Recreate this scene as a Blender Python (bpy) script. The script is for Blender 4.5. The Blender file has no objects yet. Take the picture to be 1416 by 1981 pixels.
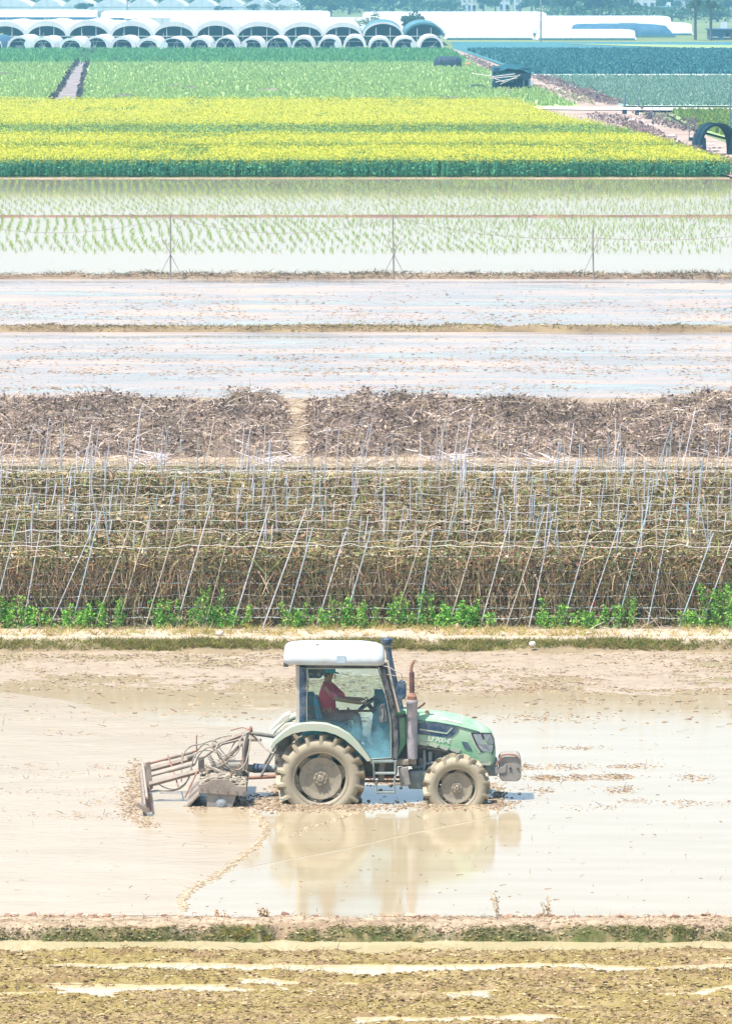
import bpy, math, random
import numpy as np
from mathutils import Vector, Matrix

rng = np.random.default_rng(11)
random.seed(11)
C = bpy.context.scene.collection
SC = bpy.context.scene

# ------------------------------------------------------------------ camera
W0, H0 = 1416.0, 1981.0          # size of the photograph
FPX = 10580.0                    # focal length in its pixels
CAM_H = 14.03                    # flying height
TILT = math.atan(1050.0 / FPX)   # downward tilt
cam_d = bpy.data.cameras.new('camera')
cam = bpy.data.objects.new('camera', cam_d)
C.objects.link(cam)
cam.location = (0, 0, CAM_H)
cam.rotation_euler = (math.pi / 2 - TILT, 0, 0)
cam_d.sensor_fit = 'HORIZONTAL'
cam_d.sensor_width = 36.0
cam_d.lens = 36.0 * FPX / W0
cam_d.clip_start = 1.0
cam_d.clip_end = 20000.0
SC.camera = cam

# ------------------------------------------------------------------ sky, sun, exposure
SUN_EL, SUN_AZ = math.radians(67), math.radians(-126)     # azimuth from +Y (away from the camera) towards +X
wd = bpy.data.worlds.new('World')
SC.world = wd
wd.use_nodes = True
nt = wd.node_tree
nt.nodes.clear()
sky = nt.nodes.new('ShaderNodeTexSky')
sky.sky_type = 'NISHITA'
sky.sun_disc = False
sky.sun_elevation = SUN_EL
sky.sun_rotation = SUN_AZ
sky.air_density = 1.0
sky.dust_density = 1.6
sky.ozone_density = 1.6
bg = nt.nodes.new('ShaderNodeBackground')
bg.inputs['Strength'].default_value = 0.13
wo = nt.nodes.new('ShaderNodeOutputWorld')
nt.links.new(sky.outputs[0], bg.inputs[0])
nt.links.new(bg.outputs[0], wo.inputs[0])
sl = bpy.data.lights.new('sun', 'SUN')
sl.energy = 4.2
sl.angle = math.radians(0.53)
sl.color = (1.0, 0.955, 0.89)
sun = bpy.data.objects.new('sun', sl)
C.objects.link(sun)
sdir = Vector((math.sin(SUN_AZ) * math.cos(SUN_EL), math.cos(SUN_AZ) * math.cos(SUN_EL), math.sin(SUN_EL)))
sun.rotation_euler = sdir.to_track_quat('Z', 'Y').to_euler()
SC.view_settings.view_transform = 'Standard'
SC.view_settings.look = 'None'
SC.view_settings.gamma = 1.0
SC.view_settings.use_curve_mapping = False
SC.view_settings.exposure = 1.0
SC.cycles.max_bounces = 8
SC.cycles.transparent_max_bounces = 16
SC.cycles.volume_bounces = 0

# ------------------------------------------------------------------ geometry of the place
ct, st = math.cos(TILT), math.sin(TILT)
def ray(px, py):
    u, v = (px - W0 / 2) / FPX, -(py - H0 / 2) / FPX
    return np.array([u, ct + v * st, -st + v * ct])
def P(px, py, z=0.0):
    d = ray(px, py)
    t = (z - CAM_H) / d[2]
    return np.array([d[0] * t, d[1] * t, z])
def D(py, z=0.0):                 # distance of the ground line that is seen at picture row py
    return P(708, py, z)[1]
def S(y):                         # picture pixels for a metre at distance y
    return FPX / y

# ------------------------------------------------------------------ helpers: objects
def tag(o, label=None, cat=None, group=None, kind=None):
    if label: o['label'] = label
    if cat: o['category'] = cat
    if group: o['group'] = group
    if kind: o['kind'] = kind
    return o
def empty(name, loc=(0, 0, 0), rz=0.0):
    o = bpy.data.objects.new(name, None)
    C.objects.link(o)
    o.location = loc
    o.rotation_euler = (0, 0, rz)
    o.empty_display_size = 0.2
    return o
def link(name, me, mat=None, parent=None, loc=None):
    o = bpy.data.objects.new(name, me)
    C.objects.link(o)
    if mat is not None and not me.materials:
        me.materials.append(mat)
    if parent is not None: o.parent = parent
    if loc is not None: o.location = loc
    return o
def np_mesh(name, V, F, mat=None, col=None, parent=None, smooth=False, make=True, uv=None):
    V = np.ascontiguousarray(V, dtype=np.float32).reshape(-1, 3)
    F = np.ascontiguousarray(F, dtype=np.int32)
    k = F.shape[1]
    me = bpy.data.meshes.new(name)
    me.vertices.add(len(V)); me.vertices.foreach_set('co', V.ravel())
    me.loops.add(F.size); me.loops.foreach_set('vertex_index', F.ravel())
    me.polygons.add(len(F)); me.polygons.foreach_set('loop_start', np.arange(0, F.size, k, dtype=np.int32))
    if col is not None:
        a = me.color_attributes.new('col', 'FLOAT_COLOR', 'POINT')
        cc = np.ones((len(V), 4), np.float32); cc[:, :3] = col
        a.data.foreach_set('color', cc.ravel())
    me.polygons.foreach_set('use_smooth', np.full(len(F), smooth))
    me.update(calc_edges=True)
    if mat is not None: me.materials.append(mat)
    if not make: return me
    return link(name, me, None, parent)

class MB:
    """collects simple shapes into one mesh"""
    def __init__(s): s.v, s.f = [], []
    def add(s, vs, fs):
        b = len(s.v)
        s.v += [tuple(map(float, p)) for p in vs]
        s.f += [tuple(b + i for i in f) for f in fs]
        return s
    def box(s, c, size, R=None):
        hx, hy, hz = [q / 2 for q in size]
        vs = [Vector((x, y, z)) for x in (-hx, hx) for y in (-hy, hy) for z in (-hz, hz)]
        if R is not None: vs = [R @ p for p in vs]
        vs = [p + Vector(c) for p in vs]
        return s.add(vs, [(0, 1, 3, 2), (4, 6, 7, 5), (0, 4, 5, 1), (2, 3, 7, 6), (0, 2, 6, 4), (1, 5, 7, 3)])
    def prism(s, pts, off):
        """closed polygon pushed along off"""
        n = len(pts)
        pts = [Vector(p) for p in pts]; off = Vector(off)
        vs = pts + [p + off for p in pts]
        nrm = Vector((0, 0, 0))
        for i in range(n):
            nrm += pts[i].cross(pts[(i + 1) % n])
        flip = nrm.dot(off) > 0
        fs = [tuple(range(n))[::-1] if flip else tuple(range(n)), tuple(range(n, 2 * n)) if flip else tuple(range(n, 2 * n))[::-1]]
        for i in range(n):
            j = (i + 1) % n
            fs.append((i, j, n + j, n + i) if flip else (j, i, n + i, n + j))
        return s.add(vs, fs)
    def tube(s, pts, r, n=8, cap=True):
        pts = [Vector(p) for p in pts]
        m = len(pts)
        rs = [r] * m if not hasattr(r, '__len__') else list(r)
        base = len(s.v); up = None
        for i, p in enumerate(pts):
            t = (pts[min(i + 1, m - 1)] - pts[max(i - 1, 0)])
            t = t.normalized() if t.length > 1e-9 else Vector((0, 0, 1))
            if up is None:
                a = Vector((0, 0, 1)) if abs(t.z) < 0.9 else Vector((1, 0, 0))
                up = (a - t * a.dot(t)).normalized()
            else:
                up = up - t * up.dot(t)
                up = up.normalized() if up.length > 1e-6 else t.orthogonal().normalized()
            b = t.cross(up)
            for k in range(n):
                a = 2 * math.pi * k / n
                s.v.append(tuple(p + (up * math.cos(a) + b * math.sin(a)) * rs[i]))
        for i in range(m - 1):
            for k in range(n):
                k2 = (k + 1) % n
                s.f.append((base + i * n + k, base + i * n + k2, base + (i + 1) * n + k2, base + (i + 1) * n + k))
        if cap:
            s.f.append(tuple(base + k for k in range(n))[::-1])
            s.f.append(tuple(base + (m - 1) * n + k for k in range(n)))
        return s
    def lathe(s, prof, o=(0, 0, 0), axis='Y', n=32, close=False):
        """prof: (radius, along) pairs turned round the axis through o"""
        base = len(s.v); o = Vector(o)
        for r, h in prof:
            for k in range(n):
                a = 2 * math.pi * k / n
                c, q = r * math.cos(a), r * math.sin(a)
                d = {'Y': (c, h, q), 'Z': (c, q, h), 'X': (h, c, q)}[axis]
                s.v.append(tuple(o + Vector(d)))
        m = len(prof)
        for i in range(m if close else m - 1):
            i2 = (i + 1) % m
            for k in range(n):
                k2 = (k + 1) % n
                s.f.append((base + i * n + k, base + i2 * n + k, base + i2 * n + k2, base + i * n + k2))
        return s
    def loft(s, rings, cap=True, closed=True):
        base = len(s.v); n = len(rings[0])
        for r in rings: s.v += [tuple(map(float, p)) for p in r]
        for i in range(len(rings) - 1):
            for k in range(n if closed else n - 1):
                k2 = (k + 1) % n
                s.f.append((base + i * n + k, base + i * n + k2, base + (i + 1) * n + k2, base + (i + 1) * n + k))
        if cap and closed:
            s.f.append(tuple(base + k for k in range(n))[::-1])
            s.f.append(tuple(base + (len(rings) - 1) * n + k for k in range(n)))
        return s
    def mesh(s, name, mat=None, smooth=None):
        me = bpy.data.meshes.new(name)
        me.from_pydata(s.v, [], s.f)
        me.update()
        if smooth is not None:
            me.polygons.foreach_set('use_smooth', [True] * len(me.polygons))
            me.set_sharp_from_angle(angle=math.radians(smooth))
        if mat is not None: me.materials.append(mat)
        return me
    def build(s, name, mat, parent=None, smooth=None, bevel=0.0, loc=None):
        import bmesh
        me = s.mesh(name, None, None)
        bm = bmesh.new(); bm.from_mesh(me)
        bmesh.ops.recalc_face_normals(bm, faces=bm.faces)
        bm.to_mesh(me); bm.free()
        if smooth is not None:
            me.polygons.foreach_set('use_smooth', [True] * len(me.polygons))
            me.set_sharp_from_angle(angle=math.radians(smooth))
        me.materials.append(mat)
        o = link(name, me, None, parent, loc)
        if bevel:
            m = o.modifiers.new('bevel', 'BEVEL')
            m.width = bevel; m.segments = 2; m.limit_method = 'ANGLE'; m.angle_limit = math.radians(40)
        return o

# ------------------------------------------------------------------ helpers: many small pieces (numpy)
def unit(a): return a / np.maximum(np.linalg.norm(a, axis=-1, keepdims=True), 1e-9)
def ribbons(B, dirs, L, Wd, bend, nseg=2, side=None, taper=0.35):
    """curved strips: base points, directions, lengths, widths, end displacement"""
    n = len(B)
    if side is None:
        side = unit(np.cross(dirs, rng.normal(size=(n, 3))))
    V = np.empty((n, nseg + 1, 2, 3), np.float32)
    for i in range(nseg + 1):
        t = i / nseg
        c = B + dirs * (L * t)[:, None] + bend * (t * t)
        w = (Wd * (1 - (1 - taper) * t) * 0.5)[:, None]
        V[:, i, 0] = c - side * w
        V[:, i, 1] = c + side * w
    q = np.array([[2 * i, 2 * i + 1, 2 * i + 3, 2 * i + 2] for i in range(nseg)])
    F = (np.arange(n)[:, None, None] * (2 * (nseg + 1)) + q[None]).reshape(-1, 4)
    return V.reshape(-1, 3), F, 2 * (nseg + 1)
def cards(Cn, size, flat=0.0, asp=0.6):
    """small leaf-like quads in random directions"""
    n = len(Cn)
    a = rng.normal(size=(n, 3)); a[:, 2] *= (1 - flat); a = unit(a)
    b = unit(np.cross(a, rng.normal(size=(n, 3))))
    s = np.asarray(size).reshape(-1, 1) * np.ones((n, 1)) / 2
    V = np.stack([Cn - a * s, Cn - b * s * asp + a * s * 0.1, Cn + a * s, Cn + b * s * asp + a * s * 0.1], 1)
    F = np.arange(4 * n).reshape(n, 4)
    return V.reshape(-1, 3), F, 4
def pick(cols, n, jit=0.18, p=None):
    cols = np.array(cols, np.float32)
    c = cols[rng.choice(len(cols), n, p=p)]
    return np.clip(c * (1 + jit * rng.normal(size=(n, 1))) , 0.004, 0.95)
_t = (1 + 5 ** 0.5) / 2
ICO_V = unit(np.array([(-1, _t, 0), (1, _t, 0), (-1, -_t, 0), (1, -_t, 0), (0, -1, _t), (0, 1, _t), (0, -1, -_t), (0, 1, -_t), (_t, 0, -1), (_t, 0, 1), (-_t, 0, -1), (-_t, 0, 1)], float))
ICO_F = np.array([(0, 11, 5), (0, 5, 1), (0, 1, 7), (0, 7, 10), (0, 10, 11), (1, 5, 9), (5, 11, 4), (11, 10, 2), (10, 7, 6), (7, 1, 8), (3, 9, 4), (3, 4, 2), (3, 2, 6), (3, 6, 8), (3, 8, 9), (4, 9, 5), (2, 4, 11), (6, 2, 10), (8, 6, 7), (9, 8, 1)])
def clods(Cn, sx, sy, sz, jit=0.35):
    n = len(Cn)
    T = ICO_V[None] * (1 + jit * rng.uniform(-1, 1, size=(n, 12, 1)))
    a = rng.uniform(0, 6.28, n); ca, sa = np.cos(a)[:, None], np.sin(a)[:, None]
    x = T[:, :, 0] * ca - T[:, :, 1] * sa; y = T[:, :, 0] * sa + T[:, :, 1] * ca
    o = np.ones(n)
    V = np.stack([x * (sx * o)[:, None], y * (sy * o)[:, None], T[:, :, 2] * (sz * o)[:, None]], 2) + Cn[:, None]
    F = (np.arange(n)[:, None, None] * 12 + ICO_F[None]).reshape(-1, 3)
    return V.reshape(-1, 3), F, 12
class Pile:
    """joins several batches of small pieces into one coloured mesh (faces as triangles)"""
    def __init__(s): s.V, s.F, s.C, s.n = [], [], [], 0
    def add(s, vfk, col):
        V, F, k = vfk
        if F.shape[1] == 4:
            F = np.concatenate([F[:, [0, 1, 2]], F[:, [0, 2, 3]]])
        s.V.append(V); s.F.append(F + s.n); s.C.append(np.repeat(np.asarray(col, np.float32), k, 0) if len(col) != len(V) else col); s.n += len(V)
        return s
    def mesh(s, name, mat):
        return np_mesh(name, np.concatenate(s.V), np.concatenate(s.F), mat, np.concatenate(s.C), make=False)
    def build(s, name, mat, parent=None):
        return link(name, s.mesh(name, mat), None, parent)

def vnoise(x, y, seed=0):
    """smooth value noise on arrays"""
    r = np.random.default_rng(seed).random((256, 256))
    xi, yi = np.floor(x).astype(int), np.floor(y).astype(int)
    fx, fy = x - xi, y - yi
    fx, fy = fx * fx * (3 - 2 * fx), fy * fy * (3 - 2 * fy)
    g = lambda i, j: r[i & 255, j & 255]
    return (g(xi, yi) * (1 - fx) + g(xi + 1, yi) * fx) * (1 - fy) + (g(xi, yi + 1) * (1 - fx) + g(xi + 1, yi + 1) * fx) * fy
def fbm(x, y, seed=0, oct=4):
    s, a = 0, 0.5
    for i in range(oct):
        s = s + a * vnoise(x * 2 ** i, y * 2 ** i, seed + i); a *= 0.5
    return s

# ------------------------------------------------------------------ helpers: materials
def new_mat(name):
    m = bpy.data.materials.new(name); m.use_nodes = True
    n = m.node_tree
    return m, n, n.nodes['Principled BSDF']
def noise_node(n, scale, detail=4, rough=0.6, stretch=None, coord='Object'):
    tc = n.nodes.new('ShaderNodeTexCoord')
    t = n.nodes.new('ShaderNodeTexNoise')
    t.inputs['Scale'].default_value = scale; t.inputs['Detail'].default_value = detail; t.inputs['Roughness'].default_value = rough
    if stretch:
        mp = n.nodes.new('ShaderNodeMapping'); mp.inputs['Scale'].default_value = stretch
        n.links.new(tc.outputs[coord], mp.inputs[0]); n.links.new(mp.outputs[0], t.inputs['Vector'])
    else:
        n.links.new(tc.outputs[coord], t.inputs['Vector'])
    return t
def ramp(n, src, stops):
    r = n.nodes.new('ShaderNodeValToRGB')
    e = r.color_ramp.elements
    while len(e) < len(stops): e.new(0.5)
    for i, (p, c) in enumerate(stops):
        e[i].position = p; e[i].color = (*c, 1) if len(c) == 3 else c
    n.links.new(src, r.inputs[0])
    return r
def bump(n, src, dist, strength=1.0):
    b = n.nodes.new('ShaderNodeBump')
    b.inputs['Distance'].default_value = dist; b.inputs['Strength'].default_value = strength
    n.links.new(src, b.inputs['Height'])
    return b
def surf(name, c1, c2, scale=4.0, rough=0.85, bump_d=0.0, bump_s=20.0, stretch=None, lo=0.35, hi=0.65, metal=0.0, spec=0.3, coord='Object'):
    m, n, b = new_mat(name)
    t = noise_node(n, scale, 6, 0.65, stretch, coord)
    r = ramp(n, t.outputs[0], [(lo, c1), (hi, c2)])
    n.links.new(r.outputs[0], b.inputs['Base Color'])
    b.inputs['Roughness'].default_value = rough; b.inputs['Metallic'].default_value = metal
    b.inputs['Specular IOR Level'].default_value = spec
    if bump_d:
        t2 = noise_node(n, bump_s, 5, 0.6, None, coord)
        n.links.new(bump(n, t2.outputs[0], bump_d).outputs[0], b.inputs['Normal'])
    return m
def attr_mat(name, rough=0.8, trans=0.0, spec=0.2):
    m, n, b = new_mat(name)
    a = n.nodes.new('ShaderNodeAttribute'); a.attribute_name = 'col'
    n.links.new(a.outputs['Color'], b.inputs['Base Color'])
    b.inputs['Roughness'].default_value = rough; b.inputs['Specular IOR Level'].default_value = spec
    if trans:
        tr = n.nodes.new('ShaderNodeBsdfTranslucent'); mx = n.nodes.new('ShaderNodeMixShader')
        n.links.new(a.outputs['Color'], tr.inputs[0]); mx.inputs[0].default_value = trans
        n.links.new(b.outputs[0], mx.inputs[1]); n.links.new(tr.outputs[0], mx.inputs[2])
        n.links.new(mx.outputs[0], n.nodes['Material Output'].inputs[0])
    return m
def dusty(name, c, dust=(0.36, 0.32, 0.25), amount=0.5, rough=0.45, scale=5.0, metal=0.0, fine=60.0):
    """paint with dried mud and dust on it"""
    m, n, b = new_mat(name)
    t = noise_node(n, scale, 6, 0.7); f = noise_node(n, fine, 3, 0.6)
    ad = n.nodes.new('ShaderNodeMath'); ad.operation = 'MULTIPLY_ADD'; ad.inputs[1].default_value = 0.45
    n.links.new(f.outputs[0], ad.inputs[0]); n.links.new(t.outputs[0], ad.inputs[2])
    lo = 1.0 - amount * 0.75
    r = ramp(n, ad.outputs[0], [(max(0.0, lo - 0.22), (0, 0, 0)), (min(1.0, lo + 0.22), (1, 1, 1))])
    mx = n.nodes.new('ShaderNodeMix'); mx.data_type = 'RGBA'
    mx.inputs[6].default_value = (*c, 1); mx.inputs[7].default_value = (*dust, 1)
    n.links.new(r.outputs[0], mx.inputs[0]); n.links.new(mx.outputs[2], b.inputs['Base Color'])
    rr = ramp(n, r.outputs[0], [(0, (rough,) * 3), (1, (0.9,) * 3)])
    n.links.new(rr.outputs[0], b.inputs['Roughness'])
    b.inputs['Metallic'].default_value = metal
    b.inputs['Specular IOR Level'].default_value = 0.35
    n.links.new(bump(n, ad.outputs[0], 0.003).outputs[0], b.inputs['Normal'])
    return m
def water(name, stops, scale, stretch, rough=0.03, wave=0.004, wave_s=3.0, wstretch=(0.35, 1, 1), mud_lo=None, mud_hi=None, mud=(0.4, 0.3, 0.2), mud_scale=1.0, mud_stretch=(0.1, 1, 1)):
    """silty water: coloured by what floats in it, mirror-like on top; wet mud breaks the surface where it is shallow"""
    m, n, b = new_mat(name)
    t = noise_node(n, scale, 5, 0.6, stretch)
    r = ramp(n, t.outputs[0], stops)
    w = noise_node(n, wave_s, 3, 0.5, wstretch)
    nb = bump(n, w.outputs[0], wave)
    b.inputs['IOR'].default_value = 1.333
    b.inputs['Roughness'].default_value = rough
    b.inputs['Specular IOR Level'].default_value = 0.5
    if mud_lo is not None:
        k = noise_node(n, mud_scale, 8, 0.72, mud_stretch)
        kr = ramp(n, k.outputs[0], [(mud_lo, (0, 0, 0)), (mud_hi, (1, 1, 1))])
        mx = n.nodes.new('ShaderNodeMix'); mx.data_type = 'RGBA'
        n.links.new(kr.outputs[0], mx.inputs[0]); n.links.new(r.outputs[0], mx.inputs[6]); mx.inputs[7].default_value = (*mud, 1)
        n.links.new(mx.outputs[2], b.inputs['Base Color'])
        rr = ramp(n, kr.outputs[0], [(0, (rough,) * 3), (1, (0.6,) * 3)])
        n.links.new(rr.outputs[0], b.inputs['Roughness'])
        fb = noise_node(n, 14.0, 4, 0.7)
        mul = n.nodes.new('ShaderNodeMath'); mul.operation = 'MULTIPLY'
        n.links.new(fb.outputs[0], mul.inputs[0]); n.links.new(kr.outputs[0], mul.inputs[1])
        b2 = bump(n, mul.outputs[0], 0.03); n.links.new(nb.outputs[0], b2.inputs['Normal'])
        n.links.new(b2.outputs[0], b.inputs['Normal'])
    else:
        n.links.new(r.outputs[0], b.inputs['Base Color'])
        n.links.new(nb.outputs[0], b.inputs['Normal'])
    return m
def sheet(name, pts, mat, kind='structure', nx=1):
    me = bpy.data.meshes.new(name)
    me.from_pydata([tuple(map(float, p)) for p in pts], [], [tuple(range(len(pts)))])
    me.update()
    if me.polygons[0].normal.z < 0: me.flip_normals()
    me.materials.append(mat)
    o = link(name, me)
    if kind: o['kind'] = kind
    return o
def band(name, y0, y1, z, mat, half=60.0):
    return sheet(name, [(-half, y0, z), (half, y0, z), (half, y1, z), (-half, y1, z)], mat)
def heightfield(name, xs, ys, fn, mat, col=None, kind='structure'):
    X, Y = np.meshgrid(xs, ys)
    Z = fn(X, Y)
    nx, ny = len(xs), len(ys)
    V = np.stack([X, Y, Z], 2).reshape(-1, 3)
    i = (np.arange(ny - 1)[:, None] * nx + np.arange(nx - 1)[None]).ravel()
    F = np.stack([i, i + 1, i + nx + 1, i + nx], 1)
    cc = None if col is None else col(X, Y, Z).reshape(-1, 3)
    o = np_mesh(name, V, F, mat, cc, smooth=True)
    if kind: o['kind'] = kind
    return o
def inview(y, margin=1.15): return y * (W0 / 2 / FPX) * margin
ORD = ['first', 'second', 'third', 'fourth', 'fifth', 'sixth', 'seventh', 'eighth', 'ninth', 'tenth', 'eleventh', 'twelfth', 'thirteenth', 'fourteenth', 'fifteenth', 'sixteenth', 'seventeenth', 'eighteenth', 'nineteenth', 'twentieth', 'twenty-first', 'twenty-second', 'twenty-third', 'twenty-fourth', 'twenty-fifth']

# ================================================================== SETTING, near to far
M = {}
M['earth'] = surf('earth', (0.16, 0.15, 0.07), (0.24, 0.20, 0.11), 0.05, 0.95)
M['soil'] = surf('dry soil', (0.42, 0.32, 0.22), (0.56, 0.45, 0.33), 1.2, 0.95, 0.02, 18)
M['trellis_soil'] = surf('trampled soil', (0.20, 0.15, 0.10), (0.36, 0.28, 0.19), 1.5, 0.95, 0.03, 12)
M['bits'] = attr_mat('small pieces', 0.85)
M['wetbits'] = attr_mat('wet mud lumps', 0.55, spec=0.3)
M['leafy'] = attr_mat('leaves', 0.7, trans=0.42)
M['dry'] = attr_mat('dry stems', 0.85, trans=0.12)
M['field_water'] = water('silty field water', [(0.3, (0.35, 0.28, 0.165)), (0.7, (0.40, 0.33, 0.215))], 1.1, (0.3, 1.2, 1), 0.08, 0.0022, 2.4, (0.4, 1, 1))
M['ditch_water'] = water('ditch water', [(0.3, (0.40, 0.33, 0.18)), (0.7, (0.48, 0.41, 0.26))], 0.8, (0.25, 1, 1), 0.06, 0.002, 4.0)
M['paddy_water'] = water('shallow paddy water', [(0.3, (0.20, 0.19, 0.18)), (0.7, (0.34, 0.31, 0.28))], 0.12, (0.12, 1, 1), 0.06, 0.0012, 1.2, (0.3, 1, 1), 0.42, 0.62, (0.42, 0.33, 0.26), 0.9, (0.10, 0.35, 1))
M['rice_water'] = water('rice field water', [(0.3, (0.35, 0.24, 0.19)), (0.7, (0.42, 0.30, 0.245))], 0.1, (0.2, 1, 1), 0.06, 0.0012, 1.0, (0.3, 1, 1))

g = sheet('ground', [(-3200, -120, -0.8), (3200, -120, -0.8), (3200, 9000, -0.8), (-3200, 9000, -0.8)], M['earth'])

# ---- near field of broken mud and its ditch
ZN = -0.15
yN0, yN1 = 64.0, D(1838, ZN)
yB0, yB1, yB2 = D(1822, ZN), D(1797, 0.02), D(1774, 0.0)
band('ditch_water', 60.0, yB0 + 0.5, ZN, M['ditch_water'], 30)
strips = [(D(1872, ZN), 0.27), (D(1914, ZN), 0.27), (D(1972, ZN), 0.27), (D(2040, ZN), 0.3)]
def near_h(X, Y):
    h = ZN + 0.055 + 0.04 * (fbm(X * 0.9, Y * 1.5, 3) - 0.47) * 2
    w = 0.5 * (fbm(X * 0.8, Y * 0 + 7, 5) - 0.47)
    for y0, s in strips:
        k = (fbm(X * 0.42 + y0 * 9, Y * 0.6, 21, 4) - 0.34) * 4.0
        h = h - 0.17 * np.clip(k, 0, 1.0) * np.exp(-((Y - y0 - w) / s) ** 2)
    h = h - 0.10 * np.clip((fbm(X * 0.7, Y * 3.0, 27, 4) - 0.56) * 7, 0, 1)
    e = np.clip((yN1 + 0.10 * (fbm(X * 0.8, Y * 0, 9) - 0.5) * 2 - Y) / 0.25, 0, 1)
    clump = fbm(X * 9, Y * 9, 31, 3) - 0.14
    fine = fbm(X * 24, Y * 24, 41, 2)
    h = h + (0.09 * (clump - 0.3) + 0.05 * (fine - 0.4)) * np.clip((h - ZN) / 0.06 + 0.7, 0.45, 1)
    return h * e + (ZN - 0.1) * (1 - e)
def near_c(X, Y, Z):
    t = fbm(X * 0.8, Y * 2.2, 51)[..., None]; u = fbm(X * 16, Y * 16, 61, 3)[..., None]
    a = np.array([0.285, 0.22, 0.08]); b = np.array([0.36, 0.27, 0.145]); c = np.array([0.16, 0.105, 0.035])
    k = np.clip((t - 0.35) * 3, 0, 1); v = np.clip((fbm(X * 1.7, Y * 5, 53)[..., None] - 0.5) * 5, 0, 0.7)
    base = (a * (1 - k) + b * k) * (1 - v) + np.array([0.24, 0.15, 0.085]) * v
    return base * (1 - np.clip((0.48 - u) * 3, 0, 0.8)) + c * np.clip((0.48 - u) * 3, 0, 0.8)
M['near_mud'] = attr_mat('broken mud', 0.9)
nn = M['near_mud'].node_tree
tn = noise_node(nn, 45, 4, 0.7)
nn.links.new(bump(nn, tn.outputs[0], 0.02).outputs[0], nn.nodes['Principled BSDF'].inputs['Normal'])
xs = np.concatenate([np.linspace(-14, -6.3, 80), np.linspace(-6.25, 6.25, 570), np.linspace(6.3, 14, 80)])
heightfield('mud_field', xs, np.linspace(yN0, yN1 + 0.15, 420), near_h, M['near_mud'], near_c)

# straw and root litter on the near mud
def litter(n, x0, x1, y0, y1, zf, name, label, cols, L=(0.05, 0.22), wd=(0.006, 0.016), up=0.25, mat=None, dens=None, parent=None):
    x = rng.uniform(x0, x1, n * 2); y = rng.uniform(y0, y1, n * 2)
    k = np.ones(n * 2, bool) if dens is None else rng.random(n * 2) < dens(x, y)
    x, y = x[k][:n], y[k][:n]; n = len(x)
    B = np.stack([x, y, zf(x, y)], 1)
    d = rng.normal(size=(n, 3)); d[:, 2] = np.abs(d[:, 2]) * up; d = unit(d)
    l = rng.uniform(*L, n)
    bend = rng.normal(size=(n, 3)) * (l * 0.35)[:, None]; bend[:, 2] = -np.abs(bend[:, 2]) * 0.4
    p = Pile().add(ribbons(B, d, l, rng.uniform(*wd, n), bend, 2), pick(cols, n))
    o = p.build(name, mat or M['bits'], parent)
    tag(o, label, name.replace('_', ' '), None, 'stuff')
    return o
litter(13000, -7, 7, 71, yN1, lambda x, y: near_h(x, y) + 0.004, 'field_litter', 'short dry roots and straw scattered over the near mud', [(0.20, 0.13, 0.07), (0.33, 0.25, 0.08), (0.10, 0.06, 0.05), (0.44, 0.34, 0.18), (0.28, 0.22, 0.06)], (0.04, 0.16), (0.006, 0.014), 0.4,
       dens=lambda x, y: np.clip((fbm(x * 1.1, y * 2.5, 77) - 0.36) * 4, 0.12, 1))

n = 28000
x = rng.uniform(-6.6, 6.6, n); y = rng.uniform(71.5, yN1, n); z = near_h(x, y); k = z > ZN + 0.012; x, y, z = x[k], y[k], z[k]; n = len(x)
q = 0.005 + 0.016 * rng.random(n) ** 2.5
tag(Pile().add(clods(np.stack([x, y, z + q * 0.3], 1), q * rng.uniform(1.2, 2.4, n), q * 1.1, q * 0.8, 0.5), pick([(0.28, 0.215, 0.07), (0.35, 0.265, 0.12), (0.18, 0.13, 0.05), (0.40, 0.31, 0.18), (0.12, 0.08, 0.045)], n, 0.2)).build('field_clods', M['bits']), 'olive brown clods covering the near mud field', 'clods', None, 'stuff')
# ---- near bank
def bank_profile(y, ys, zs): return np.interp(y, ys, zs)
def near_bank(X, Y):
    w = 0.20 * (fbm(X * 1.6, X * 0 + 3, 15) - 0.5) * 2
    z = bank_profile(Y - w, [yB0 - 0.25, yB0, yB0 + (yB1 - yB0) * 0.45, yB1, yB1 + 0.15, yB2 - 0.35, yB2, yB2 + 0.3], [ZN - 0.12, ZN - 0.01, -0.07, 0.02, 0.04, 0.04, 0.0, -0.08])
    face = np.exp(-((Y - (yB0 + yB1) / 2) / 0.35) ** 2)
    return z + (0.10 * (fbm(X * 5, Y * 7, 25, 3) - 0.44) + 0.06 * (fbm(X * 20, Y * 20, 35, 2) - 0.37)) * (0.55 + face)
def near_bank_c(X, Y, Z):
    top = np.array([0.40, 0.31, 0.21]); moss = np.array([0.10, 0.11, 0.035]); mud = np.array([0.30, 0.235, 0.12])
    k = np.clip((yB1 + 0.03 - Y) / 0.12, 0, 1)[..., None]
    t = np.clip((fbm(X * 2.2, Y * 6, 45) - 0.36) * 4, 0, 1)[..., None]; u = np.clip((fbm(X * 9, Y * 9, 55, 3) - 0.36) * 5, 0, 1)[..., None]
    low = moss * (1 - t * u) + mud * t * u
    st_ = np.clip((fbm(X * 1.1, Y * 4, 75, 4) - 0.45) * 4, 0, 0.75)[..., None]
    top = top * (1 - st_) + np.array([0.27, 0.19, 0.115]) * st_
    sp = (0.7 + 0.6 * fbm(X * 6, Y * 6, 65, 3))[..., None]
    return (top * (1 - k) + low * k) * sp
heightfield('near_bank', xs, np.linspace(yB0 - 0.3, yB2 + 0.35, 90), near_bank, M['near_mud'], near_bank_c)
n = 4200
x = rng.uniform(-6.8, 6.8, n); y = rng.uniform(yB0 - 0.02, yB2 - 0.05, n); y = np.where(rng.random(n) < 0.88, rng.uniform(yB0 - 0.02, yB1 + 0.1, n), y)
q = 0.006 + 0.018 * rng.random(n) ** 2
fc_ = (y < yB1)[:, None]
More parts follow.
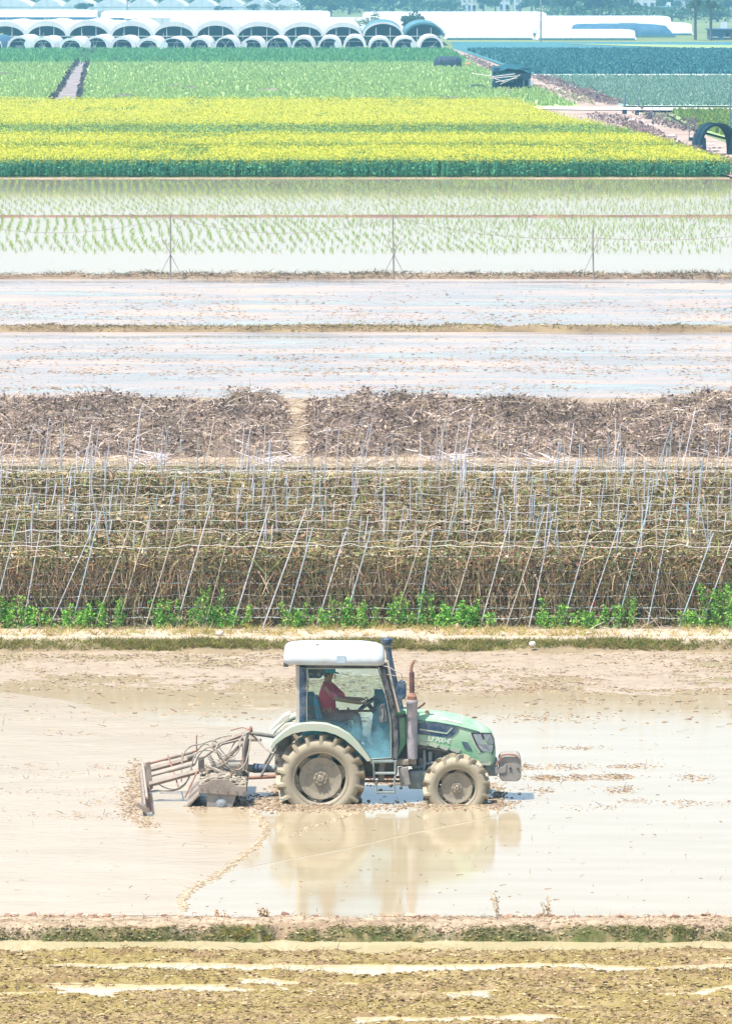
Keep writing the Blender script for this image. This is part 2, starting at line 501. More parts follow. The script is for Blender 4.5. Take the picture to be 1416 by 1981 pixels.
cc_ = np.where(fc_, pick([(0.11, 0.12, 0.04), (0.22, 0.18, 0.085), (0.16, 0.14, 0.06), (0.30, 0.24, 0.13)], n), pick([(0.38, 0.29, 0.19), (0.30, 0.22, 0.135), (0.22, 0.15, 0.09)], n))
tag(Pile().add(clods(np.stack([x, y, near_bank(x, y) + q * 0.2], 1), q * 1.5, q * 1.1, q * 0.9, 0.45), cc_).build('bank_clods', M['bits']), 'rough soil and moss clods on the nearest bank', 'clods', None, 'stuff')
def bank_tufts(name, label, n, x0, x1, y0, y1, zf, cols, L, nb=6, wd=(0.006, 0.012), dens=None, spread=0.6, mat='leafy', kind='stuff'):
    x = rng.uniform(x0, x1, n * 3); y = rng.uniform(y0, y1, n * 3)
    k = np.ones(n * 3, bool) if dens is None else rng.random(n * 3) < dens(x, y)
    x, y = x[k][:n], y[k][:n]; n = len(x)
    B = np.repeat(np.stack([x, y, zf(x, y) - 0.01], 1), nb, 0); m = len(B)
    B[:, :2] += rng.normal(size=(m, 2)) * 0.03
    d = rng.normal(size=(m, 3)) * spread; d[:, 2] = 1; d = unit(d)
    l = rng.uniform(*L, m)
    bend = d * (l * 0.5)[:, None]; bend[:, 2] = -0.45 * l * rng.random(m)
    p = Pile().add(ribbons(B, d, l, rng.uniform(*wd, m), bend, 2, taper=0.15), np.repeat(pick(cols, n), nb, 0) * rng.uniform(0.75, 1.25, (m, 1)))
    return tag(p.build(name, M[mat]), label, name.replace('_', ' '), None, kind)
bank_tufts('bank_weeds', 'yellow green weeds sprouting on the face of the nearest bank', 420, -7, 7, yB0 - 0.05, yB1, near_bank, [(0.34, 0.30, 0.05), (0.42, 0.30, 0.07), (0.22, 0.24, 0.06)], (0.05, 0.14), 6,
           dens=lambda x, y: np.clip(0.10 + 1.2 * np.exp(-((x + 1.55) / 0.5) ** 2) + 0.4 * np.exp(-((x + 4.3) / 0.12) ** 2) + 0.4 * np.exp(-((x + 3.3) / 0.1) ** 2), 0, 1))
bank_tufts('bank_moss', 'low olive green moss and grass on the face of the nearest bank', 1500, -7, 7, yB0 - 0.02, yB1 + 0.03, near_bank, [(0.12, 0.15, 0.05), (0.18, 0.18, 0.06), (0.26, 0.22, 0.09), (0.09, 0.12, 0.045)], (0.03, 0.07), 6, (0.006, 0.014), dens=lambda x, y: np.clip((fbm(x * 1.3, y * 3, 117) - 0.3) * 3.5, 0.1, 1), spread=1.2)
litter(2200, -7, 7, yB1, yB2 + 0.02, lambda x, y: near_bank(x, y) + 0.006, 'bank_litter', 'short straw and roots on top of the nearest bank', [(0.30, 0.2, 0.12), (0.46, 0.36, 0.22), (0.18, 0.11, 0.075)], (0.03, 0.14), (0.005, 0.012), 0.4)
# lumps of soil along the water's edge of that bank
n = 620
x = rng.uniform(-7, 7, n); y = yB2 - 0.04 + rng.normal(size=n) * 0.10
k = rng.random(n) < np.clip((fbm(x * 1.2, x * 0, 88) - 0.33) * 4, 0.05, 1)
x, y = x[k], y[k]; n = len(x)
s = rng.uniform(0.010, 0.04, n)
tag(Pile().add(clods(np.stack([x, y, near_bank(x, y) + s * 0.3], 1), s * 1.6, s * 1.2, s), pick([(0.34, 0.22, 0.14), (0.24, 0.14, 0.10), (0.45, 0.34, 0.24)], n)).build('soil_lumps', M['bits']),
    'brown soil lumps along the water edge of the nearest bank', 'soil lumps', None, 'stuff')
def dry_weed(px, py, h, k, label, col=(0.42, 0.27, 0.12)):
    r = empty('dry_weed', tuple(P(px, py, 0.02)))
    lf = Pile(); sm_ = surf('dry weed stem', (0.4, 0.26, 0.14), (0.5, 0.36, 0.2))
    for i in range(k):
        a = random.uniform(-0.35, 0.35); b = random.uniform(-0.3, 0.3); hh = h * random.uniform(0.6, 1)
        x0, y0 = random.uniform(-0.06, 0.06), random.uniform(-0.05, 0.05)
        pts = [(x0 + a * t * hh + 0.02 * math.sin(4 * t + i), y0 + b * t * hh, hh * t) for t in (0, 0.35, 0.7, 1)]
        MB().tube(pts, [0.006, 0.005, 0.004, 0.002], 5).build('stem', sm_, r)
        m = 9
        t = rng.uniform(0.25, 1, m)
        cn = np.stack([x0 + a * t * hh, y0 + b * t * hh, hh * t], 1) + rng.normal(size=(m, 3)) * 0.018
        lf.add(cards(cn, rng.uniform(0.03, 0.06, m)), pick([col, (0.3, 0.16, 0.08), (0.55, 0.4, 0.2)], m))
    lf.build('leaves', M['dry'], r)['kind'] = 'stuff'
    tag(r, label, 'weed', 'dry weeds on the nearest bank')
dry_weed(960, 1774, 0.38, 4, 'tall dry brown weed standing at the water edge, left of two near right')
dry_weed(1060, 1774, 0.30, 4, 'tall dry brown weed at the water edge, right of two near right')
dry_weed(510, 1776, 0.16, 8, 'low reddish brown weed spray on the bank below the tiller')
dry_weed(426, 1774, 0.10, 3, 'tiny brown weed stub on the bank edge, left of the tractor reflection')

# ---- the flooded field with the tractor
yF1 = D(1262, 0.0)
band('flooded_field', yB2 - 0.3, yF1 + 0.6, 0.0, M['field_water'], 34)
def mudflat(X, Y):
    a = D(1395); b = D(1300)
    k = np.clip((Y - a) / (b - a), 0, 1)
    nz = fbm(X * 0.55, Y * 0.9, 101, 4) - 0.5
    big = np.where(X > -3, 0.006, -0.012) * (1 - k)
    rip = fbm(X * 5, Y * 5, 111, 3) - 0.44
    h = -0.035 + 0.045 * k + 0.075 * nz + 0.05 * rip * np.clip(k + 0.2, 0, 1) + big
    return np.minimum(h, 0.07)
def mudflat_c(X, Y, Z):
    u = fbm(X * 6, Y * 6, 121, 3)[..., None]
    return np.array([0.345, 0.27, 0.185]) * (0.75 + 0.5 * u)
M['wet_mud'] = attr_mat('wet mud', 0.5, spec=0.4)
heightfield('mud_flat', np.linspace(-13, 13, 420), np.linspace(D(1400), yF1 + 0.3, 190), mudflat, M['wet_mud'], mudflat_c)

def scatter_px(n, x0, x1, y0, y1, z=0.0):
    px = rng.uniform(x0, x1, n); py = rng.uniform(y0, y1, n)
    t = [P(a, b, z) for a, b in zip(px, py)]
    return np.array(t).reshape(-1, 3)
MUDC = [(0.29, 0.215, 0.135), (0.23, 0.165, 0.10), (0.33, 0.25, 0.165), (0.15, 0.10, 0.07)]
TWIG = [(0.30, 0.17, 0.09), (0.20, 0.10, 0.06), (0.36, 0.24, 0.11), (0.13, 0.07, 0.055)]
pc = Pile(); pt = Pile()
def add_clods(n, box, s=(0.012, 0.04), flat=0.45, cols=MUDC):
    c = scatter_px(n, *box); q = rng.uniform(*s, n); c[:, 2] = q * flat * 0.2
    pc.add(clods(c, q * 1.5, q * 1.2, q * flat), pick(cols, n))
def add_twigs(n, box, L=(0.05, 0.25), cols=TWIG, up=0.25, wd=(0.008, 0.016), ax=0.5):
    c = scatter_px(n, *box); c[:, 2] = 0.004
    d = rng.normal(size=(n, 3)); d[:, 1] *= ax; d[:, 2] = np.abs(d[:, 2]) * up; d = unit(d)
    l = rng.uniform(*L, n)
    b = rng.normal(size=(n, 3)) * (l * 0.25)[:, None]; b[:, 2] = -np.abs(b[:, 2]) * 0.2
    pt.add(ribbons(c, d, l, rng.uniform(*wd, n), b, 2, taper=0.6), pick(cols, n))
def streak(n, x0, x1, y0, dy, twigs, nclumps=6, s=(0.005, 0.017)):
    n = int(n * 1.7)
    """a broken line of floating stubble, thicker in a few places"""
    cx = rng.uniform(x0, x1, nclumps); wdt = rng.uniform(10, 45, nclumps)
    i = rng.integers(0, nclumps, n)
    px = cx[i] + rng.normal(size=n) * wdt[i]; py = y0 + rng.normal(size=n) * dy
    c = np.array([P(a, b, 0) for a, b in zip(px, py)]); q = rng.uniform(*s, n); c[:, 2] = q * 0.1
    pc.add(clods(c, q * 1.6, q * 1.1, q * 0.5), pick(MUDC + TWIG, n))
    for k in range(twigs):
        j = rng.integers(0, nclumps); add_twigs(1, (cx[j] - wdt[j] * 1.4, cx[j] + wdt[j] * 1.4, y0 - dy * 1.6, y0 + dy * 1.6), (0.04, 0.16), wd=(0.006, 0.013))
add_clods(5200, (-60, 1480, 1264, 1302), (0.006, 0.026), 0.8)
add_clods(2000, (-60, 1480, 1296, 1338), (0.008, 0.03), 0.6)
add_clods(1200, (500, 1480, 1300, 1345), (0.008, 0.03), 0.6)
add_twigs(500, (-60, 1480, 1266, 1340), (0.04, 0.16), wd=(0.006, 0.012))
add_clods(260, (-40, 1460, 1340, 1400)); add_twigs(130, (-40, 1460, 1340, 1420))
add_twigs(230, (-40, 1460, 1420, 1770), (0.03, 0.10), up=0.5, wd=(0.006, 0.011))
add_clods(220, (-40, 1460, 1420, 1770), (0.006, 0.02))
for (x0, x1, y0, dy, n, tw, nc) in [(1000, 1120, 1448, 2, 45, 10, 3), (1000, 1130, 1485, 3, 90, 35, 4), (1110, 1270, 1483, 3, 90, 30, 4), (1020, 1120, 1506, 3, 110, 45, 3), (1120, 1260, 1504, 3, 120, 50, 3), (1310, 1360, 1506, 4, 40, 20, 2), (1180, 1300, 1529, 4, 60, 30, 4), (1010, 1060, 1530, 4, 40, 15, 2), (1210, 1270, 1550, 2, 20, 10, 2), (1280, 1400, 1555, 3, 40, 16, 4), (1150, 1200, 1563, 4, 18, 10, 2), (1000, 1160, 1390, 4, 90, 20, 4), (960, 1410, 1335, 4, 160, 60, 8), (1100, 1400, 1360, 3, 60, 30, 5), (960, 1100, 1330, 4, 110, 40, 4), (1140, 1400, 1311, 3, 120, 60, 5), (560, 700, 1391, 4, 60, 20, 4), (0, 300, 1484, 4, 120, 30, 6), (60, 260, 1500, 4, 80, 20, 5), (0, 240, 1535, 5, 100, 20, 5), (20, 250, 1580, 4, 150, 20, 6), (150, 300, 1555, 5, 90, 10, 4), (60, 180, 1420, 3, 30, 14, 3), (280, 560, 1425, 4, 40, 14, 5), (480, 720, 1562, 5, 240, 30, 6), (700, 960, 1563, 4, 110, 10, 5), (940, 1000, 1555, 6, 60, 6, 3)]:
    streak(n, x0, x1, y0, dy, tw, nc)
# the churned mud that the levelling board drags along and round the wheels
def blob(n, cx, cy, wx, wy, s=(0.008, 0.028), flat=0.8):
    n = int(n * 1.8)
    px = cx + rng.normal(size=n) * wx; py = cy + rng.normal(size=n) * wy
    c = np.array([P(a, b, 0) for a, b in zip(px, py)]); q = rng.uniform(*s, n) * rng.uniform(0.5, 1, n); c[:, 2] = q * 0.15
    pc.add(clods(c, q * 1.5, q * 1.2, q * flat), pick(MUDC, n))
for k in range(12): blob(45, 262 - random.uniform(-8, 14), 1478 + k * 10, 9, 5)
for a in [(250, 1560, 14, 16, 120), (285, 1595, 10, 4, 50), (385, 1562, 12, 6, 90), (500, 1556, 22, 9, 240), (560, 1562, 40, 5, 220), (660, 1562, 40, 5, 200), (760, 1512, 38, 5, 200), (830, 1560, 60, 4, 130), (962, 1540, 9, 14, 160), (960, 1560, 14, 4, 60), (530, 1540, 8, 12, 120)]:
    blob(a[4], *a[:4])
# curved lines of churned lumps left in the water
def trail(pts, n, w, s=(0.006, 0.02)):
    pts = np.array(pts, float); t = rng.uniform(0, len(pts) - 1, n); i = np.clip(t.astype(int), 0, len(pts) - 2); f = (t - i)[:, None]
    q = pts[i] * (1 - f) + pts[i + 1] * f + rng.normal(size=(n, 2)) * np.array(w)
    c = np.array([P(a, b, 0) for a, b in q]); z = rng.uniform(*s, n); c[:, 2] = z * 0.15
    pc.add(clods(c, z * 1.7, z * 1.2, z * 0.6), pick([(0.36, 0.28, 0.175), (0.40, 0.32, 0.21), (0.27, 0.2, 0.125)], n))
trail([(488, 1572), (508, 1590), (512, 1612), (498, 1638), (462, 1662), (420, 1695), (368, 1722), (350, 1745), (356, 1762)], 1500, (4, 3))
trail([(700, 1570), (660, 1584), (600, 1600), (560, 1622)], 180, (3, 1.2))
tag(pc.build('mud_lumps', M['wetbits']), 'wet mud lumps and clods breaking the surface of the flooded field', 'mud lumps', None, 'stuff')
tag(pt.build('floating_stubble', M['bits']), 'brown stalks and stubble floating on the flooded field', 'stubble', None, 'stuff')
M['ruffled_water'] = water('ruffled silty water', [(0.3, (0.35, 0.275, 0.175)), (0.7, (0.42, 0.34, 0.225))], 1.2, (0.3, 1, 1), 0.22, 0.016, 6.0, (0.45, 1, 1))
sheet('ruffled_water', [P(*q, 0.004) for q in [(-260, 1340), (20, 1341), (120, 1354), (200, 1376), (300, 1394), (480, 1408), (540, 1470), (530, 1560), (500, 1572), (512, 1600), (505, 1626), (462, 1662), (420, 1695), (368, 1722), (350, 1745), (350, 1772), (-260, 1772)]], M['ruffled_water'])
# low wash that runs out from the tractor and turns behind it
def wash(name, pts, w, h, label):
    pts = [P(a, b, 0) for a, b in pts]
    V = []; n = 7
    P_ = np.array(pts); tt = np.linspace(0, len(P_) - 1, 60)
    cc = np.stack([np.interp(tt, np.arange(len(P_)), P_[:, i]) for i in range(3)], 1)
    tg = unit(np.gradient(cc, axis=0)); sd = np.stack([-tg[:, 1], tg[:, 0], tg[:, 2] * 0], 1)
    rings = []
    for i in range(60):
        e = math.sin(math.pi * min(1, (i + 1) / 60 * 1.0)) ** 0.5
        rings.append([tuple(cc[i] + sd[i] * w * u + np.array([0, 0, -0.003 + h * e * (math.cos(math.pi * u) * 0.5 + 0.5)])) for u in np.linspace(-1, 1, n)])
    mb = MB().loft(rings, cap=False, closed=False)
    o = mb.build(name, M['field_water'], None, 60)
    tag(o, label, 'wave', None, 'structure')
wash('wave', [(1005, 1566), (930, 1586), (800, 1612), (660, 1645), (540, 1668), (430, 1690)], 0.10, 0.012, 'low wave')

# ---- far bank of that field, with the path in front of the trellis
zT = 0.14
yG0, yG1, yG2 = yF1, D(1243, zT), D(1224, zT)
def bank2(X, Y):
    w = 0.30 * (fbm(X * 1.2, X * 0 + 1, 16) - 0.5) * 2
    z = bank_profile(Y - w, [yG0 - 0.5, yG0 - 0.1, yG1 - 0.1, yG1 + 0.25, yG2 + 2], [-0.08, 0.0, zT - 0.03, zT + 0.01, zT])
    return z + 0.07 * (fbm(X * 4, Y * 4, 26, 3) - 0.44) * np.clip((yG1 + 0.5 - Y) / 0.8, 0.15, 1)
def bank2_c(X, Y, Z):
    top = np.array([0.50, 0.40, 0.30]); mud = np.array([0.26, 0.20, 0.12])
    k = np.clip((Y - yG1 + 0.1) / 0.35, 0, 1)[..., None]
    return (mud * (1 - k) + top * k) * (0.8 + 0.45 * fbm(X * 4, Y * 4, 66, 3))[..., None]
heightfield('far_bank', np.linspace(-14, 14, 420), np.linspace(yG0 - 0.6, yG2 + 0.6, 70), bank2, M['near_mud'], bank2_c)
bank_tufts('bank_grass', 'olive green grass along the waterside of the bank below the trellis', 5200, -12, 12, yG0 + 0.1, yG1 + 0.25, bank2, [(0.20, 0.22, 0.04), (0.32, 0.30, 0.07), (0.40, 0.33, 0.14), (0.13, 0.17, 0.04), (0.28, 0.20, 0.10)], (0.07, 0.2), 6, (0.01, 0.02),
           dens=lambda x, y: np.clip((fbm(x * 0.8, y * 1.5, 99) - 0.28) * 3.5, 0.22, 1) * np.where(x > 2, 0.8, 1))
def stone(name, px, py, z, s, label, cat, col, mat=None):
    V, F, k = clods(np.array([[0, 0, s[2] * 0.7]]), np.array([s[0]]), np.array([s[1]]), np.array([s[2]]), 0.16)
    o = np_mesh(name, V, F, mat or surf(name + ' surface', tuple(c * 0.85 for c in col), col, 6, 0.9, 0.01, 30))
    o.location = tuple(P(px, py, z))
    m = o.modifiers.new('round', 'SUBSURF'); m.levels = m.render_levels = 2
    tag(o, label, cat)
stone('stone', 425, 1231, zT, (0.11, 0.09, 0.08), 'pale rounded stone on the bank path left of the tractor roof', 'stone', (0.62, 0.52, 0.44))
stone('plastic_bag', 1030, 1250, 0.14, (0.09, 0.08, 0.07), 'crumpled white plastic bag on the grassy bank right of the exhaust', 'bag', (0.8, 0.78, 0.74))
stone('stone', 1137, 1229, zT, (0.07, 0.06, 0.05), 'small pale stone on the bank path right of the white bag', 'stone', (0.66, 0.58, 0.48))
stone('plastic_scrap', 1349, 1214, zT, (0.05, 0.03, 0.09), 'small bright blue plastic scrap at the trellis foot near the right edge', 'scrap', (0.1, 0.35, 0.7))
stone('rag', 838 + 46, 1222, zT, (0.06, 0.05, 0.12), 'small tan rag on the path before the biggest weed clump', 'rag', (0.55, 0.36, 0.26))

# ---- trellis field
yT0, yT1 = D(1214, zT), D(900, zT)
band('trellis_ground', yG2 - 0.2, D(772, zT) + 0.6, zT, M['trellis_soil'], 30)
M['pole'] = surf('weathered pole', (0.44, 0.43, 0.45), (0.70, 0.68, 0.70), 3, 0.7)
M['pole_blue'] = surf('bluish coated pole', (0.30, 0.42, 0.48), (0.52, 0.60, 0.64), 3, 0.6)
M['pole_tan'] = surf('tan bamboo pole', (0.40, 0.33, 0.26), (0.58, 0.50, 0.42), 3, 0.8)
M['string'] = surf('plastic string', (0.62, 0.60, 0.56), (0.75, 0.72, 0.66), 3, 0.6)
M['string_blue'] = surf('bluish plastic string', (0.40, 0.56, 0.60), (0.6, 0.66, 0.68), 3, 0.6)
pole_me = MB().tube([(0, 0, 0), (0, 0, 0.5), (0, 0, 1)], [1.0, 0.9, 0.75], 6).mesh('pole', M['pole'], 50)
pole_mes = [pole_me, pole_me, pole_me.copy(), pole_me.copy()]
for m_, k_ in ((pole_mes[2], 'pole_blue'), (pole_mes[3], 'pole_tan')):
    m_.materials.clear(); m_.materials.append(M[k_])
SEG = 4.0
def vine_segment(seed, green=0.0):
    global rng
    rng = np.random.default_rng(seed)
    p = Pile()
    BR = [(0.30, 0.19, 0.11), (0.18, 0.12, 0.07), (0.38, 0.27, 0.16), (0.24, 0.22, 0.085), (0.16, 0.18, 0.065), (0.20, 0.24, 0.085), (0.05, 0.035, 0.03), (0.17, 0.13, 0.045), (0.26, 0.10, 0.06)]
    # hanging dead stems
    n = 2600
    z = 1.62 * rng.random(n) ** 0.8
    B = np.stack([rng.uniform(0, SEG, n), 0.0 + rng.random(n) ** 1.4 * 0.85 * (1.05 - 0.35 * z), z + zT * 0], 1)
    d = rng.normal(size=(n, 3)) * [0.6, 0.35, 0.9]; d = unit(d)
    l = rng.uniform(0.12, 0.5, n); b = rng.normal(size=(n, 3)) * (l * 0.4)[:, None]; b[:, 2] -= 0.3 * l
    p.add(ribbons(B, d, l, rng.uniform(0.010, 0.024, n), b, 2), pick(BR + [(0.42, 0.30, 0.16), (0.5, 0.38, 0.26)], n, 0.3))
    n = 500                                                     # upright dead stalks on the face
    B = np.stack([rng.uniform(0, SEG, n), rng.uniform(-0.04, 0.2, n), rng.uniform(0, 1.0, n)], 1)
    d = unit(np.stack([rng.normal(size=n) * 0.2, rng.normal(size=n) * 0.1, np.ones(n)], 1)); l = rng.uniform(0.3, 0.8, n)
    p.add(ribbons(B, d, l, rng.uniform(0.010, 0.02, n), rng.normal(size=(n, 3)) * 0.08, 3), pick([(0.44, 0.33, 0.2), (0.34, 0.25, 0.13), (0.22, 0.15, 0.09), (0.55, 0.45, 0.34)], n))
    # shrivelled leaves
    n = 4600
    z = 1.62 * rng.random(n) ** 0.85
    Cn = np.stack([rng.uniform(0, SEG, n), 0.10 + rng.random(n) * 0.75 * (1.05 - 0.35 * z), z], 1)
    p.add(cards(Cn, rng.uniform(0.05, 0.13, n)), pick(BR + [(0.19, 0.25, 0.08), (0.14, 0.20, 0.065), (0.24, 0.30, 0.11), (0.42, 0.33, 0.22), (0.54, 0.44, 0.31), (0.40, 0.24, 0.14)], n, 0.3))
    # straw coloured tops draped over the upper strings
    n = 230
    B = np.stack([rng.uniform(0, SEG, n), rng.uniform(0.0, 0.7, n), rng.uniform(1.1, 1.72, n)], 1)
    d = rng.normal(size=(n, 3)) * [1, 0.4, 0.6]; d = unit(d)
    l = rng.uniform(0.2, 0.7, n); b = rng.normal(size=(n, 3)) * (l * 0.3)[:, None]; b[:, 2] = -0.35 * l * rng.random(n)
    p.add(ribbons(B, d, l, rng.uniform(0.009, 0.016, n), b, 4), pick([(0.50, 0.38, 0.18), (0.40, 0.32, 0.12), (0.60, 0.48, 0.30), (0.30, 0.28, 0.08)], n))
    # leftover shrivelled fruit
    n = 12
    c = np.stack([rng.uniform(0, SEG, n), rng.uniform(0.02, 0.15, n), rng.uniform(0.4, 1.6, n)], 1)
    q = rng.uniform(0.02, 0.032, n)
    p.add(clods(c, q, q, q, 0.1), pick([(0.42, 0.05, 0.03), (0.5, 0.14, 0.05)], n))
    return p.mesh('dead_vines', M['dry'])
vine_me = [vine_segment(200 + i) for i in range(4)]
rng = np.random.default_rng(5)
ys_row = [yT0]
while ys_row[-1] < 149.5: ys_row.append(ys_row[-1] + 2.1)
NR = len(ys_row)
for ri, y0 in enumerate(ys_row):
    half = inview(y0, 1.22)
    nseg = int(math.ceil(2 * half / SEG))
    x0 = -nseg * SEG / 2 - random.uniform(0, 0.8)
    row = empty('trellis_row', (x0, y0, zT))
    where = ['nearest the bank, behind the tractor', 'second from the bank'][ri] if ri < 2 else ('last row before the dry vine heaps' if ri == NR - 1 else ORD[ri] + ' row counted from the bank')
    tag(row, 'row of pale poles, strings and dead tomato vines, ' + where, 'trellis', 'trellis rows of dead vines')
    vz = min(1.0, max(0.12, (CAM_H - zT - 975.0 * y0 / FPX) / 1.72))       # the farther rows are already half cleared
    for k in range(nseg):
        o = link('dead_vines', vine_me[random.randrange(4)], None, row, (k * SEG, 0, 0))
        o['kind'] = 'stuff'
        if random.random() < 0.5:
            o.scale.x = -1; o.location.x += SEG
        o.scale.z = random.uniform(0.92, 1.06) * vz
    Lr = nseg * SEG
    x = random.uniform(0, 0.5)
    while x < Lr:
        h = random.uniform(2.0, 2.6) * (1 if ri == 0 else 0.88 if vz > 0.95 else 0.72)
        lean = random.gauss(0.30, 0.07) if ri == 0 else random.gauss(0.10, 0.08)
        if random.random() < (0.92 if ri == 0 else 0.6 if vz > 0.95 else 0.25):      # front leg, leaning along the row and inwards
            o = link('pole', random.choice(pole_mes), None, row, (x, random.uniform(-0.16, -0.04), 0.0))
            r = random.uniform(0.010, 0.016)
            v = Vector((lean * h, random.uniform(0.0, 0.16) if ri == 0 else random.uniform(0.2, 0.4), h))
            o.rotation_euler = v.to_track_quat('Z', 'Y').to_euler(); o.scale = (r, r, v.length)
        if random.random() < (0.75 if vz > 0.95 else 0.5):                              # back leg, close to upright
            o = link('pole', random.choice(pole_mes), None, row, (x + random.uniform(0.1, 0.6), random.uniform(0.55, 0.8), 0.0))
            r = random.uniform(0.011, 0.016); h = random.uniform(1.9, 2.6) * (1.0 if vz > 0.95 else 0.72)
            v = Vector((random.gauss(0.05, 0.09) * h, random.uniform(-0.35, -0.05), h))
            o.rotation_euler = v.to_track_quat('Z', 'Y').to_euler(); o.scale = (r, r, v.length)
        x += random.uniform(0.44, 0.7) if vz > 0.95 else random.uniform(0.7, 1.2)
    levels = [0.22, 0.42, 0.68, 0.92, 1.18, 1.50, 1.72] if ri == 0 else ([1.3, 1.6, 1.85] if ri < 4 else [1.55 * vz, 1.8 * vz])
    for li, z in enumerate(levels):
        pts = []; xx = 0.0; zz = z
        while xx < Lr:
            stp = random.uniform(0.55, 0.8); z2 = z + random.gauss(0, 0.018); sag = random.uniform(0.01, 0.06 if li > len(levels) - 3 else 0.03)
            for f in (0, 0.33, 0.67):
                pts.append((xx + stp * f, -0.03 + 0.17 * z, zz + (z2 - zz) * f - 4 * sag * f * (1 - f)))
            zz = z2; xx += stp
        MB().tube(pts, 0.006 if ri == 0 else 0.0042, 4, False).build('string', M['string_blue'] if (li < len(levels) - 2 and random.random() < 0.65) else M['string'], row)
# weeds at the foot of the front row
weeds = [(30, 1190, 0.62), (60, 1200, 0.45), (150, 1190, 0.5), (212, 1200, 0.5), (335, 1195, 0.62), (378, 1185, 0.68), (440, 1200, 0.42), (575, 1200, 0.45), (655, 1190, 0.5), (712, 1200, 0.68), (775, 1190, 0.62), (868, 1216, 0.50), (908, 1214, 0.55), (1070, 1205, 0.45), (1135, 1202, 0.45), (1188, 1206, 0.5), (1335, 1205, 0.4), (1392, 1200, 0.68), (1415, 1195, 0.7)]
for i, (px, py, h) in enumerate(weeds):
    big = i in (11, 12)
    h = h * random.uniform(0.95, 1.5) if not big else h * 1.1
    nst = random.randint(6, 11) if not big else 16
    sx_ = rng.normal(size=nst) * (0.20 if not big else 0.22); sy_ = rng.normal(size=nst) * 0.08; sh_ = h * rng.uniform(0.45, 1.05, nst)
    n = nst * 75; j = rng.integers(0, nst, n); t_ = rng.random(n) ** 0.8
    c = np.stack([sx_[j] * (1 + 0.3 * t_), sy_[j], sh_[j] * t_], 1) + rng.normal(size=(n, 3)) * [0.055, 0.05, 0.02] * (1.25 - t_ * 0.7)[:, None]
    c[:, 2] = np.maximum(c[:, 2], 0.01)
    lf = Pile().add(cards(c, rng.uniform(0.035, 0.08, n)), pick([(0.14, 0.44, 0.06), (0.24, 0.55, 0.09), (0.08, 0.32, 0.05), (0.38, 0.60, 0.13), (0.46, 0.54, 0.15)], n) * (0.85 + 0.3 * rng.random((nst, 1))[j]))
    b_ = P(px, py, zT); b_[1] = min(b_[1], yT0 - 0.12 - 0.05 * (i % 3)); r = empty('weed_clump', tuple(b_))
    lf.build('leaves', M['leafy'], r)['kind'] = 'stuff'
    sm = MB()
    for k in range(nst):
        a, b = sx_[k], sy_[k]
        sm.tube([(a * 0.8, b, 0), (a * 1.1, b, sh_[k] * 0.5), (a * 1.3, b, sh_[k] * 0.95)], [0.008, 0.006, 0.003], 5)
    sm.build('stems', surf('weed stem', (0.1, 0.2, 0.05), (0.16, 0.26, 0.07)), r)
    tag(r, 'bright green weed clump, %s from the left along the trellis foot' % ORD[i], 'weed', 'green weeds at the trellis foot')
bank_tufts('dry_grass', 'yellow dry grass along the foot of the front trellis row', 2400, -11, 11, D(1232, zT), D(1198, zT), lambda x, y: x * 0 + zT, [(0.52, 0.40, 0.14), (0.46, 0.36, 0.10), (0.60, 0.48, 0.28), (0.28, 0.30, 0.06)], (0.08, 0.28), 6, (0.010, 0.02), dens=lambda x, y: np.clip((fbm(x * 1.1, y * 1.2, 131) - 0.3) * 3.5, 0.08, 1))
litter(2500, -11, 11, D(1222, zT), D(1190, zT), lambda x, y: x * 0 + zT + 0.02, 'plant_litter', 'grey dead plant litter on the soil at the trellis foot', [(0.40, 0.34, 0.30), (0.5, 0.42, 0.36), (0.25, 0.18, 0.13)], (0.08, 0.35), (0.01, 0.02), 0.5, M['dry'])

# ---- heaps of pulled dry vines
yH0, yH1 = D(886, zT), D(785, zT)
gap_x = lambda y: (575 - 708) / FPX * y
def heap_h(X, Y):
    t = (Y - yH0) / (yH1 - yH0)
    row = 0.5 + 0.5 * np.cos(t * 2 * np.pi * 5.0 + 3.0 * (fbm(X * 0.15, Y * 0, 141) - 0.5))
    n1 = fbm(X * 0.55, Y * 0.35, 151); n2 = fbm(X * 1.7, Y * 1.1, 161, 3)
    h = 0.02 + 0.85 * np.clip(n1 - 0.28, 0, 1) * (0.35 + 0.8 * row) + 0.75 * np.clip(n2 - 0.33, 0, 1)
    h = h + 0.30 * np.clip((fbm(X * 0.45, Y * 0.45, 171, 2) - 0.56) * 4, 0, 1) * np.clip((t - 0.75) * 5, 0, 1)
    e = np.clip(t / 0.04, 0, 1) * np.clip((1.02 - t + 0.04 * (n1 - 0.5)) / 0.05, 0, 1)
    gx = np.clip((np.abs(X - gap_x(Y) - 0.25 * (n2 - 0.45)) - 0.16) / 0.30, 0, 1)
    return zT - 0.03 + (h + 0.02) * e * gx
VINE = [(0.26, 0.19, 0.135), (0.17, 0.115, 0.09), (0.36, 0.27, 0.20), (0.09, 0.06, 0.05), (0.52, 0.42, 0.36), (0.26, 0.21, 0.10), (0.20, 0.145, 0.12)]
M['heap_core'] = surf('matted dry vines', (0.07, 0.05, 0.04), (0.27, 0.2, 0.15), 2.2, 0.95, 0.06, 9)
M['gap_soil'] = surf('soil with straw', (0.24, 0.17, 0.11), (0.48, 0.38, 0.25), 2.5, 0.95, 0.05, 8)
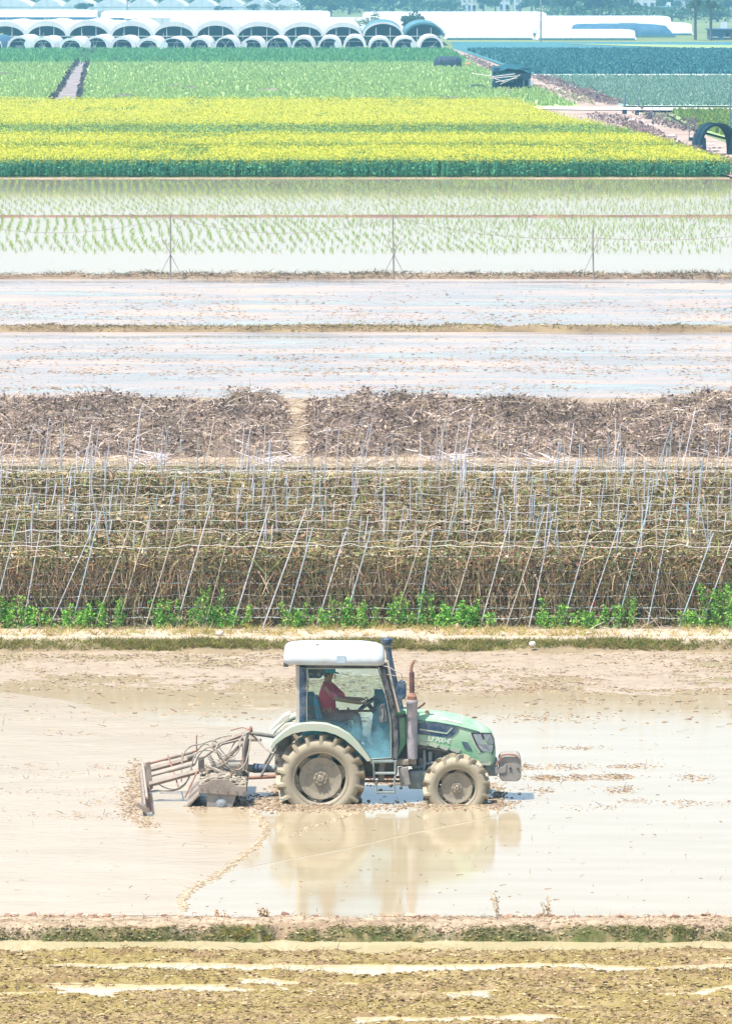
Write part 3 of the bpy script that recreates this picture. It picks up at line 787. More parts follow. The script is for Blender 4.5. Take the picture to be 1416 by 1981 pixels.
for side, (xa, xb) in enumerate([(-15.0, None), (None, 15.0)]):
    n = 34000 if side == 0 else 52000
    y = rng.uniform(yH0 - 0.1, yH1 + 0.2, n)
    gx = gap_x(y)
    x = rng.uniform(-14.5, 0, n) if side == 0 else rng.uniform(-2.6, 14.5, n)
    k = (x < gx - 0.1) if side == 0 else (x > gx + 0.1)
    x, y = x[k], y[k]; z = heap_h(x, y)
    k = z > zT + 0.05; x, y, z = x[k], y[k], z[k]; n = len(x)
    p = Pile()
    B = np.stack([x, y, z - 0.05 + rng.random(n) * 0.06], 1)
    d = rng.normal(size=(n, 3)) * [1, 0.8, 0.55]; d[:, 2] = np.abs(d[:, 2]); d = unit(d)
    l = rng.uniform(0.12, 0.5, n); b = rng.normal(size=(n, 3)) * (l * 0.5)[:, None]; b[:, 2] = -0.45 * l * rng.random(n)
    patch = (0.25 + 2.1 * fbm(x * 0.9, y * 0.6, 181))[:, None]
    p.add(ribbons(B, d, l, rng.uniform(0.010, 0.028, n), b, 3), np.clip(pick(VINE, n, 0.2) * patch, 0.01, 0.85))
    n2 = n // 2; i = rng.integers(0, n, n2)
    p.add(cards(np.stack([x[i], y[i], z[i] + rng.random(n2) * 0.1], 1) + rng.normal(size=(n2, 3)) * 0.06, rng.uniform(0.05, 0.16, n2)), np.clip(pick(VINE[:4], n2) * patch[i], 0.01, 0.8))
    # pale long stalks lying over the top
    n3 = 1500; i = rng.integers(0, n, n3)
    d = unit(rng.normal(size=(n3, 3)) * [1, 0.6, 0.25]); l = rng.uniform(0.25, 0.8, n3); b = rng.normal(size=(n3, 3)) * (l * 0.4)[:, None]; b[:, 2] = -0.3 * l * rng.random(n3)
    p.add(ribbons(np.stack([x[i], y[i], z[i] + 0.06], 1), d, l, rng.uniform(0.015, 0.03, n3), b, 5), pick([(0.62, 0.54, 0.46), (0.70, 0.62, 0.56), (0.6, 0.5, 0.34)], n3))
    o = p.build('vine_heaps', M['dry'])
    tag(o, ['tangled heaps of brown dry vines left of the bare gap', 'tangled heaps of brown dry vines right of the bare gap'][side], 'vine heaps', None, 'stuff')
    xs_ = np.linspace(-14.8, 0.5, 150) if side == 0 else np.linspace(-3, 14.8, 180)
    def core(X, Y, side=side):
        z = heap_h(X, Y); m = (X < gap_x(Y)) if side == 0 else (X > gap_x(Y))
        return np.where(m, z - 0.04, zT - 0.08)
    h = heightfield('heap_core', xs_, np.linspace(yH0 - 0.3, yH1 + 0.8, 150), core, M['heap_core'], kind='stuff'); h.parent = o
band('bare_path', D(893, zT + .004), D(884, zT + .004), zT + 0.004, M['gap_soil'], 30)
litter(2600, -13, 13, D(912, zT), D(882, zT), lambda x, y: x * 0 + zT + 0.02, 'path_litter', 'dry stalks scattered on the path between trellis and heaps', [(0.5, 0.4, 0.3), (0.36, 0.26, 0.17), (0.2, 0.14, 0.1), (0.6, 0.5, 0.44)], (0.12, 0.5), (0.015, 0.03), 0.5, M['dry'])
litter(500, -3.2, -1.2, D(886, zT), D(776, zT), lambda x, y: x * 0 + zT + 0.02, 'gap_litter', 'dry stalks scattered in the bare gap between the heaps', [(0.5, 0.4, 0.26), (0.36, 0.26, 0.17), (0.2, 0.14, 0.1)], (0.12, 0.5), (0.015, 0.03), 0.5, M['dry'])
sheet('gap_path', [P(540, 884, zT + .004), P(598, 884, zT + .004), P(594, 776, zT + .004), P(552, 776, zT + .004)], M['gap_soil'])
# bundles of pulled white stakes at the rows' end
M['stake'] = surf('pale split stakes', (0.55, 0.45, 0.42), (0.75, 0.66, 0.62), 5, 0.8)
for i, (px, py, n, sp) in enumerate([(300, 898, 20, 1.0), (520, 900, 24, 1.2), (865, 896, 20, 1.1), (1050, 902, 16, 0.9)]):
    r = empty('stake_bundle', tuple(P(px, py, zT)))
    for k in range(n):
        a = random.gauss(0, 0.35) + (0 if i % 2 else 0.15); l = random.uniform(0.35, 0.8)
        c0 = Vector((random.gauss(0, 0.25 * sp), random.gauss(0, 0.6), random.uniform(0.03, 0.2)))
        dv = Vector((math.cos(a) * random.choice([-1, 1]), random.gauss(0.3, 0.8), random.uniform(0.05, 0.4))).normalized()
        o = link('stake', pole_me.copy() if k == 0 and i == 0 else bpy.data.meshes['stake_mesh'] if 'stake_mesh' in bpy.data.meshes else pole_me, None, r, c0)
        o.rotation_euler = dv.to_track_quat('Z', 'Y').to_euler(); o.scale = (0.016, 0.016, l)
        if k == 0 and i == 0:
            o.data.name = 'stake_mesh'; o.data.materials.clear(); o.data.materials.append(M['stake'])
    tag(r, 'loose bundle of pale pulled stakes behind the trellis, %s from the left' % ORD[[300, 520, 865, 1050].index(px)], 'stakes', 'bundles of pulled stakes')

# ---- shallow paddies
zP = 0.05
yA0, yA1 = D(773, zP), D(640, zP)
yBk, yCk, yDk = D(640, zP), D(538, zP), D(418, zP)
yR = D(342, 0.15)
band('paddy_water', yA0 - 1.2, yCk + 0.4, zP, M['paddy_water'], 90)
band('rice_water', yCk + 0.4, yR + 1.0, zP, M['rice_water'], 120)
def low_bank(name, yc, hw, h, half, seed, cols, tuftn=0, litter_cols=None, tl=(0.1, 0.3)):
    f = lambda X, Y: zP - 0.06 + (h + 0.06) * np.clip(1.25 - np.abs((Y - yc - 0.5 * (fbm(X * 0.12, X * 0, seed) - 0.5)) / hw), 0, 1) * (0.7 + 0.6 * fbm(X * 0.9, Y * 1.5, seed + 3)) 
    ca, cb = [np.array(c) for c in cols]
    o = heightfield(name, np.linspace(-half, half, 500), np.linspace(yc - hw * 1.6, yc + hw * 1.6, 18), f, M['near_mud'], lambda X, Y, Z: ca + (cb - ca) * np.clip((fbm(X * 0.7, Y * 2, seed + 5) - 0.3) * 2.5, 0, 1)[..., None])
    if tuftn:
        n = tuftn
        x = rng.uniform(-half, half, n); x = x[rng.random(n) < np.clip((fbm(x * 0.35, x * 0, seed + 7) - 0.2) * 2.4, 0.3, 1)]; n = len(x)
        y = yc + rng.normal(size=n) * hw * 0.45
        B = np.stack([x, y, f(x, y)], 1); d = rng.normal(size=(n, 3)) * [1, 1, 0.8]; d[:, 2] = np.abs(d[:, 2]); d = unit(d); l = rng.uniform(*tl, n)
        b = rng.normal(size=(n, 3)) * (l * 0.4)[:, None]; b[:, 2] = -0.3 * l
        t = tag(Pile().add(ribbons(B, d, l, rng.uniform(0.02, 0.05, n), b, 2), pick(litter_cols, n)).build('bank_straw', M['dry']), None, None, None, 'stuff')
        t.parent = o
low_bank('paddy_bank', yBk, 0.55, 0.22, 16, 300, [(0.17, 0.12, 0.07), (0.27, 0.20, 0.11)], 7000, [(0.32, 0.26, 0.13), (0.44, 0.34, 0.2), (0.22, 0.15, 0.09), (0.3, 0.3, 0.12)], (0.08, 0.25))
low_bank('paddy_bank', yCk, 0.6, 0.22, 19, 320, [(0.18, 0.12, 0.08), (0.27, 0.2, 0.13)], 8000, [(0.34, 0.28, 0.18), (0.48, 0.38, 0.26), (0.22, 0.16, 0.13), (0.2, 0.22, 0.16)], (0.12, 0.4))
low_bank('paddy_bank', yDk, 0.5, 0.08, 24, 340, [(0.16, 0.09, 0.06), (0.25, 0.15, 0.10)], 1600, [(0.4, 0.3, 0.16), (0.3, 0.3, 0.1)], (0.1, 0.25))
low_bank('paddy_bank', yR + 0.4, 0.35, 0.06, 30, 360, [(0.26, 0.17, 0.12), (0.36, 0.25, 0.18)], 0)
# reddish stubble floating in the two nearer paddies
n = 40000
px = rng.uniform(-60, 1476, n); py = rng.uniform(545, 772, n)
line = np.exp(-((py - 694) / 5) ** 2) + np.exp(-((py - 716) / 8) ** 2) + np.exp(-((py - 750) / 3) ** 2) + 0.8 * np.exp(-((py - 675) / 4) ** 2) + 0.6 * np.exp(-((py - 604) / 20) ** 2) + 0.9 * np.exp(-((py - 568 - (px - 330) * 0.06) / 3) ** 2) * ((px > 300) & (px < 560)) + 0.12
keep = (rng.random(n) < line * np.clip((fbm(px * 0.012, py * 0.08, 401) - 0.30) * 4, 0.05, 1)) & (np.abs(py - 640) > 10)
px, py = px[keep], py[keep]; n = len(px)
c = np.array([P(a, b, zP + 0.01) for a, b in zip(px, py)])
q = 0.012 + 0.034 * rng.random(n) ** 3
p = Pile().add(clods(c, q * 1.8, q * 1.5, q * 0.28), pick([(0.36, 0.21, 0.11), (0.40, 0.27, 0.17), (0.20, 0.11, 0.08), (0.38, 0.28, 0.13)], n))
n = 900; c = scatter_px(n, -40, 1456, 545, 770, zP + 0.01); d = unit(rng.normal(size=(n, 3)) * [1, 0.6, 0.5]); d[:, 2] = np.abs(d[:, 2]); l = rng.uniform(0.05, 0.18, n)
p.add(ribbons(c, d, l, rng.uniform(0.012, 0.025, n), rng.normal(size=(n, 3)) * 0.03, 1), pick([(0.3, 0.16, 0.10), (0.2, 0.10, 0.08), (0.45, 0.3, 0.16)], n))
tag(p.build('paddy_stubble', M['bits']), 'reddish brown stubble floating in the two unplanted paddies', 'stubble', None, 'stuff')
# rice seedlings in rows
def rice(name, label, y0, y1, dx, dy, nb, h, half_m, cols, drop=0.0, seed=1):
    r_ = np.random.default_rng(seed)
    ys = np.arange(y0, y1, dy); B = []
    for j, y in enumerate(ys):
        hw = inview(y, 1.25); xs_ = np.arange(-hw, hw, dx)
        x = xs_ + r_.normal(size=len(xs_)) * 0.06 + 0.35 * np.sin(y * 0.11 + xs_ * 0.07) + 0.16 * (y - y0) * 0.0
        B.append(np.stack([x, np.full(len(x), y) + r_.normal(size=len(x)) * 0.04], 1))
    B = np.concatenate(B)
    k = r_.random(len(B)) < 1 - drop * np.clip((fbm(B[:, 0] * 0.25, B[:, 1] * 0.25, seed + 50) - 0.25) * 2.4, 0, 1)
    B = B[k]; n = len(B)
    B = np.repeat(np.concatenate([B, np.full((n, 1), zP)], 1), nb, 0); m = len(B)
    d = r_.normal(size=(m, 3)) * [0.38, 0.3, 0]; d[:, 0] += 0.12; d[:, 2] = 1; d = unit(d); l = r_.uniform(0.5, 1.1, m) * h * (0.55 + 0.9 * fbm(B[:, 0] * 0.6, B[:, 1] * 0.6, seed + 70))
    b = d * (l * 0.35)[:, None]; b[:, 2] = -0.3 * l
    sd = unit(np.stack([np.ones(m), r_.normal(size=m) * 0.4, np.zeros(m)], 1))
    tag(Pile().add(ribbons(B, d, l, r_.uniform(0.016, 0.03, m), b, 1, sd, 0.3), pick(cols, m)).build(name, M['leafy']), label, 'rice', None, 'stuff')
rice('rice_seedlings', 'rows of sparse rice seedlings before the reddish bank', D(487, zP), yDk - 1.2, 0.5, 0.85, 5, 0.26, 0, [(0.26, 0.44, 0.07), (0.34, 0.50, 0.10), (0.20, 0.36, 0.07)], 0.65, 3)
rice('rice_seedlings', 'rows of fine rice seedlings between the reddish bank and the rapeseed', yDk + 1.2, yR - 0.4, 0.5, 0.9, 5, 0.24, 0, [(0.32, 0.48, 0.10), (0.38, 0.52, 0.14), (0.26, 0.40, 0.10)], 0.6, 4)
# wire posts with crossed braces on the second bank
M['post'] = surf('grey post', (0.22, 0.195, 0.18), (0.34, 0.3, 0.28), 5, 0.8)
M['wire'] = surf('thin wire', (0.22, 0.19, 0.17), (0.3, 0.26, 0.24), 5, 0.6)
post_top = []
for i, (px, h, tilt, br) in enumerate([(-110, 2.8, 0, 2), (330, 2.85, 0, 2), (762, 2.85, -0.02, 2), (1148, 2.2, -0.02, 1), (1560, 2.4, 0, 2)]):
    b = P(px, 536, zP + 0.1)
    r = empty('wire_post', tuple(b))
    MB().tube([(0, 0, -0.2), (tilt * h, 0, h)], [0.035, 0.03], 8).build('post', M['post'], r, 50)
    if br >= 1: MB().tube([(-0.62, -0.25, -0.15), (0.36, 0.1, 1.75 if br == 2 else 2.0)], 0.018, 6).build('brace', M['post'], r)
    if br == 2: MB().tube([(0.62, -0.2, -0.15), (-0.34, 0.15, 1.7)], 0.018, 6).build('brace', M['post'], r)
    post_top.append(b + np.array([tilt * h, 0, h - (0.1 if i != 3 else 0.4)]))
    tag(r, ['grey wire post left of the picture', 'slim grey post with crossed braces, left of three on the paddy bank', 'slim grey post with crossed braces, middle of three on the paddy bank', 'short leaning post with a single brace, right of three on the paddy bank', 'grey wire post right of the picture'][i], 'post', 'wire posts on the paddy bank')
for i in range(4):
    a, b = post_top[i], post_top[i + 1]; sag = [0.7, 0.75, 0.35, 0.3][i]
    pts = [tuple(a + (b - a) * t - np.array([0, 0, 4 * sag * t * (1 - t)])) for t in np.linspace(0, 1, 24)]
    tag(MB().tube(pts, 0.012, 4, False).build('sagging_wire', M['wire']), 'thin sagging wire ' + ['from the left edge to the left braced post', 'between the left and middle braced posts', 'between the middle braced post and the short one', 'from the short post to the right edge'][i], 'wire', 'wires over the paddies')

# ================================================================== FAR FIELDS
zF = 0.2
def proj(x, y, z):
    dx, dy, dz = x, y, z - CAM_H
    f = dy * ct - dz * st; u = dy * st + dz * ct
    return W0 / 2 + FPX * dx / f, H0 / 2 - FPX * u / f
M['far_ground'] = surf('meadow ground', (0.12, 0.17, 0.06), (0.20, 0.24, 0.10), 0.02, 0.95)
band('far_ground', yR + 0.9, 8800, zF - 0.12, M['far_ground'], 3100)
# ---- flowering rapeseed
def edge_r(py): return np.interp(py, [190, 200, 215, 240, 262, 285, 310, 345], [1000, 1030, 1075, 1185, 1272, 1345, 1425, 1520])
M['canopy'] = attr_mat('rapeseed canopy', 0.9, 0.0)
YEL = [(0.62, 0.58, 0.045), (0.54, 0.55, 0.06), (0.66, 0.62, 0.06), (0.46, 0.52, 0.07)]
GRN = [(0.09, 0.32, 0.17), (0.05, 0.23, 0.14), (0.14, 0.40, 0.20)]
pr = Pile()
def plants(n, y0, y1, h, flower=1.0, seed=0):
    y = rng.uniform(y0, y1, n); x = rng.uniform(-1, 1, n) * inview(y, 1.2)
    hh = h * rng.uniform(0.8, 1.08, n) * (0.85 + 0.3 * fbm(x * 0.35, y * 0.35, 500 + seed))
    px, py = proj(x, y, zF + hh)
    k = px < edge_r(py) + rng.normal(size=n) * 8
    x, y, hh = x[k], y[k], hh[k]; n = len(x)
    B = np.stack([x, y, np.full(n, zF)], 1); up = np.tile([[0, 0, 1.0]], (n, 1)) + rng.normal(size=(n, 3)) * 0.06
    sd = unit(np.stack([np.ones(n), rng.normal(size=n) * 0.5, np.zeros(n)], 1))
    pr.add(ribbons(B, up, hh * 0.9, rng.uniform(0.05, 0.1, n), up * 0, 1, sd, 0.4), pick(GRN, n))
    for k_ in range(6):
        t = rng.uniform(0.08, 0.72, n); c = B + up * (hh * t)[:, None] + rng.normal(size=(n, 3)) * [0.10, 0.10, 0.04]
        pr.add(cards(c, rng.uniform(0.14, 0.30, n), 0.3), pick(GRN + [(0.12, 0.24, 0.09)], n))
    for k_ in range(6):
        t = rng.uniform(0.72, 1.03, n); c = B + up * (hh * t)[:, None] + rng.normal(size=(n, 3)) * [0.10, 0.10, 0.03]
        j = rng.random(n) < flower
        pr.add(cards(c[j], rng.uniform(0.08, 0.16, j.sum()), 0.3), pick(YEL if k_ > 1 else [(0.36, 0.44, 0.06), (0.26, 0.38, 0.08)], int(j.sum())))
def tops(n, y0, y1, h, size=(0.14, 0.28), seed=0, cols=YEL):
    y = rng.uniform(y0, y1, n); x = rng.uniform(-1, 1, n) * inview(y, 1.2)
    z = zF + h * (0.93 + 0.12 * rng.random(n)) * (0.9 + 0.2 * fbm(x * 0.3, y * 0.12, 510 + seed))
    px, py = proj(x, y, z); k = px < edge_r(py) + rng.normal(size=n) * 8
    c = np.stack([x, y, z], 1)[k]; n = len(c)
    t = np.clip((fbm(c[:, 0] * 0.25, c[:, 1] * 0.05, 520 + seed) - 0.58) * 6, 0, 0.8)
    col = np.where((rng.random(n) < t)[:, None], pick([(0.16, 0.28, 0.07), (0.26, 0.34, 0.07)], n), pick(cols, n))
    pr.add(cards(c, rng.uniform(*size, n), 0.2, 0.8), col)
yq0 = yR + 1.4
bounds = [(yq0, 396.0, 1.22), (403.0, 429.0, 1.2), (452.0, 545.0, 1.25)]
def canopy_sheet(i, y0, y1, h):
    xs_ = np.linspace(-1, 1, 140); ys_ = np.linspace(y0, y1, 40)
    U, Y = np.meshgrid(xs_, ys_); px0 = -60
    _, py = proj(0, Y, zF + h)
    xl = -inview(Y, 1.25); xr = np.minimum((edge_r(py) - W0 / 2) / FPX * Y, inview(Y, 1.25))
    X = xl + (U + 1) / 2 * (xr - xl)
    Z = zF + h - 0.22 + 0.12 * (fbm(X * 0.5, Y * 0.3, 530 + i) - 0.5)
    u = fbm(X * 0.4, Y * 0.1, 540 + i)[..., None]
    cc = np.array([0.42, 0.45, 0.06]) * (1 - u) + np.array([0.62, 0.58, 0.06]) * u
    nx, ny = 140, 40
    k = (np.arange(ny - 1)[:, None] * nx + np.arange(nx - 1)[None]).ravel()
    return np.stack([X, Y, Z], 2).reshape(-1, 3), np.stack([k, k + 1, k + nx + 1, k + nx], 1), cc.reshape(-1, 3)
for i, (y0, y1, h) in enumerate(bounds):
    plants(3600, y0, y0 + 3.5, h, 0.55 if i == 0 else 0.8, i)
    plants(1500, y0 + 3.5, y0 + 9, h, 1.0, i)
    tops([24000, 20000, 46000][i], y0 + 1, y1, h, (0.09, 0.18), i)
    V, F, cc = canopy_sheet(i, y0 + 1.5, y1, h); pr.add((V, F, 1), cc)
plants(3600, 396.5, 403, 1.12, 0.75, 7)
plants(6500, 430, 452, 1.06, 0.7, 8)
tops(9000, 430, 452, 1.08, (0.10, 0.18), 9, [(0.48, 0.52, 0.08), (0.34, 0.48, 0.13), (0.22, 0.42, 0.17)])
tag(pr.build('rapeseed_field', M['leafy']), 'wide field of yellow flowering rapeseed with green stalks along its front', 'rapeseed', None, 'stuff')

# ---- green crop behind it
M['crop'] = surf('young crop', (0.30, 0.40, 0.15), (0.38, 0.47, 0.19), 0.12, 0.95, stretch=(1.0, 0.3, 1))
M['crop_dark'] = surf('taller crop', (0.16, 0.33, 0.14), (0.22, 0.38, 0.16), 0.12, 0.95)
zf = lambda px, py: P(px, py, zF)
edge_path = [(1130, 206), (1045, 172), (985, 152), (930, 128), (872, 97)]
sheet('green_field', [zf(-250, 210)] + [zf(*q) for q in edge_path] + [zf(-250, 97)], M['crop'])
sheet('tall_crop_strip', [P(-250, 122, zF + .05), P(845, 122, zF + .05), P(915, 123, zF + .05), P(870, 97, zF + .05), P(-250, 95, zF + .05)], M['crop_dark'])
def tufts_px(name, label, n, x0, x1, y0, y1, h, w, cols, mask=None, cat='crop', nb=2):
    px = rng.uniform(x0, x1, n)
    t = rng.random(n); i0, i1 = 1.0 / (y0 + 60), 1.0 / (y1 + 60)
    py = 1.0 / (i0 + (i1 - i0) * t) - 60         # even over the ground
    if mask is not None:
        k = mask(px, py); px, py = px[k], py[k]
    n = len(px)
    c = np.repeat(np.array([P(a, b, zF) for a, b in zip(px, py)]), nb, 0); m = n * nb
    d = rng.normal(size=(m, 3)) * 0.3; d[:, 2] = 1; d = unit(d); l = rng.uniform(0.6, 1.2, m) * h
    sd = unit(np.stack([np.ones(m), rng.normal(size=m) * 0.5, np.zeros(m)], 1))
    return tag(Pile().add(ribbons(c, d, l, np.full(m, w), d * 0, 1, sd, 0.25), pick(cols, m)).build(name, M['leafy']), label, cat, None, 'stuff')
left_of_path = lambda px, py: px < np.interp(py, [97, 128, 152, 172, 206], [872, 930, 985, 1045, 1130]) - 4
tufts_px('green_crop', 'rows of short green crop behind the rapeseed', 26000, -60, 1120, 112, 204, 0.4, 0.22, [(0.34, 0.46, 0.16), (0.42, 0.52, 0.20), (0.27, 0.40, 0.14)], lambda px, py: left_of_path(px, py) & ~((px > np.interp(py, [100, 195], [160, 100])) & (px < np.interp(py, [100, 195], [184, 152]))))
tufts_px('tall_green_crop', 'taller blue green crop before the tunnels', 9000, -60, 900, 97, 121, 0.7, 0.35, [(0.14, 0.34, 0.13), (0.2, 0.4, 0.14), (0.1, 0.26, 0.11)], left_of_path)
# the rutted track
M['track'] = surf('rutted track', (0.16, 0.13, 0.12), (0.34, 0.29, 0.27), 0.5, 0.8)
tl = [(96, 200), (118, 175), (131, 150), (146, 128), (156, 112), (165, 98)]; tr = [(150, 200), (155, 175), (161, 150), (166, 128), (172, 112), (180, 98)]
sheet('track', [P(*q, zF + .06) for q in tl] + [P(*q, zF + .06) for q in tr[::-1]], M['track'])
def hedge(name, label, pts, wpx, h, n, cols, size=(0.25, 0.6), cat='undergrowth'):
    pts = np.array(pts, float); t = rng.uniform(0, len(pts) - 1, n); i = np.clip(t.astype(int), 0, len(pts) - 2); f = (t - i)[:, None]
    q = pts[i] * (1 - f) + pts[i + 1] * f
    q[:, 0] += rng.normal(size=n) * wpx; q[:, 1] += rng.normal(size=n) * wpx * 0.15
    c = np.array([P(a, b, zF) for a, b in q]); c[:, 2] += h * rng.random(n) * (0.3 + 1.1 * fbm(t * 2.2, t * 0, int(h * 100)))
    return tag(Pile().add(cards(c, rng.uniform(*size, n)), pick(cols, n)).build(name, M['leafy']), label, cat, None, 'stuff')
DK = [(0.05, 0.055, 0.06), (0.09, 0.075, 0.08), (0.04, 0.05, 0.07), (0.16, 0.13, 0.12)]
hedge('track_verge', 'dark weeds along the left side of the rutted track', [(q[0] - 1, q[1]) for q in tl], 2.5, 0.7, 800, DK)
hedge('track_verge', 'dark weeds along the right side of the rutted track', [(q[0] + 1, q[1]) for q in tr], 2.5, 0.7, 800, DK)
heaps = [(110, 112, 12, 2), (225, 118, 10, 3), (315, 117, 22, 3.2), (397, 117, 7, 2.6), (487, 118, 10, 2.8), (572, 118, 8, 3), (660, 119, 15, 3), (745, 119, 13, 3), (812, 119, 12, 2.8), (245, 188, 14, 2), (336, 168, 9, 2), (370, 172, 8, 2), (520, 175, 12, 2), (690, 196, 10, 1.6), (705, 190, 12, 1.8), (875, 192, 22, 1.8), (2, 144, 6, 2)]
order = sorted(range(len(heaps)), key=lambda i: heaps[i][0])
for i, (px, py, w, h) in enumerate(heaps):
    s_ = S(P(px, py, zF)[1]); n = 60
    c = rng.normal(size=(n, 3)) * [w * 0.5 / s_, 0.8, 0]; c[:, 2] = np.abs(rng.normal(size=n)) * h * 0.5 / s_
    q = rng.uniform(0.15, 0.45, n)
    o = Pile().add(clods(c, q * 1.4, q, q * 0.6, 0.4), pick(DK if py < 140 else [(0.16, 0.13, 0.12), (0.1, 0.09, 0.09), (0.24, 0.18, 0.16)], n)).build('crop_heap', M['bits'])
    o.location = tuple(P(px, py, zF))
    tag(o, 'dark low heap of cut stalks in the green field, %s from the left' % ORD[order.index(i)], 'heap', 'dark heaps in the green field')

# ---- right-hand side: dirt path, road, net field, dark field
M['dirt'] = surf('pale dirt', (0.26, 0.18, 0.14), (0.46, 0.36, 0.29), 0.25, 0.95)
M['road'] = surf('pale concrete', (0.60, 0.55, 0.52), (0.72, 0.66, 0.62), 0.2, 0.9)
M['net_crop'] = surf('netted crop', (0.20, 0.30, 0.24), (0.36, 0.44, 0.36), 1.1, 0.9, stretch=(0.8, 0.12, 1))
M['dark_crop'] = surf('dark crop', (0.03, 0.13, 0.15), (0.07, 0.20, 0.21), 0.25, 0.95)
M['light_crop'] = surf('light strip of grass', (0.22, 0.32, 0.12), (0.30, 0.38, 0.16), 0.05, 0.95)
sheet('dirt_path', [zf(862, 94), zf(880, 94), zf(975, 128), zf(1040, 148), zf(1110, 172), zf(1200, 204), zf(1290, 234), zf(1430, 285), zf(1560, 330), zf(1560, 400), zf(1416, 342), zf(1345, 318), zf(1272, 292), zf(1180, 262), zf(1090, 232), zf(1040, 212), zf(1128, 206), zf(1045, 172), zf(985, 152), zf(930, 128)], M['dirt']).location.z = 0.02
sheet('field_road', [P(830, 204, zF + .10), P(1130, 206, zF + .10), P(1560, 209, zF + .10), P(1560, 214, zF + .10), P(1130, 211, zF + .10), P(830, 207, zF + .10)], M['road'])
sheet('net_field', [P(1030, 144, zF), P(1560, 144, zF), P(1560, 204, zF), P(1195, 204, zF), P(1110, 172, zF)], M['net_crop'])
sheet('dark_field', [P(878, 93, zF), P(872, 80, zF), P(1600, 80, zF), P(1600, 143, zF), P(1028, 143, zF), P(975, 126, zF)], M['dark_crop'])
sheet('grass_strip', [P(1080, 83, zF + .08), P(1600, 88, zF + .08), P(1600, 100, zF + .08), P(1416, 94, zF + .08), P(1200, 87, zF + .08)], M['light_crop'])
sheet('path_line', [P(1030, 142.5, zF + .1), P(1600, 142, zF + .1), P(1600, 144.5, zF + .1), P(1036, 145, zF + .1)], M['road'])
sheet('small_field', [P(1290, 218, zF + .1), P(1600, 218, zF + .1), P(1600, 300, zF + .1), P(1416, 268, zF + .1), P(1340, 248, zF + .1)], M['light_crop'])
tufts_px('dark_green_crop', 'dark blue green crop right of the dirt path', 16000, 880, 1480, 96, 142, 0.55, 0.4, [(0.03, 0.15, 0.17), (0.06, 0.21, 0.22), (0.14, 0.32, 0.28)], lambda px, py: px > np.interp(py, [90, 126, 143], [885, 990, 1040]))
tufts_px('netted_crop', 'grey green netted crop right of the dirt path', 12000, 1040, 1480, 146, 203, 0.3, 0.2, [(0.22, 0.34, 0.25), (0.32, 0.42, 0.31), (0.14, 0.25, 0.18)], lambda px, py: px > np.interp(py, [143, 172, 204], [1045, 1125, 1215]))
tufts_px('yellow_green_crop', 'small patch of yellow green crop behind the black hoop shelter', 5000, 1290, 1480, 219, 275, 0.6, 0.25, [(0.24, 0.34, 0.08), (0.34, 0.38, 0.08), (0.14, 0.24, 0.07)], lambda px, py: px > np.interp(py, [219, 248, 275], [1300, 1350, 1440]))
PUR = [(0.22, 0.15, 0.15), (0.30, 0.20, 0.19), (0.16, 0.12, 0.13), (0.34, 0.26, 0.22)]
hedge('brown_verge', 'purplish brown dry weeds along the net field side of the path', [(1035, 150), (1100, 172), (1150, 190), (1190, 202)], 8, 0.9, 1500, PUR, (0.2, 0.5))
hedge('brown_verge', 'purplish brown dry weeds between the rapeseed and the black hoop shelter', [(1150, 228), (1230, 250), (1260, 268), (1310, 292), (1350, 308), (1420, 330)], 12, 0.9, 2400, PUR, (0.15, 0.4))
hedge('brown_verge', 'dark scrub below the field road before the small green patch', [(1235, 222), (1280, 240), (1320, 250), (1345, 255)], 8, 1.2, 700, PUR + [(0.06, 0.09, 0.09)], (0.15, 0.4))
hedge('path_weeds', 'dry grass in the middle of the dirt path', [(980, 160), (1060, 172), (1110, 188), (1140, 200)], 10, 0.35, 700, [(0.3, 0.26, 0.14), (0.24, 0.28, 0.12), (0.46, 0.38, 0.28)], (0.15, 0.4))
hedge('path_weeds', 'dry brown grass beside the far end of the dirt path', [(900, 108), (940, 128), (965, 140)], 7, 0.5, 500, PUR + [(0.3, 0.26, 0.14)], (0.2, 0.5))
# pale sacks and stones along the path
sacks = [(1078, 172), (1092, 178), (1108, 185), (1120, 188), (1155, 186), (1180, 196), (1222, 232), (1240, 236), (1255, 242), (1275, 250), (1300, 262), (1190, 252), (1330, 284), (1310, 272), (935, 168), (910, 166)]
so = sorted(range(len(sacks)), key=lambda i: sacks[i][0])
M['sack'] = surf('pale sacking', (0.55, 0.50, 0.46), (0.75, 0.70, 0.66), 3, 0.9)
for i, (px, py) in enumerate(sacks):
    w = random.uniform(0.2, 0.5)
    V, F, k = clods(np.zeros((1, 3)), np.array([w]), np.array([w * 0.7]), np.array([w * 0.45]), 0.18)
    o = np_mesh('sack', V, F, M['sack']); o.location = tuple(P(px, py, zF + w * 0.3))
    m = o.modifiers.new('round', 'SUBSURF'); m.levels = m.render_levels = 2
    tag(o, 'pale sack lying by the dirt path, %s from the left' % ORD[so.index(i)], 'sack', 'pale sacks along the path')
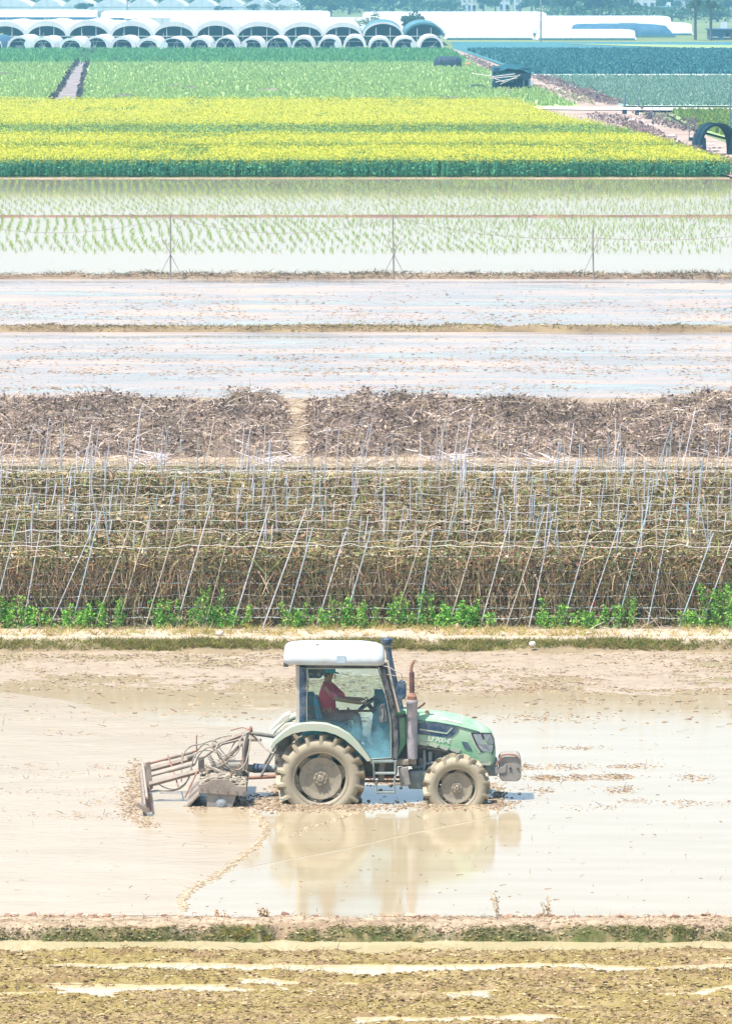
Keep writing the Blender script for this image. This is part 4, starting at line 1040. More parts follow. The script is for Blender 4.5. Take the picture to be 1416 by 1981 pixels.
# thin posts along the path
M['thin_post'] = surf('blue grey post', (0.10, 0.16, 0.20), (0.18, 0.25, 0.3), 4, 0.7)
posts = [(1208, 206, 24, 0.12, 'thick blue grey post at the corner of the net field'), (1235, 205, 13, 0.07, 'short dark stake right of the net field corner post'), (1262, 236, 28, 0.04, 'thin pale stake in the scrub below the field road, left of two'), (1276, 236, 28, 0.04, 'thin pale stake in the scrub below the field road, right of two'), (1333, 265, 40, 0.04, 'thin pale stake left of the black hoop shelter'), (1412, 292, 115, 0.06, 'tall thin blue post at the right edge of the picture'), (1152, 196, 18, 0.09, 'leaning dark stake among the brown weeds of the path')]
for px, py, hp, r, lb in posts:
    b = P(px, py, zF); h = hp / S(b[1])
    o = empty('field_post', tuple(b))
    MB().tube([(0, 0, -0.1), (0.0, 0, h)], [r, r * 0.85], 8).build('shaft', M['thin_post'], o, 50)
    MB().tube([(0, 0, h), (0, 0, h + r)], [r * 1.15, r * 0.6], 8).build('cap', M['thin_post'], o)
    tag(o, lb, 'post', 'thin posts by the path')
# bins and dark boxes along the scrub
M['dark_net'] = surf('black shade net', (0.012, 0.03, 0.05), (0.03, 0.06, 0.085), 3, 0.95, 0.02, 6, spec=0.05)
M['blue_net'] = surf('blue green tarpaulin', (0.015, 0.075, 0.10), (0.03, 0.11, 0.13), 2, 0.95, 0.03, 3, spec=0.05)
for px, py, w, h, lb in [(1208, 220, 9, 9, 'dark drum at the left end of the scrub'), (1232, 222, 8, 10, 'dark drum second in the scrub'), (1256, 230, 12, 12, 'biggest dark drum in the scrub below the field road'), (1324, 246, 8, 7, 'dark drum beside the small green patch'), (1336, 272, 8, 7, 'small dark pot left of the hoop shelter'), (1354, 276, 11, 11, 'dark pot at the left foot of the hoop shelter'), (1158, 190, 7, 6, 'small blue green drum beside the path')]:
    b = P(px, py, zF); s_ = S(b[1]); r = w / 2 / s_; hh = h / s_
    o = empty('drum', tuple(b))
    MB().lathe([(0.01, 0), (r * 0.92, 0), (r, hh * 0.3), (r * 0.97, hh * 0.34), (r, hh * 0.7), (r * 0.9, hh)], axis='Z', n=14).build('barrel', M['dark_net'] if 'green' not in lb else M['blue_net'], o, 40)
    MB().lathe([(r * 0.93, hh * 0.97), (r * 0.93, hh * 1.03), (0.01, hh * 1.03)], axis='Z', n=14).build('lid', M['blue_net'], o, 40)
    tag(o, lb, 'drum', 'dark drums in the scrub')

# ---- black hoop shelter at the right edge
def arch_pts(w, h, n=14, p=2.2, y=0.0):
    r = []
    for i in range(n + 1):
        a = math.pi * i / n
        c, s = math.cos(a), math.sin(a)
        r.append((-w / 2 * math.copysign(abs(c) ** (2 / p), c), y, h * abs(s) ** (2 / p)))
    return r
def arch_shell(mb, w, h, L, th, n=14, p=2.2, droop=None):
    o0, o1 = arch_pts(w, h, n, p), arch_pts(w - 2 * th, h - th, n, p)
    for a, b in ((0, L),):
        V = [(x, a, z) for x, _, z in o0] + [(x, b, z) for x, _, z in o0] + [(x, a, z) for x, _, z in o1] + [(x, b, z) for x, _, z in o1]
        m = n + 1; F = []
        for i in range(n):
            F += [(i, i + 1, m + i + 1, m + i), (2 * m + i, 3 * m + i, 3 * m + i + 1, 2 * m + i + 1), (i, 2 * m + i, 2 * m + i + 1, i + 1), (m + i, m + i + 1, 3 * m + i + 1, 3 * m + i)]
        F += [(0, m, 3 * m, 2 * m), (n, 2 * m + n, 3 * m + n, m + n)]
        mb.add(V, F)
    return mb
b = P(1390, 299, zF); s_ = S(b[1])
r = empty('hoop_shelter', tuple(b), 0.22)
w, h = 74 / s_, 60 / s_
arch_shell(MB(), w, h, 2.2, 0.16, 16, 2.6).build('net_cover', M['dark_net'], r, 40)
for y in (-0.05, 1.1, 2.25):
    MB().tube(arch_pts(w + 0.05, h + 0.03, 20, 2.6, y), 0.03, 6).build('hoop', M['dark_net'], r)
MB().prism([(-w / 2 - 0.04, -0.06, 0), (-w / 2 + 0.5, -0.06, 0.0), (-w / 2 + 0.42, -0.06, h * 0.55), (-w / 2 + 0.02, -0.06, h * 0.6)], (0, 0.05, 0)).build('hanging_flap', M['dark_net'], r)
MB().prism([(w / 2 + 0.04, -0.06, 0), (w / 2 - 0.75, -0.06, 0.0), (w / 2 - 0.45, -0.06, h * 0.6), (w / 2 - 0.02, -0.06, h * 0.62)], (0, 0.05, 0)).build('hanging_flap', M['dark_net'], r)
tag(r, 'black net hoop shelter on the dirt beside the rapeseed', 'shelter')
for i, (px, py, w_) in enumerate([(1365, 280, 1.4), (1382, 286, 1.2), (1372, 293, 1.6)]):
    o = MB(); L_ = w_
    for k in range(5): o.box((0, -0.28 + 0.14 * k, 0.14), (L_, 0.11, 0.03))
    for k in (-1, 0, 1): o.box((k * L_ * 0.42, 0, 0.06), (0.1, 0.7, 0.118))
    q = o.build('pallet', M['sack']); q.location = tuple(P(px, py, zF + 0.02)); q.rotation_euler.z = 0.3 * i
    tag(q, 'pale wooden pallet before the hoop shelter, ' + ['at the back', 'on the right', 'nearest the rapeseed'][i], 'pallet', 'pallets at the hoop shelter')

# ---- shed under dark tarpaulin by the path
b = P(985, 172, zF); s_ = S(b[1]); k_ = 1 / s_
r = empty('tarpaulin_shed', tuple(b))
def tp(px, py, d): # point in the shed's frame from picture row/column at depth d behind its base
    return ((px - 985) * k_, d, (172 - py) * k_ - d * 0.027)
mb = MB()
top = []
for j in range(7):
    d = j * 1.1
    top.append([((952 + q * 76 / 10 - 985) * k_, d, (172 - 141 + 9 * math.sin(math.pi * q / 10) + 8 * (j / 6) + 1.5 * math.sin(q * 1.9 + j)) * k_) for q in range(11)])
mb.loft(top, cap=False, closed=False)
o = mb.build('tarpaulin', M['blue_net'], r, 60); m = o.modifiers.new('thick', 'SOLIDIFY'); m.thickness = 0.06
MB().prism([tp(996, 141, -0.1), tp(1027, 141, -0.1), tp(1027, 150, -0.1), tp(1018, 155, -0.1), tp(1010, 150, -0.1), tp(994, 152, -0.1)], (0, 0.08, 0)).build('hanging_net', M['dark_net'], r)
MB().prism([tp(957, 143, -0.12), tp(994, 139, -0.12), tp(994, 152, -0.12), tp(958, 156, -0.12)], (0, 0.06, 0)).build('side_curtain', M['blue_net'], r)
MB().prism([tp(957, 158, -0.2), tp(968, 157, -0.2), tp(968, 169, -0.2), tp(958, 170, -0.2)], (0, 0.5, 0)).build('dark_crate_wall', M['dark_net'], r)
for px, py0, py1, d in [(952, 172, 125, 0), (962, 172, 140, 0), (1013, 166, 141, 0), (1025, 164, 141, 0), (1000, 166, 141, 2), (970, 168, 140, 3), (1026, 160, 138, 6), (954, 160, 136, 6)]:
    MB().tube([tp(px, py0 + 3, d), tp(px, py1, d)], 0.05, 6).build('post', M['thin_post'], r)
for (a, c) in [((948, 148), (996, 142)), ((946, 151), (1000, 146)), ((940, 144), (975, 158)), ((958, 158), (1000, 150)), ((968, 162), (1006, 144)), ((912, 141), (950, 146))]:
    MB().tube([tp(*a, -0.3), tp(*c, -0.35)], 0.04, 6).build('rail', M['sack'], r)
MB().box((0.3, 3.2, 1.25), (4.0, 2.0, 2.4)).build('dark_fill', M['dark_net'], r, None, 0.1)  # dark box added under the tarpaulin so the shed reads darker
MB().prism([tp(953, 138, 0.2), tp(960, 134, 0.2), tp(996, 138, 0.2), tp(994, 158, 0.2), tp(956, 160, 0.2)], (0, 0.3, 0)).build('inner_curtain', M['blue_net'], r)
MB().box((-1.5, 1.0, 0.5), (1.0, 0.8, 1.0)).build('crate', M['blue_net'], r, None, 0.03)
MB().box((1.5, 0.6, 0.35), (0.9, 0.7, 0.7)).build('crate', M['dark_net'], r, None, 0.03)
tag(r, 'dark tarpaulin shed on thin poles beside the dirt path', 'shed')
sheet('shed_yard', [P(955, 176, zF + .05), P(1010, 175, zF + .05), P(1016, 160, zF + .05), P(975, 160, zF + .05), P(958, 166, zF + .05)], M['dirt'])
r = empty('pipe_stack', tuple(P(1018, 166, zF)))
for k in range(9):
    MB().tube([((1012 - 1018 + k * 1.3) * k_, 2.0, 0.9 + 0.02 * k), ((1025 - 1018 + k * 1.2) * k_, -1.0, 0.10 + 0.03 * (k % 3))], 0.05, 6).build('pipe', M['thin_post'] if k % 3 else M['sack'], r)
tag(r, 'stack of pale pipes leaning at the right end of the tarpaulin shed', 'pipes')
r = empty('board_pile', tuple(P(922, 170, zF)))
for k in range(5):
    MB().box((random.uniform(-0.2, 0.2), -0.2 + k * 0.15, 0.12 + 0.07 * k), (2.2 - 0.2 * k, 0.3, 0.08), Matrix.Rotation(random.uniform(-0.06, 0.06), 3, 'Y')).build('board', M['blue_net'] if k % 2 else M['dark_net'], r)
tag(r, 'low pile of dark boards left of the tarpaulin shed', 'boards')
# dark covered heap, red basket
b = P(866, 129, zF); s_ = S(b[1])
V, F, k = clods(np.zeros((1, 3)), np.array([27 / s_]), np.array([2.2]), np.array([20 / s_]), 0.05)
r = empty('covered_heap', tuple(b))
rings = []
for j, (f, zz) in enumerate([(1.0, -0.05), (1.0, 0.35), (0.97, 0.72), (0.86, 0.92), (0.6, 1.0), (0.2, 1.02)]):
    rings.append([(math.copysign(abs(math.cos(a)) ** 0.55, math.cos(a)) * 27 / s_ * f * (1 + 0.03 * math.sin(5 * a)), math.copysign(abs(math.sin(a)) ** 0.6, math.sin(a)) * 1.6 * f, zz * 20 / s_ + 0.06 * math.sin(3 * a + j)) for a in np.linspace(0, 2 * math.pi, 28, endpoint=False)])
MB().loft(rings).build('cover', surf('navy tarpaulin', (0.015, 0.025, 0.05), (0.03, 0.05, 0.09), 2, 0.6, 0.05, 3), r, 60)
for k in (-0.5, 0.1, 0.6):
    MB().tube([(k * 27 / s_, -1.65, 0.05), (k * 27 / s_, -1.62, 1.3), (k * 27 / s_, -1.0, 20 / s_ * 0.99), (k * 27 / s_, 1.0, 20 / s_ * 0.99)], 0.04, 6).build('tie_rope', M['blue_net'], r)
tag(r, 'large heap covered by a navy tarpaulin at the end of the dirt path', 'heap')
b = P(905, 126, zF)
V, F, k = clods(np.array([[0, 0, 0.25]]), np.array([0.5]), np.array([0.4]), np.array([0.3]), 0.15)
o = np_mesh('red_sack', V, F, surf('faded red sacking', (0.6, 0.16, 0.12), (0.7, 0.24, 0.18), 3, 0.8)); o.location = tuple(b)
m = o.modifiers.new('round', 'SUBSURF'); m.levels = m.render_levels = 2
tag(o, 'faded red sack right of the navy covered heap', 'sack')

# ================================================================== GREENHOUSES
M['plastic'] = surf('white greenhouse film', (0.56, 0.57, 0.585), (0.68, 0.685, 0.69), 0.5, 0.6, stretch=(1, 0.2, 1))
M['plastic_old'] = surf('greyish greenhouse film', (0.52, 0.58, 0.60), (0.66, 0.70, 0.71), 0.2, 0.6)
M['film_grey'] = surf('shade toned greenhouse film', (0.42, 0.44, 0.46), (0.56, 0.57, 0.58), 0.5, 0.6, stretch=(1, 0.2, 1))  # grey tone stands in for shading between the white greenhouses
M['shade'] = surf('dark green shade net', (0.06, 0.17, 0.20), (0.10, 0.23, 0.26), 0.5, 0.85)
M['blue_shade'] = surf('dark blue shade cloth', (0.03, 0.10, 0.17), (0.05, 0.14, 0.22), 0.5, 0.8)
M['frame'] = surf('galvanised tube', (0.45, 0.50, 0.52), (0.6, 0.64, 0.66), 2, 0.5)
def side_walls(): pass
# front row of small tunnels
tun = [(-18, 46), (36, 48), (84, 48), (138, 48), (186, 50), (236, 48), (286, 47), (335, 50), (385, 46), (437, 46), (487, 44), (537, 46), (586, 46), (637, 46), (686, 46), (735, 47), (784, 48), (834, 50)]
tb = 96
for i, (px, wp) in enumerate(tun):
    b = P(px, tb - (i % 3) * 0.25, zF); s_ = S(b[1]); w = wp * random.uniform(0.93, 1.0) / s_; h = (24 + random.uniform(-1.5, 3)) / s_
    b[1] += random.uniform(-2, 3); r = empty('tunnel_greenhouse', tuple(b))
    netted = i in (0, 7, 11)
    arch_shell(MB(), w, h, 34, 0.12, 14, 2.3).build('cover', M['blue_shade'] if i == 0 else M['plastic'] if not netted else M['plastic_old'], r, 50)
    hw = random.uniform(0.22, 0.5) if not netted else 0.12
    o0 = arch_pts(w + 0.12, h + 0.06, 18, 2.3); o1 = arch_pts(w - 2 * hw, h - hw, 18, 2.3)
    mb = MB(); V = [(x, -0.12, z) for x, _, z in o0] + [(x, -0.12, z) for x, _, z in o1] + [(x, 0.1, z) for x, _, z in o0] + [(x, 0.1, z) for x, _, z in o1]; m = 19
    F = []
    for k in range(18):
        F += [(k, k + 1, m + k + 1, m + k), (2 * m + k, 3 * m + k, 3 * m + k + 1, 2 * m + k + 1), (k, 2 * m + k, 2 * m + k + 1, k + 1), (m + k, m + k + 1, 3 * m + k + 1, 3 * m + k)]
    mb.add(V, F).build('front_hoop', M['plastic'] if not netted else M['frame'], r, 50)
    MB().prism(arch_pts(w - 0.3, h - 0.15, 14, 2.3, random.choice([12, 22, 30])), (0, 0.1, 0)).build('dark_end_panel', M['shade'], r)  # added panel closing the far end to keep the interior dark
    if i % 3 == 1:
        fx = random.choice([-1, 1]); MB().prism([(fx * w * 0.48, -0.16, 0.0), (fx * w * 0.48, -0.16, h * 0.45), (fx * w * 0.30, -0.16, h * 0.75), (fx * w * 0.2, -0.16, h * 0.5), (fx * w * 0.26, -0.16, 0.0)], (0, 0.03, 0)).build('film_flap', M['plastic_old'], r)
    for k in range(random.randint(1, 3)):
        MB().tube([(random.uniform(-0.35, 0.35) * w, 0.2, 0), (random.uniform(-0.35, 0.35) * w, 0.2, h * 0.8)], 0.05, 6).build('inner_post', M['frame'], r)
    MB().box((random.uniform(-0.25, 0.25) * w, 1.5, 0.35), (random.uniform(0.5, 1.6), 0.6, random.uniform(0.4, 0.9))).build('crate', M['plastic_old'], r)
    MB().tube([(-w / 2 + 0.1, 0.3, h * 0.62), (w / 2 - 0.1, 0.3, h * 0.62)], 0.05, 6).build('crossbar', M['frame'], r)
    lb = 'small arched tunnel with a pale hoop, %s from the left of the front row' % ORD[i]
    if i == 0: lb = 'small tunnel under blue shade cloth at the left end of the front row'
    tag(r, lb, 'greenhouse', 'small tunnels of the front row')
    # beds inside
    o = MB()
    o.box((0, 15, 0.25), (w * 0.72, 26, 0.5))
    o.build('seed_bed', M['crop_dark'], r)
# row of gutter-connected spans behind
gb = 86
vx = [-30, 52, 132, 214, 296, 378, 457, 545, 625, 700, 780, 858]
b0 = P(0, gb, zF); s_ = S(b0[1])
r = empty('multi_span_greenhouse', tuple(P(414, gb, zF)))
for i in range(len(vx) - 1):
    xa, xb = (vx[i] - 414) / s_, (vx[i + 1] - 414) / s_; w = xb - xa; cx = (xa + xb) / 2
    z0 = 17 / s_; hz = [29, 30, 31, 30, 29, 31, 29, 28, 27, 28, 27][i] / s_
    mt = M['plastic'] if i < 9 else M['shade']
    mb = MB(); arch_shell(mb, w, hz, 55, 0.15, 14, 2.0)
    mb.v = [(x + cx, y, z + z0) for x, y, z in mb.v]
    mb.build('roof_cover', mt, r, 50)
    rim = arch_pts(w, hz, 20, 2.0, 0); inn = arch_pts(w * 0.9, hz * (0.66 if i < 9 else 0.85), 20, 2.0, 0)
    V = [(x + cx, -0.25, z + z0) for x, _, z in rim] + [(x + cx, -0.25, z + z0) for x, _, z in inn]
    V += [(x, 0.05, z) for x, y, z in V]; m = 21; F = []
    for k in range(20):
        F += [(k, k + 1, m + k + 1, m + k), (2 * m + k, 3 * m + k, 3 * m + k + 1, 2 * m + k + 1), (k, 2 * m + k, 2 * m + k + 1, k + 1), (m + k, m + k + 1, 3 * m + k + 1, 3 * m + k)]
    MB().add(V, F).build('end_film', M['plastic'] if i != 10 else M['shade'], r, 50)
    MB().box((cx, -0.1, z0), (w, 0.12, 0.14)).build('tie_beam', M['frame'], r)
    for f in (0, 0.33, 0.67):
        MB().tube([(xa + w * f, -0.05, 0), (xa + w * f, -0.05, z0 + (hz * 0.6 if f else 0))], 0.07, 6).build('post', M['frame'], r)
    mb = MB().prism([(x + cx, 54, z + z0) for x, _, z in arch_pts(w - 0.3, hz - 0.2, 14, 2.0)], (0, 0.1, 0)); mb.box((cx, 54.05, z0 / 2), (w - 0.1, 0.1, z0)); mb.build('dark_back', M['shade'], r)  # dark back added behind each span for its dark interior
    MB().box((cx, 22 + 3 * (i % 3), 0.5), (w * 0.8, 30, 1.0 + 0.5 * (i % 2))).build('crop_bed', M['crop_dark'], r)
tag(r, 'row of connected white arched greenhouse spans behind the small tunnels', 'greenhouse')
# long white tunnels lying sideways
def long_tunnel(px0, px1, base, top, label, mat='plastic', depth=8.0, ribs=0, slant=0.0, group='long white greenhouses'):
    b = P((px0 + px1) / 2, base, zF); s_ = S(b[1]); L = (px1 - px0) / s_; h = (base - top) / s_
    r = empty('long_greenhouse', tuple(b))
    n = 12; R = []
    for f, x in [(0.0, -L / 2), (0.86, -L / 2 + 0.4), (0.97, -L / 2 + 1.2), (1, -L / 2 + 2.5), (1, 0), (1, L / 2 - 2.5 - slant), (0.97, L / 2 - 1.2 - slant * 0.6), (0.86, L / 2 - 0.4 - slant * 0.3), (0.0, L / 2)]:
        R.append([(x, depth / 2 - math.copysign(abs(math.cos(a)) ** 0.8, math.cos(a)) * depth / 2, max(0.01, f) * h * max(0.0, math.sin(a)) ** 0.75) for a in np.linspace(0, math.pi, n)])
    MB().loft(R, cap=False, closed=False).build('film_cover', M[mat], r, 50)
    for k in range(ribs):
        x = -L / 2 + 2.5 + (L - 5) * k / max(1, ribs - 1)
        MB().tube([(x, depth / 2 - math.copysign(abs(math.cos(a)) ** 0.8, math.cos(a)) * (depth / 2 + 0.03), h * 1.01 * max(0.0, math.sin(a)) ** 0.75) for a in np.linspace(0, math.pi, n)], 0.05, 5).build('hoop', M['frame'], r)
    MB().box((0, -0.05, 0.15), (L - 1, 0.2, 0.3)).build('base_shadow_rail', M['shade'], r)  # dark colour draws a shadow line along the foot
    MB().box((0, depth * 0.5, h + 0.02), (L - 5.5 - slant, 0.16, 0.1)).build('ridge_strip', M['frame'], r)
    tag(r, label, 'greenhouse', group)
long_tunnel(860, 1034, 75, 55.5, 'long white tunnel lying sideways left of the utility pole', ribs=12)
long_tunnel(1037, 1232, 75.5, 56, 'long white tunnel lying sideways right of the utility pole', ribs=14)
long_tunnel(1106, 1308, 70, 45, 'long tunnel under dark blue shade cloth behind the white ones', 'blue_shade', slant=5.5, group=None)
long_tunnel(1225, 1342, 66, 43, 'tall white tunnel beside the palm trees', depth=10, ribs=4)
long_tunnel(770, 1120, 66, 41, 'wide white greenhouse behind the two sideways tunnels', depth=14, ribs=16, mat='film_grey')
long_tunnel(790, 1200, 52, 31, 'long white greenhouse in the middle of the right block', depth=16, ribs=16)
long_tunnel(700, 1060, 42, 22, 'farthest long white greenhouse of the right block', depth=16, ribs=16)
long_tunnel(1000, 1300, 45, 30, 'far white greenhouse behind the dark blue one', depth=16)
long_tunnel(425, 900, 62, 33, 'wide white greenhouse behind the middle arched spans', depth=14, ribs=16, mat='film_grey')
long_tunnel(-80, 190, 34, 18, 'white greenhouse roof at the far left behind the arched spans', depth=16)
long_tunnel(194, 640, 38, 20, 'long white greenhouse roof behind the left arched spans', depth=16)
long_tunnel(258, 620, 52, 30, 'white greenhouse roof close behind the fourth arched span', depth=14)
long_tunnel(-80, 250, 52, 38, 'low white greenhouse roof close behind the left arched spans', depth=10)
for px0, px1, base, top, lb in [(-60, 86, 40, 32.5, 'dark blue strip for the eave shade at the far left'), (97, 240, 40, 33.5, 'dark blue strip for the eave shade, right of the far left one'), (445, 528, 50, 40, 'blue shade cloth panel behind the middle arched spans'), (262, 330, 52, 33, 'pale grey gable sheet behind the fourth arched span')]:  # first two are dark strips standing in for shade under the eaves
    b = P((px0 + px1) / 2, base + 3, zF); s_ = S(b[1]); L = (px1 - px0) / s_; h0, h1 = 2 / s_, (base + 3 - top) / s_
    r = empty('screen_and_shade_strip', tuple(b))
    MB().box((0, 0, (h0 + h1) / 2), (L, 0.1, h1 - h0)).build('cloth', M['blue_shade'] if 'blue' in lb else M['plastic_old'], r)
    for k in range(5): MB().tube([(-L / 2 + L * k / 4, -0.12, 0), (-L / 2 + L * k / 4, -0.12, h1)], 0.06, 6).build('post', M['frame'], r)
    tag(r, lb, 'screen', None)
# pointed-arch block at the very top left
gx = [-20, 62, 120, 182, 248, 300, 361, 419, 473, 528, 582]
for i in range(len(gx) - 1):
    b = P((gx[i] + gx[i + 1]) / 2, 21, zF); s_ = S(b[1]); w = (gx[i + 1] - gx[i]) / s_; z0 = 12 / s_; h = 24 / s_
    r = empty('pointed_greenhouse', tuple(b))
    prof = [(-w / 2, 0, 0), (-w / 2, 0, z0 * 0.8)] + [(-w / 2 + w / 2 * t, 0, z0 * 0.8 + (h - z0 * 0.8) * math.sin(t * math.pi / 2) ** 0.85) for t in (0.2, 0.4, 0.6, 0.8, 1)]
    prof += [(-x, y, z) for x, y, z in prof[-2::-1]]
    MB().prism(prof, (0, 45, 0)).build('film_cover', M['plastic'], r, 30)
    pin = [(x * 0.93, -0.06, z * 0.95) for x, y, z in prof]
    MB().prism(pin, (0, 0.05, 0)).build('end_wall', M['plastic_old'], r)
    for f in (-0.25, 0, 0.25): MB().tube([(w * f, -0.12, 0), (w * f, -0.12, h * (0.9 - abs(f) * 0.9))], 0.06, 5).build('mullion', M['frame'], r)
    MB().tube([(-w / 2, -0.12, z0 * 0.8), (w / 2, -0.12, z0 * 0.8)], 0.06, 5).build('tie_beam', M['frame'], r)
    tag(r, 'pale pointed greenhouse bay at the top, %s from the left' % ORD[i], 'greenhouse', 'pointed greenhouse bays at the top')
# utility pole
b = P(1046, 80, zF); r = empty('utility_pole', tuple(b))
M['concrete'] = surf('concrete', (0.22, 0.22, 0.22), (0.32, 0.32, 0.31), 2, 0.9)
MB().tube([(0, 0, -0.5), (0, 0, 10.5)], [0.19, 0.13], 12).build('shaft', M['concrete'], r, 50)
MB().box((0, 0, 9.9), (1.8, 0.1, 0.12)).build('crossarm', M['concrete'], r)
for x in (-0.75, 0, 0.75): MB().lathe([(0.01, 10.0), (0.07, 10.0), (0.04, 10.1), (0.07, 10.14), (0.02, 10.25)], (x, 0, 0), 'Z', 8).build('insulator', M['plastic'], r)
tag(r, 'tall grey utility pole before the sideways white tunnels', 'pole')
b = P(246, 22, zF); r = empty('utility_pole', tuple(b))
MB().tube([(0, 0, -0.5), (0, 0, 9.5)], [0.22, 0.16], 10).build('shaft', M['concrete'], r, 50)
MB().box((0, 0, 9.0), (1.6, 0.1, 0.12)).build('crossarm', M['concrete'], r)
tag(r, 'dark utility pole among the bushes at the top left', 'pole')

# ================================================================== TREES AND HOUSES AT THE FAR EDGE
M['bark'] = surf('bark', (0.09, 0.08, 0.07), (0.14, 0.12, 0.10), 4, 0.9)
def make_crown(seed, spread, tall, n, cols, lobes=9):
    global rng
    sv = rng; rng = np.random.default_rng(seed)
    p = Pile()
    cen = rng.normal(size=(lobes, 3)) * [spread * 0.38, spread * 0.38, tall * 0.22]; rad = rng.uniform(0.22, 0.42, lobes) * spread
    i = rng.integers(0, lobes, n); v = unit(rng.normal(size=(n, 3))) * (rng.random(n) ** 0.4 * rad[i])[:, None]; v[:, 2] *= tall / spread * 0.9
    c = cen[i] + v
    p.add(cards(c, rng.uniform(0.12, 0.26, n) * (spread / 2.0) ** 0.4), pick(cols, n) * (0.8 + 0.5 * rng.random((lobes, 1))[i]))
    rng = sv
    return p.mesh('crown', M['leafy'])
TG = [(0.045, 0.10, 0.045), (0.07, 0.14, 0.055), (0.03, 0.075, 0.04), (0.10, 0.17, 0.07)]
crowns = [make_crown(700 + k, 1.0, 0.9, 1500, TG, 8 + k) for k in range(4)]
crown_pale = make_crown(720, 1.0, 0.9, 420, [(0.16, 0.24, 0.10), (0.22, 0.3, 0.14)], 10)
trunk_me = MB()
trunk_me.tube([(0, 0, -0.05), (0.02, 0, 0.25), (0.0, 0.02, 0.5)], [0.06, 0.045, 0.03], 7)
for a in range(5):
    an = a * 1.26
    trunk_me.tube([(0, 0, 0.3 + 0.03 * a), (0.12 * math.cos(an), 0.12 * math.sin(an), 0.5), (0.28 * math.cos(an), 0.28 * math.sin(an), 0.72)], [0.03, 0.02, 0.008], 5)
trunk_me = trunk_me.mesh('trunk', M['bark'], 50)
def tree(px, base, w_px, h_px, label, k=0, crown=None, group='trees at the far edge'):
    b = P(px, base, zF); s_ = S(b[1])
    r = empty('tree', tuple(b), random.uniform(0, 6.28))
    w, h = w_px / s_, h_px / s_
    t = link('trunk', trunk_me, None, r); t.scale = (w, w, h)
    c = link('crown', crown or crowns[k % 4], None, r); c.scale = (w * 0.62, w * 0.62, h * 0.62); c.location = (0, 0, h * 0.58)
    tag(r, label, 'tree', group)
tree(165, 25, 46, 24, 'round dark bush tree at the top left, leftmost of three', 0)
tree(205, 20, 34, 18, 'round dark bush tree at the top left, middle of three', 1)
tree(236, 20, 34, 18, 'round dark bush tree at the top left, rightmost of three', 2)
tree(432, 21, 30, 12, 'low dark bush before the pointed bays, beside two white boxes', 3)
tree(490, 21, 34, 18, 'loose bush before the pointed bays, left of two', 1)
tree(535, 21, 50, 19, 'loose bush before the pointed bays, right of two', 2, crown_pale)
tree(712, 66, 54, 44, 'thin pale tree behind the right end of the arched spans', 0, crown_pale)
tree(795, 66, 52, 46, 'dense dark tree rising behind the right end of the arched spans', 1)
tree(826, 62, 22, 20, 'small round tree right of the dense dark tree', 2)
tree(372, 52, 30, 16, 'small pale shrub behind the valley of the fifth arched span', 3, crown_pale)
bg_t = [(600, 26, 46, 40), (640, 30, 46, 36), (676, 26, 50, 42), (715, 22, 52, 40), (760, 22, 50, 40), (800, 22, 46, 36), (845, 23, 46, 26), (872, 24, 36, 26), (935, 22, 34, 40), (958, 23, 30, 36), (1028, 23, 40, 36), (1068, 27, 60, 46), (1105, 33, 70, 58), (1150, 36, 72, 60), (1195, 34, 64, 56), (1222, 31, 36, 30), (1240, 29, 34, 18), (1275, 29, 34, 18), (1292, 22, 40, 34), (1320, 33, 42, 16), (1388, 40, 52, 24), (1408, 30, 50, 40), (1300, 38, 40, 12), (1360, 32, 40, 26)]
for i, (px, ba, w_, h_) in enumerate(bg_t):
    tree(px, ba, w_, h_, 'hazy blue green tree of the far tree line, %s from the left' % ORD[sorted(range(len(bg_t)), key=lambda q: bg_t[q][0]).index(i)], i)
r = rng.uniform(-120, 1540, 900); q = rng.uniform(8, 15, 900)
c = np.array([P(a, b, zF) for a, b in zip(r, q)]); c[:, 2] += rng.random(900) * 6.5
tag(Pile().add(cards(np.repeat(c, 6, 0) + rng.normal(size=(5400, 3)) * [5, 5, 1.2], rng.uniform(1.0, 2.6, 5400)), pick(TG, 5400)).build('far_wood', M['leafy']), 'hazy band of far woodland along the top edge', 'woodland', None, 'stuff')
hedge('shrub_band', 'hazy shrubs along the foot of the far tree line on the right', [(1055, 26), (1130, 33), (1200, 34), (1290, 34), (1420, 38)], 14, 4.5, 2600, TG + [(0.12, 0.2, 0.1)], (0.5, 1.4), 'shrubs')
hedge('shrub_band', 'hazy shrubs along the foot of the far tree line in the middle', [(585, 24), (700, 22), (800, 21), (890, 22)], 14, 4.0, 2200, TG, (0.5, 1.4), 'shrubs')
